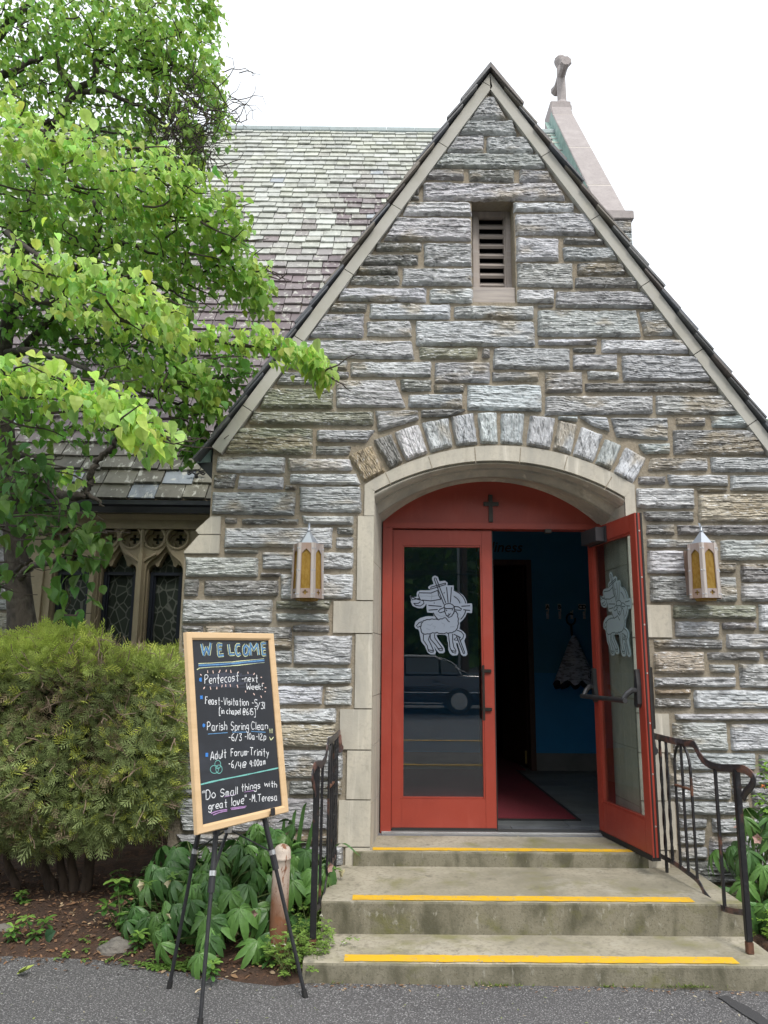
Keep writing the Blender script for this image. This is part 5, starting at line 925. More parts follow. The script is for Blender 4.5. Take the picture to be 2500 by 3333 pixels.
ex, ey = np.array([e[0] for e in eL]), np.array([e[1] for e in eL])
def bedz(X, Y):
    f = np.interp(X, ex, ey)+.05*(fbm(X*9, X*0, 4, 3)-.5); d = Y-f
    return np.clip(d/.12, -.6, 1)*.03+.045*(fbm(X*6, Y*6, 8, 4)-.45)*np.clip(d/.2, 0, 1)+.03*np.clip(d/.6, 0, 1)
def bed_sheet(name, xs, ys, zf, m, kind='structure'):
    X, Y = np.meshgrid(xs, ys); return tag(MB().grid(np.stack([X, Y, zf(X, Y)], -1)[::-1]).build(name, m, smooth=True), kind=kind)
bed_sheet('planting_bed', np.linspace(-6., -.16, 240), np.linspace(-1.3, 2.3, 110), bedz, MT['soil'])
bed_sheet('planting_bed', np.linspace(1.95, 7., 90), np.linspace(-1.2, .2, 40), lambda X, Y: .06+.03*fbm(X*6, Y*6, 2, 3)-.2*np.clip((-.95-Y)/.2, 0, 1)-.3*np.clip((2.06-X)/.1, 0, 1)*(Y < -.7), MT['soil'])
cr1 = [atZ(x, y, .0035) for x, y in ((2350, 3235), (2395, 3262), (2440, 3290), (2520, 3345))]; m_ = MB(); cc = crom(cr1, 6); nn = np.gradient(cc, axis=0); nn = np.stack([-nn[:, 1], nn[:, 0], nn[:, 2]*0], 1); nn /= np.linalg.norm(nn, axis=1)[:, None]; ww_ = (.02+.025*fbm(np.linspace(0, 5, len(cc)), np.zeros(len(cc)), 2, 3))[:, None]
A_, B_ = cc+nn*ww_, cc-nn*ww_
for q in (A_, B_): q[:, 2] = gz(q[:, 0], q[:, 1])+.006
m_.grid(np.stack([A_, B_], 1)); tag(m_.build('asphalt_crack_seal', MT['patch']), kind='structure')
# ---------------------------------------------------------------- foliage helpers
def unit(v): return v/(np.linalg.norm(v, axis=-1, keepdims=True)+1e-9)
ST_ = dict(ovate=([0, .12, .38, .66, .88, 1.], [.02, .36, .5, .37, .14, 0.]), lance=([0, .15, .4, .7, .9, 1.], [.05, .30, .48, .42, .18, 0.]), obov=([0, .2, .5, .75, .93, 1.], [.04, .16, .38, .5, .32, .1]), strap=([0, .2, .4, .6, .8, 1.], [.42, .5, .5, .45, .32, 0.]))
def leaves(mb, B, A, N, Ls, Ws, C, fold=.22, curl=.3, shape='ovate', mi=0):
    """many bent, folded leaves at once: base B, axis A, face normal N"""
    B, A, N = np.asarray(B, float), unit(np.asarray(A, float)), np.asarray(N, float); n = len(B)
    N = unit(N-A*(A*N).sum(1, keepdims=True)); S = np.cross(A, N); ts, ws = ST_[shape]; k = len(ts); V = np.zeros((n, k, 3, 3))
    Ls, Ws = np.broadcast_to(Ls, n)[:, None], np.broadcast_to(Ws, n)[:, None]; curl = np.broadcast_to(curl, n)[:, None]; fold = np.broadcast_to(fold, n)[:, None]
    for i, (t, w) in enumerate(zip(ts, ws)):
        mid = B+A*Ls*(t-curl*.25*t*t)-N*Ls*curl*t*t
        V[:, i, 1] = mid; e = N*Ws*w*fold*2+0*S
        V[:, i, 0] = mid-S*Ws*w+e; V[:, i, 2] = mid+S*Ws*w+e
    idx = np.arange(n*k*3).reshape(n, k, 3); F = np.concatenate([np.stack([idx[:, :-1, j], idx[:, :-1, j+1], idx[:, 1:, j+1], idx[:, 1:, j]], -1).reshape(-1, 4) for j in (0, 1)])
    C = np.asarray(C, float); C = np.broadcast_to(C, (n, 3)) if C.ndim == 1 else C
    sh = np.array([1.08, .9, 1.]); CC = (C[:, None, None, :]*sh[None, None, :, None]*np.ones((1, k, 1, 1))).reshape(-1, 3)
    mb.add(V.reshape(-1, 3), F, mi, CC); return mb
MT['leaf'] = mat('dogwood_leaf', (1, 1, 1), .42, spots=[(45., 3, (.75, .8, .6), .45, .7, .35, 'MULTIPLY')], bump=[(70., .5, .006)], attr=True, spec=.4, trans=.5)
MT['leaf2'] = mat('glossy_leaf', (1, 1, 1), .38, spots=[(40., 3, (.7, .75, .6), .45, .7, .4, 'MULTIPLY')], bump=[(60., .5, .006)], attr=True, spec=.45, trans=.25)
MT['bark'] = mat('dogwood_bark', (.060, .050, .042), .9, spots=[((18, 18, 9), 5, (.025, .021, .018), .45, .62, .9), (8., 5, (.13, .125, .105), .56, .74, .7)], bump=[((30, 30, 16), .9, .02)])
MT['twig'] = mat('twig_bark', (.045, .035, .028), .85, spots=[(20., 4, (.10, .085, .07), .55, .75, .7)])
# ---------------------------------------------------------------- dogwood at the left
TREE = thing('dogwood_tree', 'spreading bright green dogwood tree with tiered drooping leaves, left of the porch', 'tree', (*at(60, 2050, .75)[:2], 0.))
def px3(P): return np.array([at(x, y, Y) for x, y, Y in P])
tk = MB(); T0 = px3([(75, 2330, .8), (72, 2060, .78), (62, 1930, .76), (52, 1800, .74), (40, 1650, .7), (22, 1480, .65), (10, 1300, .6), (15, 1120, .6), (60, 900, .62), (120, 600, .7), (150, 440, .8)])
tk.tube(crom(T0, 6), np.interp(np.linspace(0, 1, len(crom(T0, 6))), [0, .15, .3, .6, 1], [.14, .10, .088, .068, .036]), 12); tk.build('trunk', MT['bark'], TREE, smooth=True)
BR = [([(55, 1900, .74), (92, 1850, .6), (174, 1830, .4), (240, 1800, .3)], .035, .008), ([(30, 1560, .68), (106, 1580, .35), (151, 1584, .2), (197, 1610, .1), (250, 1618, 0), (280, 1602, 0), (291, 1557, 0), (314, 1504, -.05), (355, 1463, -.1), (378, 1428, -.1), (430, 1380, -.1)], .042, .012), ([(278, 1603, 0), (325, 1633, -.05), (335, 1645, -.08)], .018, .004),
 ([(30, 1180, .6), (150, 1050, .3), (240, 890, .1), (294, 845, 0), (316, 779, -.05), (323, 720, -.1), (305, 654, -.1), (243, 595, -.1), (184, 559, -.1), (60, 540, 0)], .036, .01), ([(323, 720, -.1), (382, 709, -.1), (470, 700, -.1)], .014, .004), ([(225, 905, .1), (331, 889, 0), (412, 897, 0), (520, 930, 0), (640, 990, -.1)], .02, .005),
 ([(147, 445, .8), (184, 397, .8), (220, 331, .8), (250, 294, .8), (309, 250, .8), (316, 198, .8), (397, 220, .8), (500, 220, .8), (600, 215, .8)], .045, .008), ([(220, 331, .8), (257, 305, .8), (331, 298, .8), (412, 331, .8), (485, 360, .8), (544, 412, .8), (588, 470, .8)], .03, .006), ([(243, 294, .8), (195, 235, .8), (187, 176, .8), (150, 90, .8)], .025, .006),
 ([(-40, 262, .9), (73, 220, .9), (154, 176, .9)], .045, .015), ([(-30, 150, 1.), (44, 59, 1.), (103, 0, 1.), (150, -60, 1.)], .045, .02), ([(60, 440, .75), (80, 412, .75), (162, 397, .75), (300, 420, .75), (430, 440, .75)], .035, .006), ([(15, 1150, .6), (100, 1140, 0), (260, 1190, -.8), (400, 1290, -1.2)], .03, .006), ([(15, 1000, .6), (140, 980, 0), (300, 1010, -.4), (520, 1080, -.6), (760, 1120, -.6), (960, 1140, -.6)], .032, .005), ([(20, 1250, .6), (300, 1240, .3), (500, 1290, .1), (640, 1330, .05)], .028, .006), ([(40, 820, .6), (200, 780, .1), (420, 800, -.1), (640, 870, -.1)], .03, .005), ([(60, 780, .6), (30, 760, -.6), (200, 880, -1.), (400, 960, -1.1)], .025, .005),
 ([(30, 1500, .7), (100, 1480, .3), (140, 1520, -.3), (200, 1700, -.5)], .018, .005), ([(-60, 1850, .3), (20, 1880, 0), (75, 1840, -.1), (98, 1820, -.2)], .022, .008)]
# sprays: (pixel centre line with depth, half height in pixels, depth spread m, leaf length m, tone, leaves per m2)
SPR = [
 ([(-60,1235,-1.5),(120,1245,-1.5),(250,1285,-1.5),(380,1340,-1.5),(500,1440,-1.45)], 66, .16, .082, 'b', 620),
 ([(420,1330,-1.4),(490,1400,-1.4),(545,1440,-1.4)], 60, .15, .08, 'b', 520), ([(-60,1330,-1.1),(60,1310,-1.1),(140,1350,-1.1)], 60, .2, .09, 'd', 260),
 ([(-40,860,-1.2),(150,890,-1.2),(300,930,-1.2),(440,980,-1.2),(590,1050,-1.15)], 62, .2, .078, 'b', 600),
 ([(-40,405,-.5),(90,430,-.5),(60,390,-.5)], 40, .2, .085, 'b', 420), ([(-40,470,-.7),(150,490,-.7),(290,520,-.7),(420,590,-.7),(530,620,-.65),(630,610,-.6)], 62, .22, .08, 'b', 600), ([(240,440,-.6),(300,480,-.6)], 30, .1, .08, 'b', 420),
 ([(-40,640,-.3),(180,640,-.3),(380,690,-.3),(560,730,-.3),(700,740,-.3),(790,730,-.3)], 75, .28, .078, 'm', 560),
 ([(200,830,0.),(420,860,0.),(600,890,0.),(760,910,0.),(860,950,-.05)], 62, .3, .076, 'm', 560), ([(700,860,-.1),(800,890,-.1),(880,920,-.1)], 45, .15, .076, 'b', 420),
 ([(200,1020,-.3),(400,1050,-.5),(600,1090,-.6),(800,1105,-.62),(930,1140,-.62),(1010,1175,-.62),(1055,1215,-.6)], 34, .12, .08, 'b', 700), ([(1000,1170,-.6),(1050,1220,-.6),(1045,1240,-.6)], 24, .06, .085, 'b', 380),
 ([(330,1180,.1),(520,1230,0.),(650,1270,0.),(720,1310,-.05)], 62, .25, .084, 'm', 480), ([(560,1200,0.),(720,1220,0.),(800,1180,-.1)], 55, .25, .082, 'd', 420), ([(560,1350,.1),(640,1400,.1),(650,1440,.1),(600,1470,.1)], 48, .15, .088, 'd', 420),
 ([(60,1080,.4),(260,1120,.4),(480,1150,.4),(620,1150,.3)], 75, .3, .08, 'd', 420), ([(-40,1000,.4),(200,980,.4),(420,1000,.4),(600,1020,.4)], 60, .3, .08, 'd', 380), ([(-40,760,.4),(200,760,.5),(400,790,.5),(560,800,.5)], 55, .3, .08, 'd', 420), ([(-40,700,.1),(100,720,.1),(230,760,.1)], 50, .2, .08, 'm', 420), ([(-40,560,.6),(250,600,.6),(450,640,.6)], 55, .3, .08, 'd', 330),
 ([(-40,40,1.),(200,40,1.),(420,30,1.),(600,20,1.),(700,15,1.)], 55, .4, .085, 'm', 420), ([(-40,130,1.1),(200,120,1.1),(400,120,1.1),(520,140,1.)], 60, .4, .085, 'g', 400), ([(120,110,.6),(300,105,.6),(440,140,.6),(540,170,.6)], 42, .25, .08, 'm', 460), ([(-40,215,1.1),(150,230,1.1),(350,220,1.),(520,215,.9),(630,225,.9),(715,250,.9)], 48, .35, .082, 'm', 420), ([(600,240,.9),(680,290,.9),(720,360,.9),(700,410,.9)], 36, .25, .08, 'm', 400), ([(-40,320,1.1),(150,330,1.1),(330,340,1.),(500,370,.9)], 55, .4, .082, 'g', 380), ([(380,300,.9),(520,330,.9),(600,400,.9),(640,470,.9),(610,530,.9)], 55, .3, .08, 'm', 330), ([(60,400,.9),(250,440,.9),(430,470,.9),(520,520,.9)], 45, .35, .08, 'g', 380), ([(480,520,.8),(560,540,.8),(600,560,.8)], 36, .2, .08, 'm', 380),
 ([(560,60,1.),(660,40,1.),(710,30,1.)], 28, .2, .08, 'm', 240), ([(640,110,1.),(560,120,1.),(520,100,1.)], 26, .2, .08, 'm', 240),
 ([(-20,1470,-.5),(90,1500,-.5),(120,1560,-.5),(100,1640,-.5)], 60, .2, .095, 'k', 260), ([(40,1620,-.4),(160,1650,-.4),(250,1700,-.4),(310,1740,-.4),(330,1780,-.4)], 58, .2, .095, 'k', 260), ([(-30,1700,-.4),(80,1720,-.4),(200,1780,-.4),(290,1850,-.4)], 62, .2, .095, 'k', 230), ([(-30,1850,-.4),(30,1900,-.4)], 50, .15, .095, 'k', 200), ([(150,1880,-.4),(200,1940,-.4),(235,1990,-.4),(260,1960,-.4)], 40, .12, .10, 'k', 200), ([(180,1540,-.1),(260,1545,-.1)], 26, .1, .09, 'm', 260), ([(-40,1400,.2),(200,1400,.2),(400,1420,.2)], 36, .2, .085, 'd', 200), ([(-60,1580,.2),(40,1600,.2)], 70, .2, .09, 'k', 220)]
SPR += [([(-700, y, d), (-450, y-20, d), (-60, y-10, d)], 85, .4, .085, t, 230) for y, d, t in ((80, 1., 'g'), (260, 1., 'm'), (430, .6, 'm'), (600, .2, 'm'), (780, 0., 'd'), (930, -.2, 'm'), (1080, .2, 'd'), (1230, -.6, 'm'), (1400, -.2, 'd'))]      # the crown goes on past the frame
BR += [([(0, yy, .65), (-250, yy-60, .5), (-620, yy-90, .5)], .035, .006) for yy in (480, 800, 1120, 1380)]
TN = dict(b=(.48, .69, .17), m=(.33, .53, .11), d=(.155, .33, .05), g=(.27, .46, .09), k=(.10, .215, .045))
for P, r0, r1 in BR:
    C_ = crom(px3(P), 6); C_ = C_+.012*RNG.normal(size=C_.shape)*np.linspace(0, 1, len(C_))[:, None]; m_ = MB(); m_.tube(C_, np.linspace(r0, r1, len(C_)), 8); m_.build('branch', MT['bark'], TREE, smooth=True)
cf, tw = MB(), MB()
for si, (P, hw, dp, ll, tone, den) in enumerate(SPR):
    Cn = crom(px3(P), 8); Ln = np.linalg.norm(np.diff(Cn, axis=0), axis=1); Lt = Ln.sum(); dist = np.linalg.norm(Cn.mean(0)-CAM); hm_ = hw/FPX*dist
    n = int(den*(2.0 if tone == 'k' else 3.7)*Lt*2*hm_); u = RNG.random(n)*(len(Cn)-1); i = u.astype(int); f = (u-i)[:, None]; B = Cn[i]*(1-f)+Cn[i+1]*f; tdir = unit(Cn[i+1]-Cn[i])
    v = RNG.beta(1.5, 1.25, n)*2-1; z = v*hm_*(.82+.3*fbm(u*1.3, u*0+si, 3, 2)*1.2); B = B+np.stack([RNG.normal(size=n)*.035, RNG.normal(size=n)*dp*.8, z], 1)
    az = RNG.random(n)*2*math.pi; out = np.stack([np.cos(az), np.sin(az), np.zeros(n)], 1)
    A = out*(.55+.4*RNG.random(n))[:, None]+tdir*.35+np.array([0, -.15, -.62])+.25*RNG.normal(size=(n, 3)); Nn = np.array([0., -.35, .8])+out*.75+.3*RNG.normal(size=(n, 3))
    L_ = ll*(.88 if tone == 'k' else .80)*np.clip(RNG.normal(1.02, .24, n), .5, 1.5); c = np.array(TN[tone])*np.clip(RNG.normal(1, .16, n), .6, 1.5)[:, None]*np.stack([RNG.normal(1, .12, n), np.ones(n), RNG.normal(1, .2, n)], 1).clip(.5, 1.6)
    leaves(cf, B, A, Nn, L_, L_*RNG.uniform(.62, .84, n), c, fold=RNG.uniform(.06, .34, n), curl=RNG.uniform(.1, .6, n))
    for k in range(int(5+Lt*9) if hw > 40 else int(2+Lt*2)):       # twigs under the leaves
        a = RNG.integers(0, max(1, len(Cn)-6)); q = Cn[a]+np.array([0, RNG.normal()*dp*.6, RNG.normal()*hm_*.5-.02]); pts = [q]; dr = unit(Cn[min(a+5, len(Cn)-1)]-Cn[a])+.5*RNG.normal(size=3)*np.array([1, 1, .4])
        for s_ in range(5): dr = unit((dr+.35*RNG.normal(size=3))*[1, 1, .5]); q = q+dr*.07; pts.append(q)
        tw.tube(pts, np.linspace(.0075, .0025, 6), 4, cap=False)
MB_bare = tw
for k in range(260):      # bare fine twigs in the upper crown
    x, y = RNG.normal(590, 75), RNG.normal(400, 85); q = at(x, y, .75+.2*RNG.normal()); dr = np.array([RNG.normal()*.8+.4, RNG.normal()*.5, RNG.normal()*.7-.15]); pts = [q]
    for s_ in range(5): dr = unit(dr+.5*RNG.normal(size=3)); q = q+dr*.075; pts.append(q)
    tw.tube(pts, np.linspace(.005, .0018, 6), 4, cap=False)
cf.build('crown', MT['leaf'], TREE); tag(tw.build('twigs', MT['twig'], TREE), kind='stuff')
# ---------------------------------------------------------------- clipped arborvitae hedge
MT['scale'] = mat('arborvitae_spray', (1, 1, 1), .55, attr=True, spec=.3, trans=.3)
MT['deadtwig'] = mat('bare_hedge_twig', (.24, .175, .13), .9, spots=[(25., 4, (.42, .34, .26), .5, .72, .7)])
MT['hstem'] = mat('hedge_stem_bark', (.085, .062, .046), .95, spots=[((20, 20, 4), 5, (.04, .028, .022), .45, .65, .9)], bump=[((30, 30, 6), .8, .015)])
MT['hcore'] = mat('hedge_dark_core', (.016, .016, .009), .95)
HG = thing('hedge', 'dense clipped arborvitae hedge with bare brown twigs, below the traceried window', 'hedge', (-2.2, .1, 0))
HX0, HX1, HY0, HY1, HZ0, HZ1 = -4.2, -1.22, -.50, .72, .42, 1.60
def hsurf(n, rng):      # points and outward normals on the lumpy hedge surface
    w = np.array([3.6, 3.4, 1.8, 1.2]); w = w/w.sum(); f = rng.choice(4, n, p=w); a, b = rng.random(n), rng.random(n); P = np.zeros((n, 3)); N = np.zeros((n, 3))
    X = HX0+(HX1-HX0)*a
    fr = f == 0; P[fr] = np.stack([X, np.full(n, HY0), HZ0+(HZ1-HZ0)*b], 1)[fr]; N[fr] = (0, -1, .15)
    tp = f == 1; P[tp] = np.stack([X, HY0+(HY1-HY0)*b, np.full(n, HZ1)], 1)[tp]; N[tp] = (0, -.1, 1)
    rt = f == 2; P[rt] = np.stack([np.full(n, HX1), HY0+(HY1-HY0)*a, HZ0+(HZ1-HZ0)*b], 1)[rt]; N[rt] = (1, 0, .1)
    bt = f == 3; P[bt] = np.stack([X, HY0+(HY1-HY0)*b*.7, np.full(n, HZ0)], 1)[bt]; N[bt] = (0, -.3, -1)
    c = np.array([(HX0+HX1)/2, (HY0+HY1)/2, (HZ0+HZ1)/2]); h = np.array([HX1-HX0, HY1-HY0, HZ1-HZ0])/2
    q = (P-c)/h; r_ = .26          # round the corners
    e = np.abs(q*h)-(h-r_); e = np.clip(e, 0, None); l = np.linalg.norm(e, axis=1); k = np.where(l > r_, r_/np.maximum(l, 1e-6), 1.)[:, None]
    P = c+np.sign(q)*(np.minimum(np.abs(q*h), h-r_)+e*k); N = unit(N+np.sign(q)*e/r_*.8)
    P[:, 1] += .26*np.clip((.85-P[:, 2])/.5, 0, 1)**1.5*(P[:, 1] < .1)        # tucked in towards the stems
    d = .34*(fbm(P[:, 0]*2.3+P[:, 1]*2, P[:, 2]*2.6, 31, 4)-.5)+.10*(fbm(P[:, 0]*7, P[:, 2]*8+P[:, 1]*6, 32, 2)-.5)
    P[:, 2] += .10*(fbm(P[:, 0]*1.5, P[:, 0]*0, 33, 2)-.5)
    return P+N*d[:, None], N
hf_ = MB(); rg_ = np.random.default_rng(5)
def fronds(P, N, size, C):
    n = len(P); ax = unit(N*.55+np.array([0, 0, .1])+.75*rg_.normal(size=(n, 3))); nn = unit(np.cross(ax, rg_.normal(size=(n, 3)))); S = np.cross(ax, nn); Q = []; CC = []
    for j, (t, sd_, ln, ang) in enumerate([(0, 0, 1., 0), (.12, 1, .5, .75), (.2, -1, .5, .75), (.33, 1, .5, .7), (.42, -1, .48, .7), (.55, 1, .4, .65), (.63, -1, .36, .65), (.76, 1, .26, .6), (.83, -1, .22, .6)]):
        d = unit(ax*math.cos(ang)+S*sd_*math.sin(ang)-nn*.12*t); b = P+ax*size[:, None]*t-nn*size[:, None]*.25*t*t; w = np.cross(d, nn)*size[:, None]*(.026 if j == 0 else .036); ln_ = size[:, None]*ln*rg_.uniform(.75, 1.15, (n, 1))
        Q.append(np.stack([b-w*.5, b+d*ln_*.45-w, b+d*ln_, b+d*ln_*.45+w], 1)); CC.append(np.repeat((C*(1+.12*(t if j else 0)))[:, None, :], 4, 1))
    Q = np.stack(Q, 1).reshape(-1, 3); CC = np.stack(CC, 1).reshape(-1, 3); F = np.arange(len(Q)).reshape(-1, 4); hf_.add(Q, F, 0, CC)
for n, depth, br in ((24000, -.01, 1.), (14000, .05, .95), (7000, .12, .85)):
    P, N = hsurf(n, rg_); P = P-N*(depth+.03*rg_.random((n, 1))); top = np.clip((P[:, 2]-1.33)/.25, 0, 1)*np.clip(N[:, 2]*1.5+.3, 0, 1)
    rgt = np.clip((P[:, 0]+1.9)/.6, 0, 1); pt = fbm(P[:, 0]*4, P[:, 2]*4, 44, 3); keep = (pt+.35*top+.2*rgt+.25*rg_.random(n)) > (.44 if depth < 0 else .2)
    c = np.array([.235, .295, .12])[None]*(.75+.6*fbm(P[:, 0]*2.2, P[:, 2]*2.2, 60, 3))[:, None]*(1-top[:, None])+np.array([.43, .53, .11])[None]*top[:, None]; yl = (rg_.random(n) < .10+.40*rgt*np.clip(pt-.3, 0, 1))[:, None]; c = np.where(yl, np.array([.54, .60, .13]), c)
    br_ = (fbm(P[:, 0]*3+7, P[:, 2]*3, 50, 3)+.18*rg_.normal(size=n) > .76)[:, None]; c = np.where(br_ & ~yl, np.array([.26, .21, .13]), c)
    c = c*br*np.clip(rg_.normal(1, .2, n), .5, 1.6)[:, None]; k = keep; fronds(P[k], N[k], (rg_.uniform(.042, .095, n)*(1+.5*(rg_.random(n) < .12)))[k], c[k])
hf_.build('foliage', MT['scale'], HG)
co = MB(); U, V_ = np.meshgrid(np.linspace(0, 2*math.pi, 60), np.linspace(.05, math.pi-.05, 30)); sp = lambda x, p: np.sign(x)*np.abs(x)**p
cxh, cyh, czh = (HX0+HX1)/2, (HY0+HY1)/2+.08, (HZ0+HZ1)/2-.02; co.grid(np.stack([cxh+((HX1-HX0)/2-.24)*sp(np.sin(V_)*np.cos(U), .5), cyh+((HY1-HY0)/2-.26)*sp(np.sin(V_)*np.sin(U), .6), czh+((HZ1-HZ0)/2-.10)*sp(np.cos(V_), .5)], -1)); co.build('dark_core', MT['hcore'], HG)  # near-black solid added for the shade between the sprays
ht = MB()
P, N = hsurf(900, rg_)
for p, n in zip(P, N):
    if n[2] > .8 and rg_.random() < .6: continue
    q = p-n*.09; dr = unit(n*.5+rg_.normal(size=3)*.55+np.array([0, 0, .45])); pts = [q]
    for s_ in range(5): dr = unit(dr+.3*rg_.normal(size=3)); q = q+dr*rg_.uniform(.03, .065); pts.append(q)
    ht.tube(pts, np.linspace(.0055, .0022, 6), 4, cap=False)
    if rg_.random() < .6:
        q = pts[3]; dr = unit(dr+.8*rg_.normal(size=3)); ht.tube([q, q+dr*.05, q+dr*.09+.02*rg_.normal(size=3)], [.004, .003, .002], 4, cap=False)
tag(ht.build('bare_twigs', MT['deadtwig'], HG), kind='stuff')
for (xa, ya, xb, yb, r) in ((178, 2950, 138, 2800, .042), (208, 2950, 196, 2790, .034), (238, 2945, 232, 2780, .036), (256, 2955, 300, 2760, .044), (60, 2940, 20, 2790, .03)):
    a, b = at(xa, ya, .12), at(xb, yb, .1); a[2] = min(a[2], .02); pts = crom([a, a*.6+b*.4+[.015, 0, 0], b, b+(b-a)*.6+[0, .12, .1]], 5); m_ = MB(); m_.tube(pts, np.linspace(r*1.15, r*.5, len(pts))*(1+.1*RNG.normal(size=len(pts))), 9); m_.build('stem', MT['hstem'], HG, smooth=True)
# ---------------------------------------------------------------- small plants
def rosette(mb, c, n, l, w, col, tilt=(.2, .7), shape='obov', curl=.35, jit=.15, rg=RNG):
    az = np.arange(n)/n*2*math.pi+rg.random()*6+rg.normal(size=n)*jit; t = rg.uniform(*tilt, n)
    A = np.stack([np.cos(az)*np.cos(t), np.sin(az)*np.cos(t), np.sin(t)], 1); Nn = np.stack([-np.cos(az)*np.sin(t), -np.sin(az)*np.sin(t), np.cos(t)], 1); L_ = l*rg.uniform(.75, 1.15, n)
    C = np.array(col)*rg.normal(1, .14, (n, 1)).clip(.6, 1.4); leaves(mb, np.tile(c, (n, 1)), A, Nn, L_, L_*w, C, .15, curl, shape)
MT['hell'] = mat('hellebore_leaf', (1, 1, 1), .36, spots=[((60, 60, 60), 3, (.7, .75, .7), .45, .65, .4, 'MULTIPLY')], bump=[(50., .4, .006)], attr=True, spec=.5, trans=.15)
MT['petal'] = mat('hellebore_sepal', (1, 1, 1), .6, attr=True, trans=.3)
MT['stem'] = mat('green_stem', (.12, .17, .05), .6)
def hellebore(label, c, R, H, n, seed, flowers=0, front=0., grp='hellebores by the steps'):
    rg = np.random.default_rng(seed); T_ = thing('hellebore', label, 'plant', c, grp); lf, st, fl = MB(), MB(), []
    for k in range(n):
        az = rg.random()*2*math.pi if rg.random() > front else rg.normal(-math.pi/2, .9); r = R*math.sqrt(rg.uniform(.02, 1.)); h = H*(1-.86*(r/R)**2.2)*rg.uniform(.78, 1.05)
        p0 = np.array(c)+[.04*rg.normal(), .04*rg.normal(), 0]; p = np.array(c)+[r*math.cos(az), r*math.sin(az), h]
        st.tube(crom([p0, p0*.55+p*.45+[0, 0, h*.35], p], 3), .0038, 5, cap=False)
        od = np.array([math.cos(az), math.sin(az), 0.]); nrm = unit(od*(.35+.5*r/R)+np.array([0, -.15, .8])+.15*rg.normal(size=3)); fwd = unit(od-nrm*(od@nrm)); sd_ = np.cross(nrm, fwd)
        m = rg.integers(6, 9); fan = np.linspace(-1.9, 1.9, m)+rg.normal(size=m)*.08; L_ = rg.uniform(.135, .18)*(1-.28*np.abs(fan)/1.9)
        A = np.array([fwd*math.cos(a)+sd_*math.sin(a) for a in fan])-nrm*.32; col = np.array([.07, .165, .045]) if rg.random() < .6 else np.array([.12, .25, .06]); col = col*rg.uniform(.75, 1.25)
        leaves(lf, np.tile(p, (m, 1)), A, np.tile(nrm, (m, 1))+.12*rg.normal(size=(m, 3)), L_, L_*rg.uniform(.24, .30), col*rg.normal(1, .08, (m, 1)), .16, rg.uniform(.35, .8, m), 'lance')
    lf.build('foliage', MT['hell'], T_, smooth=True); st.build('stalks', MT['stem'], T_)
    for k in range(flowers):
        az = rg.normal(-math.pi/2, 1.); r = R*rg.uniform(.5, 1.1); p = np.array(c)+[r*math.cos(az), r*math.sin(az), H*rg.uniform(.30, .95)*(1-.3*r/R)]; f = MB(); out = unit(np.array([math.cos(az)*.7, math.sin(az), -.35])+.3*rg.normal(size=3)); a_ = unit(np.cross(out, [0, 0, 1.])); b_ = np.cross(out, a_); m = 5
        ag = np.arange(m)/m*2*math.pi+rg.random(); A = np.array([a_*math.cos(t)+b_*math.sin(t) for t in ag])+out*.45; base = np.array([.62, .56, .36]) if rg.random() < .75 else np.array([.52, .34, .30])
        leaves(f, np.tile(p, (m, 1)), A, -A*.3+out, .034, .034, base*rg.uniform(.85, 1.15)*rg.normal(1, .05, (m, 1)), .25, -.25, 'ovate'); f.lathe([(0, .008), (.006, .004), (.007, 0)], 6, p, 0, (.55, .55, .2)); f.build('flower', MT['petal'], T_)
        if k % 2 == 0: b = MB(); rosette(b, p-out*.03, 5, .05, .38, (.15, .27, .06), (.2, .8), 'lance', rg=rg); b.build('bract', MT['leaf2'], T_)
def gpt(x, y, z=.02): q = atZ(x, y, z); return (float(q[0]), float(q[1]), float(z))
hellebore('large dark green hellebore between the easel legs', (-.84, -.70, .03), .40, .50, 70, 1, 5, .4)
hellebore('hellebore growing against the wall behind the bollard', (-.62, -.30, .04), .38, .56, 48, 2, 3, .3)
hellebore('hellebore beside the hedge, left of the easel', (-1.12, -.46, .04), .34, .46, 42, 3, 0, .3)
hellebore('hellebore leaves spilling over the left handrail foot', (-.42, -.40, .05), .26, .46, 26, 6, 1, .3)
hellebore('hellebore with cream flowers behind the right handrail', (2.30, -.36, .07), .36, .70, 46, 4, 11, .3)
hellebore('cream flowering hellebore at the right edge, in front of the wall', (2.60, -.58, .07), .34, .52, 34, 5, 16, .3)
# strap-leaved iris by the wall
IR = thing('iris_clump', 'strap leaved iris clump by the wall behind the hellebores', 'plant', (-.52, -.1, .04)); m_ = MB(); rg = np.random.default_rng(8)
for (x, y, z1, dx, bend) in ((-.60, -.1, .50, .02, 0), (-.56, -.12, .56, .05, 0), (-.52, -.1, .60, .07, 0), (-.50, -.14, .52, -.28, 1), (-.48, -.1, .58, .12, 0), (-.47, -.12, .42, .30, 1), (-.55, -.16, .44, -.05, 0)):
    pts = crom([(x, y, .04), (x+dx*.35, y-.01, z1*.6), (x+dx*.8, y-.03, z1), (x+dx*1.1+.04*bend*np.sign(dx), y-.05, z1+(.06 if not bend else -.07))], 5); Nn = len(pts); w = np.interp(np.linspace(0, 1, Nn), [0, .5, .85, 1], [.013, .015, .009, .001])[:, None]; sdv = np.array([[.85, .5, 0]])
    m_.grid(np.stack([pts-sdv*w, pts+np.array([[0, -.003, 0]]), pts+sdv*w], 1), 0, np.array([.085, .19, .055])*rg.uniform(.8, 1.2))
m_.build('blades', MT['leaf2'], IR, smooth=True)
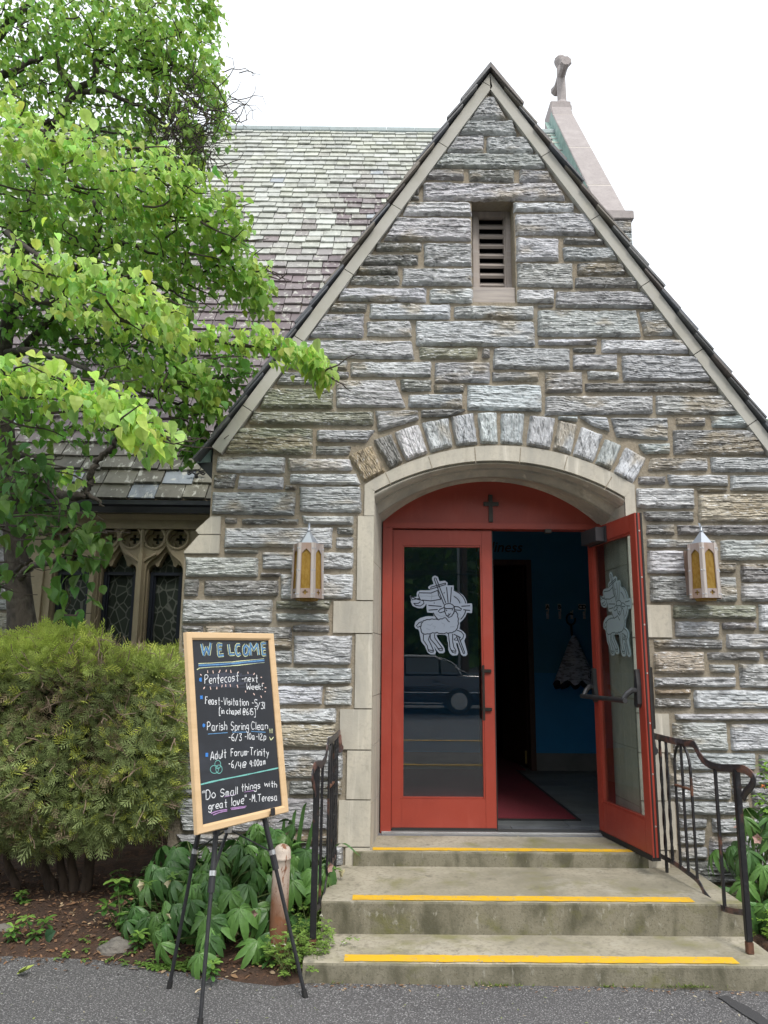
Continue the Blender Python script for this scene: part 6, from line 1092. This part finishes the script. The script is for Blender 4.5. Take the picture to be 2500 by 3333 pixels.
# corydalis: fine pale lobed foliage
def corydalis(label, spots, seed, n, h, col=(.21, .34, .07), fl=6):
    rg = np.random.default_rng(seed); c = np.mean(spots, 0); T_ = thing('corydalis', label, 'plant', c, 'pale ferny corydalis plants'); lf, st = MB(), MB()
    for k in range(n):
        p0 = np.array(spots[rg.integers(len(spots))])+[rg.normal()*.03, rg.normal()*.03, 0]; az = rg.random()*6.28; r = rg.uniform(.03, .13); p = p0+[r*math.cos(az), r*math.sin(az), h*rg.uniform(.2, 1.)]
        st.tube([p0, p0*.4+p*.6+[0, 0, .03], p], .0014, 4, cap=False); cc = np.array(col)*rg.uniform(.75, 1.2)
        for s_ in range(4):
            q = p0*.3*(1-s_/3)+p*(1-.3*(1-s_/3))+[rg.normal()*.018, rg.normal()*.018, rg.normal()*.012]; rosette(lf, q, 5, .019, .62, cc, (-.1, .5), 'obov', .1, .2, rg)
    lf.build('foliage', MT['leaf2'], T_); st.build('stalks', MT['stem'], T_)
    for k in range(fl):
        p0 = np.array(spots[rg.integers(len(spots))])+[rg.normal()*.07, -.03+rg.normal()*.05, h*rg.uniform(.6, 1.05)]; f = MB(); rosette(f, p0, 4, .014, .5, (.70, .70, .58), (-.5, .3), 'ovate', .1, .2, rg); f.build('flower', MT['petal'], T_)
corydalis('pale ferny corydalis between the bollard and the steps', [gpt(985, 3120), gpt(1030, 3080), gpt(1060, 3020), gpt(1000, 3040), gpt(940, 3170), gpt(1010, 3165), gpt(1045, 3130)], 11, 120, .20)
corydalis('bright green corydalis beside the right handrail foot', [(2.13, -.62, .06), (2.2, -.75, .05), (2.3, -.6, .06), (2.36, -.8, .05), (2.5, -.7, .06)], 12, 110, .16, (.20, .36, .05), 3)
# pachysandra-like sprigs in the bed
for lb, px, py, s_, nw in (('leafy sprig with whorled leaves in the middle of the mulch bed', 392, 3040, 1.25, 6), ('pair of whorled leaf sprigs in shade under the hedge edge', 420, 2925, 1., 4), ('single bright whorled sprig beside the grey rock', 448, 3095, .95, 2), ('whorled sprig at the far left front of the bed', 40, 3070, .9, 2), ('whorled sprig next to a dark round leaf at the left of the bed', 112, 3060, .95, 3), ('small whorled sprig at the hedge foot beside the hellebores', 480, 2860, .8, 2), ('small bright sprig at the foot of the bollard', 880, 3150, 1.05, 2), ('small sprig by the front hellebore edge', 690, 3190, .8, 2), ('low sprig at the left edge under the hedge', 70, 2960, .8, 3)):
    c = np.array(gpt(px, py, .03)); T_ = thing('whorled_sprig', lb, 'plant', c, 'whorled leaf sprigs in the mulch bed'); a, b = MB(), MB()
    for k in range(nw):
        q = c+[RNG.normal()*.035*s_*(nw > 2), RNG.normal()*.03*(nw > 2), (.05+.035*k)*s_]; b.tube([c, q], .003, 5, cap=False); rosette(a, q, 7, .062*s_, .46, (.12, .25, .045) if k < nw-1 else (.21, .37, .075), (.15, .6)); rosette(a, q-[0, 0, .02], 5, .055*s_, .46, (.06, .15, .035), (-.1, .3))
    a.build('foliage', MT['leaf2'], T_); b.build('stalks', MT['stem'], T_)
dl_ = MB(); c = np.array(gpt(148, 3055, .05)); leaves(dl_, [c], [(.4, -.2, .35)], [(0, -.9, .5)], .075, .07, np.array([[.03, .085, .035]]), .1, .2); tag(dl_.build('round_leaf', MT['leaf2']), 'single dark green round leaf standing in the bed', 'leaf')
# shrub sprigs at the right edge with an orange bloom
SP = thing('shrub_sprig', 'leafy shrub shoots with a small orange bloom at the right edge of the photograph', 'shrub', (2.62, -.35, .06)); a, b = MB(), MB()
for (px, py) in ((2478, 2495), (2492, 2530), (2470, 2590), (2488, 2610), (2500, 2480), (2510, 2560), (2496, 2640), (2530, 2600)):
    q = at(px, py, -.45); b.tube(crom([(2.66, -.33, .06), (2.68, -.35, .5), (q[0]+.08, q[1], q[2]-.06), q], 4), .003, 5, cap=False); rosette(a, q, 7, .048, .42, (.22, .40, .06), (-.2, .8), 'obov'); rosette(a, q-[.0, 0, .035], 5, .045, .42, (.16, .31, .05), (-.3, .5), 'obov')
a.build('foliage', MT['leaf2'], SP); b.build('stalks', MT['stem'], SP); f = MB(); q = at(2484, 2560, -.48); rosette(f, q, 8, .022, .6, (.75, .27, .10), (-.4, 1.), 'ovate'); f.build('bloom', MT['petal'], SP)
# rock, litter, weeds
MT['rock'] = mat('grey_field_stone', (.19, .175, .155), .9, spots=[(10., 5, (.09, .085, .075), .45, .65, .8), (30., 4, (.30, .28, .24), .6, .75, .6)], bump=[(25., .7, .02)])
def rock(label, px, py, sx, sy, sz, seed):
    c = np.array(gpt(px, py, .02)); rg = np.random.default_rng(seed); U, V_ = np.meshgrid(np.linspace(0, 2*math.pi, 26, endpoint=False), np.linspace(.02, math.pi-.02, 14)); d = np.stack([np.sin(V_)*np.cos(U), np.sin(V_)*np.sin(U), np.cos(V_)], -1); r = .75+.45*fbm(U*0+d[..., 0]*1.7+seed+5, d[..., 1]*1.7+d[..., 2]*2.3+9, seed, 3); m_ = MB(); m_.grid(c+d*r[..., None]*np.array([sx, sy, sz]), 0, (1, 1, 1), True); tag(m_.build('field_stone', MT['rock']), label, 'rock')
rock('flat grey stone half buried in the mulch beside a bright sprig', 378, 3092, .095, .07, .055, 2); rock('pale stone at the far left edge of the bed', 4, 3035, .08, .06, .04, 4); rock('dim stone under the hedge beside the hellebores', 482, 2950, .07, .05, .05, 6)
MT['chip'] = mat('bark_chip_and_dry_leaf', (1, 1, 1), .9, attr=True)
lt = MB(); n = 8000; X = RNG.uniform(-4.2, -.3, n); Y = RNG.uniform(-1.12, .55, n); fe = np.interp(X, ex, ey); k = (Y > fe-.06+.10*RNG.normal(size=n)*(RNG.random(n) < .35)) & ((Y < -.05) | (X < -1.35)); X, Y = X[k], Y[k]; n = len(X)
pal = np.array([(.21, .115, .06), (.30, .185, .10), (.13, .075, .045), (.40, .30, .19), (.085, .05, .035), (.25, .13, .07)]); Cc = pal[RNG.choice(6, n, p=[.3, .2, .2, .08, .14, .08])]*RNG.uniform(.7, 1.25, (n, 1)); az = RNG.random(n)*6.28; Zg = np.maximum(bedz(X, Y), gz(X, Y))
leaves(lt, np.stack([X, Y, Zg+.008], 1), np.stack([np.cos(az), np.sin(az), .18*RNG.normal(size=n)], 1), np.array([0, 0, 1.])+.45*RNG.normal(size=(n, 3)), RNG.uniform(.012, .045, n), RNG.uniform(.004, .016, n), Cc, .1, .15, 'lance'); tag(lt.build('leaf_litter', MT['chip']), 'brown bark chips and dry leaf litter over the planting bed', 'leaf litter', kind='stuff')
wd = MB(); n = 520; X = np.concatenate([RNG.uniform(-3.2, -.5, 300), RNG.normal(-1.9, .10, 110), RNG.normal(-1.0, .16, 110)]); Y = np.concatenate([RNG.uniform(-1.0, .1, 300), RNG.normal(-.42, .07, 110), RNG.normal(-.98, .03, 110)]); cl = fbm(X*2.2, Y*2.6, 71, 3); k = (cl > .52) & (Y > np.interp(X, ex, ey)-.04); X, Y = X[k], Y[k]
for x, y in zip(X, Y): rosette(wd, np.array([x, y, float(max(bedz(np.array(x), np.array(y)), gz(np.array(x), np.array(y))))+.012]), 5, RNG.uniform(.014, .03), .55, np.array([.15, .27, .055])*RNG.uniform(.6, 1.2), (.0, .6))
tag(wd.build('ground_cover', MT['leaf2']), 'scattered low green weeds in the planting bed', 'ground cover', kind='stuff')
gs = MB()
for (px, py, w_, n) in ((1630, 3196, .09, 60), (1980, 3200, .05, 30), (2235, 3208, .13, 90), (1560, 3200, .08, 20), (1100, 3190, .05, 16), (2060, 3200, .03, 12)):
    c = np.array(gpt(px, py, .0)); n_ = n; B = c+np.stack([RNG.normal(size=n_)*w_*.5, np.abs(RNG.normal(size=n_))*.012-.012, np.zeros(n_)], 1); A = np.stack([RNG.normal(size=n_)*.6, -.5+RNG.normal(size=n_)*.4, np.full(n_, .6)], 1); B[:, 1] = np.minimum(B[:, 1], Y1-.004); leaves(gs, B, A, RNG.normal(size=(n_, 3)), RNG.uniform(.012, .032, n_), .0045, np.array([.24, .33, .08])*RNG.uniform(.6, 1.2, (n_, 1)), .1, .3, 'lance')
tag(gs.build('step_foot_weeds', MT['leaf2']), 'tufts of grass and moss in the joint below the bottom step', 'weeds', kind='stuff')
dbr = MB(); n = 260; X = RNG.uniform(-.4, 2.6, n); Y = Y1-.012-np.abs(RNG.normal(size=n))*.03; az = RNG.random(n)*6.28; leaves(dbr, np.stack([X, Y, gz(X, Y)+.006], 1), np.stack([np.cos(az), np.sin(az)*.4, .1*RNG.normal(size=n)], 1), np.array([0, 0, 1.])+.4*RNG.normal(size=(n, 3)), RNG.uniform(.008, .022, n), RNG.uniform(.004, .008, n), pal[RNG.choice(6, n)], .1, .1, 'lance')
n = 150; X = RNG.uniform(-3., 2.2, n); Y = RNG.uniform(-1.75, -1.2, n); az = RNG.random(n)*6.28; leaves(dbr, np.stack([X, Y, gz(X, Y)+.005], 1), np.stack([np.cos(az), np.sin(az), .1*RNG.normal(size=n)], 1), np.array([0, 0, 1.])+.3*RNG.normal(size=(n, 3)), RNG.uniform(.006, .02, n), RNG.uniform(.003, .007, n), np.where(RNG.random((n, 1)) < .4, np.array([[.42, .38, .28]]), np.array([[.25, .30, .09]])), .1, .1, 'lance'); tag(dbr.build('debris', MT['chip']), 'dry bits and fallen seed pods scattered on the asphalt', 'debris', kind='stuff')
for lb, px, py, ln, col in (('pale fallen leaf on the asphalt between the easel legs', 634, 3232, .035, (.55, .45, .30)), ('curled brown dead leaf lying against the bottom step', 1452, 3192, .06, (.26, .15, .07)), ('fallen green arborvitae spray on the asphalt at lower left', 55, 3172, .08, (.32, .40, .09))):
    c = np.array(gpt(px, py, .012)); m_ = MB(); leaves(m_, [c, c+[.01, .006, .004]], [(.9, .2, .2), (.7, -.5, .3)], [(0, -.2, 1), (.1, -.3, .9)], ln, ln*.5, np.array([col, col]), .3, -.3); tag(m_.build('fallen_leaf', MT['chip']), lb, 'leaf')
# ---------------------------------------------------------------- across the lot: seen in the door glass
def car(label, x0, y, zg, paint, seed):
    T_ = thing('parked_car', label, 'car', (x0, y, zg), 'cars parked across the lot'); pm = mat('car_paint_%d' % seed, paint, .25, coat=.8, spec=.6); cg = MT.setdefault('carglass', mat('car_glass', (.03, .045, .06), .08, spec=.8)); chrome = MT.setdefault('chrome', mat('chrome_trim', (.75, .76, .78), .15, metal=1.))
    prof = [(-2.45, .38), (-2.5, .55), (-2.38, .72), (-1.2, .86), (-.95, .90), (1.55, .92), (2.3, .90), (2.42, .70), (2.46, .48), (2.36, .30)]     # body side outline, front at -x
    def sect(x, zt, zb, hw): return [(x, -hw*.94, zb), (x, -hw, zb+.15), (x, -hw, (zb+zt)/2), (x, -hw*.95, zt-.04), (x, -hw*.86, zt), (x, hw*.86, zt), (x, hw*.95, zt-.04), (x, hw, (zb+zt)/2), (x, hw, zb+.15), (x, hw*.94, zb)]
    b = MB(); S = [(-2.5, .58, .34, .70), (-2.42, .70, .25, .84), (-2.0, .78, .22, .90), (-1.2, .87, .22, .92), (-.6, .92, .22, .92), (.8, .93, .22, .92), (1.6, .93, .22, .92), (2.2, .91, .24, .90), (2.42, .82, .27, .84), (2.48, .60, .36, .74)]
    G = np.array([sect(*q) for q in S])+[x0, y, zg]; b.grid(G, 0, (1, 1, 1), True); n0 = b.n; b.f += [list(range(n0-10, n0)), list(range(0, 10))[::-1]]; b.mi += [0, 0]; body = b.build('body', pm, T_, smooth=True)
    c = MB(); R_ = [(-1.0, .90, .76), (-.25, 1.36, .62), (.15, 1.42, .60), (.85, 1.41, .60), (1.75, .92, .74)]
    G = []
    for x, z, hw in R_: G.append([(x, -hw-.06, .90), (x, -hw, max(z-.05, .90)), (x, -hw+.08, z), (x, hw-.08, z), (x, hw, max(z-.05, .90)), (x, hw+.06, .90)])
    c.grid(np.array(G)+[x0, y, zg]); c.build('cabin', pm, T_, smooth=False)
    for sy in (-1, 1):
        for (pl) in ([(-.72, .95), (.02, .95), (.02, 1.34), (-.22, 1.33)], [(.12, .95), (.92, .95), (.92, 1.33), (.12, 1.34)], [(.98, .95), (1.42, .95), (1.30, 1.16), (.98, 1.32)]):
            w = MB(); w.prism(pl, lambda p: np.stack([x0+p[:, 0], y+sy*(.835-.215*(p[:, 1]-.9)/.46+.012), zg+p[:, 1]], 1), lambda p: np.stack([x0+p[:, 0], y+sy*(.835-.215*(p[:, 1]-.9)/.46-.02), zg+p[:, 1]], 1)); w.build('side_window', cg, T_)
        t_ = MB(); t_.tube(crom([(x0+x, y+sy*(.835-.215*(z-.9)/.46+.015), zg+z) for x, z in ((-.85, .93), (-.45, 1.2), (-.2, 1.35), (.3, 1.395), (.9, 1.36), (1.3, 1.2), (1.47, .94))], 5), .011, 5); t_.tube([(x0-2.2, y+sy*.925, zg+.52), (x0+2.2, y+sy*.92, zg+.52)], .010, 5); t_.tube([(x0-1.1, y+sy*.925, zg+.27), (x0+1.0, y+sy*.925, zg+.27)], .008, 5); t_.build('chrome_trim', chrome, T_)
        for hx in (-.05, .85): h = MB(); h.box((x0+hx-.09, y+sy*.93-.012, zg+.80), (x0+hx+.07, y+sy*.93+.012, zg+.825)); h.build('door_handle', pm, body, bevel=.005)
        for wx in (-1.45, 1.40):
            w = MB(); w.tube([(x0+wx, y+sy*.74, zg+.32), (x0+wx, y+sy*.935, zg+.32)], [.32, .32], 28); wo_ = w.build('wheel', MT['rubber'], T_)
            r = MB(); r.tube([(x0+wx, y+sy*.93, zg+.32), (x0+wx, y+sy*.945, zg+.32)], [.205, .20], 24); 
            for k in range(12): a = k*math.pi/6; r.box((.07, -.012, 0), (.19, .012, .012), R=Matrix(((math.cos(a), -math.sin(a), 0), (0, 0, sy), (math.sin(a), math.cos(a), 0))), o=(x0+wx, y+sy*.945, zg+.32))
            r.build('rim', MT['alu'], wo_)
    for sx, col in ((-2.49, (.8, .8, .75)), (2.47, (.4, .01, .01))):
        for sy in (-1, 1): l_ = MB(); l_.box((x0+sx-.02, y+sy*.62-.14, zg+.58), (x0+sx+.03, y+sy*.62+.14, zg+.70)); l_.build('headlight' if sx < 0 else 'tail_light', MT.setdefault('lt%s' % (sx < 0), mat('lamp_lens_%d' % (sx < 0), col, .2)), T_, bevel=.02)
zc_ = lambda y: float(gz(np.array(0.), np.array(y)))
car('dark navy sedan parked across the lot, mirrored in the left door glass', .55, -13.6, zc_(-13.), (.010, .013, .028), 1)
car('blue car parked behind the dark sedan, mirrored in the door glass', -1.9, -17.2, zc_(-17.2)+.12, (.03, .07, .20), 2)
UP = thing('utility_pole', 'brown wooden utility pole with grey conduit, mirrored in the door glass', 'utility pole', (3.45, -25, 1.)); m_ = MB(); m_.tube([(3.45, -25, .5), (3.45, -25, 12.)], [.17, .12], 12); m_.build('pole', mat('creosoted_pole', (.07, .045, .03), .9, bump=[((20, 20, 2), .6, .02)]), UP); m_ = MB(); m_.tube([(3.22, -24.85, .5), (3.22, -24.85, 7.)], .055, 8); m_.build('conduit', mat('grey_conduit', (.22, .23, .24), .6), UP)
for i, (z, sag) in enumerate(((5.6, .25), (5.2, .35), (5.05, .3), (6.6, .3))):
    P = [(x, -25+.1*i, z-sag*(1-((x-14)/11)**2 if x > 3.45 else 1-((x+12)/15.45)**2)) for x in np.linspace(-27, 25, 40)]; m_ = MB(); m_.tube(P, .03 if i else .018, 5); tag(m_.build('overhead_wire', MT['rubber']), ('lowest thick black overhead wire', 'second black overhead wire from below', 'third black overhead wire from below', 'topmost thin black overhead wire')[(2, 1, 0, 3)[i]]+' strung to the utility pole', 'wire', 'overhead wires')
wl_ = MB(); n = 26000; X = RNG.uniform(-45, 45, n); hgt = 9+5*fbm(X*.13, X*0, 81, 3); Z = RNG.beta(1.3, 1.1, n)*hgt+1.; Y = -31-9*RNG.random(n)+2.5*(fbm(X*.35, Z*.4, 82, 3)-.5)*2; A = RNG.normal(size=(n, 3))+[0, 0, -.4]; c = np.array([.10, .19, .04])*RNG.uniform(.4, 1.3, (n, 1))*(.5+fbm(X*.5, Z*.5, 83, 3))[:, None]
leaves(wl_, np.stack([X, Y, Z], 1), A, RNG.normal(size=(n, 3))+[0, .6, .9], RNG.uniform(.35, .8, n), RNG.uniform(.25, .5, n), c, .1, .3); bk_ = MB(); xs_ = np.linspace(-50, 50, 60); bk_.grid(np.array([[(x, -40.5, .5) for x in xs_], [(x, -40.5-.8*math.sin(x), 5.+float(2*fbm(np.array(x*.13), np.array(0.), 81, 3))) for x in xs_], [(x, -43, 8.5+float(4*fbm(np.array(x*.13), np.array(0.), 81, 3))) for x in xs_]]), 0, (.018, .03, .012)); wl_.add(np.concatenate(bk_.v), bk_.f, 0, (.018, .03, .012)); tag(wl_.build('woodland', MT['leaf']), 'dense green woodland across the lot, seen only in the door glass', 'woodland', kind='stuff')
for i, (y, x0, x1) in enumerate(((-8.6, -7, 9), (-5.75, -7, 9))):
    xs_ = np.linspace(x0, x1, 40); m_ = MB(); m_.grid(np.array([[(x, y-.05, float(gz(np.array(x), np.array(y-.05)))+.004+.004*(abs(x) < 6)) for x in xs_], [(x, y+.05, float(gz(np.array(x), np.array(y+.05)))+.004+.004*(abs(x) < 6)) for x in xs_]])); tag(m_.build('parking_line', MT['yellow']), kind='structure')
# tree beyond the right end of the church
FT = thing('far_tree', 'small leafy treetop just visible beyond the right roof edge', 'tree', (10.6, 14, 0)); q = at(2500, 1362, 14); m_ = MB(); n = 2600; d = unit(RNG.normal(size=(n, 3)))*RNG.random((n, 1))**.4; leaves(m_, np.array([q[0]+.9, 14, q[2]-1.2])+d*[1.35, 1.5, 1.5]*(.75+.5*fbm(d[:, 0]*3, d[:, 2]*3, 5, 3))[:, None], RNG.normal(size=(n, 3)), RNG.normal(size=(n, 3))+[0, -.4, .9], .13, .09, np.array([.13, .24, .05])*RNG.uniform(.6, 1.3, (n, 1)), .1, .3); m_.build('crown', MT['leaf'], FT); m_ = MB(); m_.tube([(q[0]+.9, 14, 0), (q[0]+.9, 14, q[2]-.9)], [.2, .06], 8); m_.build('trunk', MT['bark'], FT)
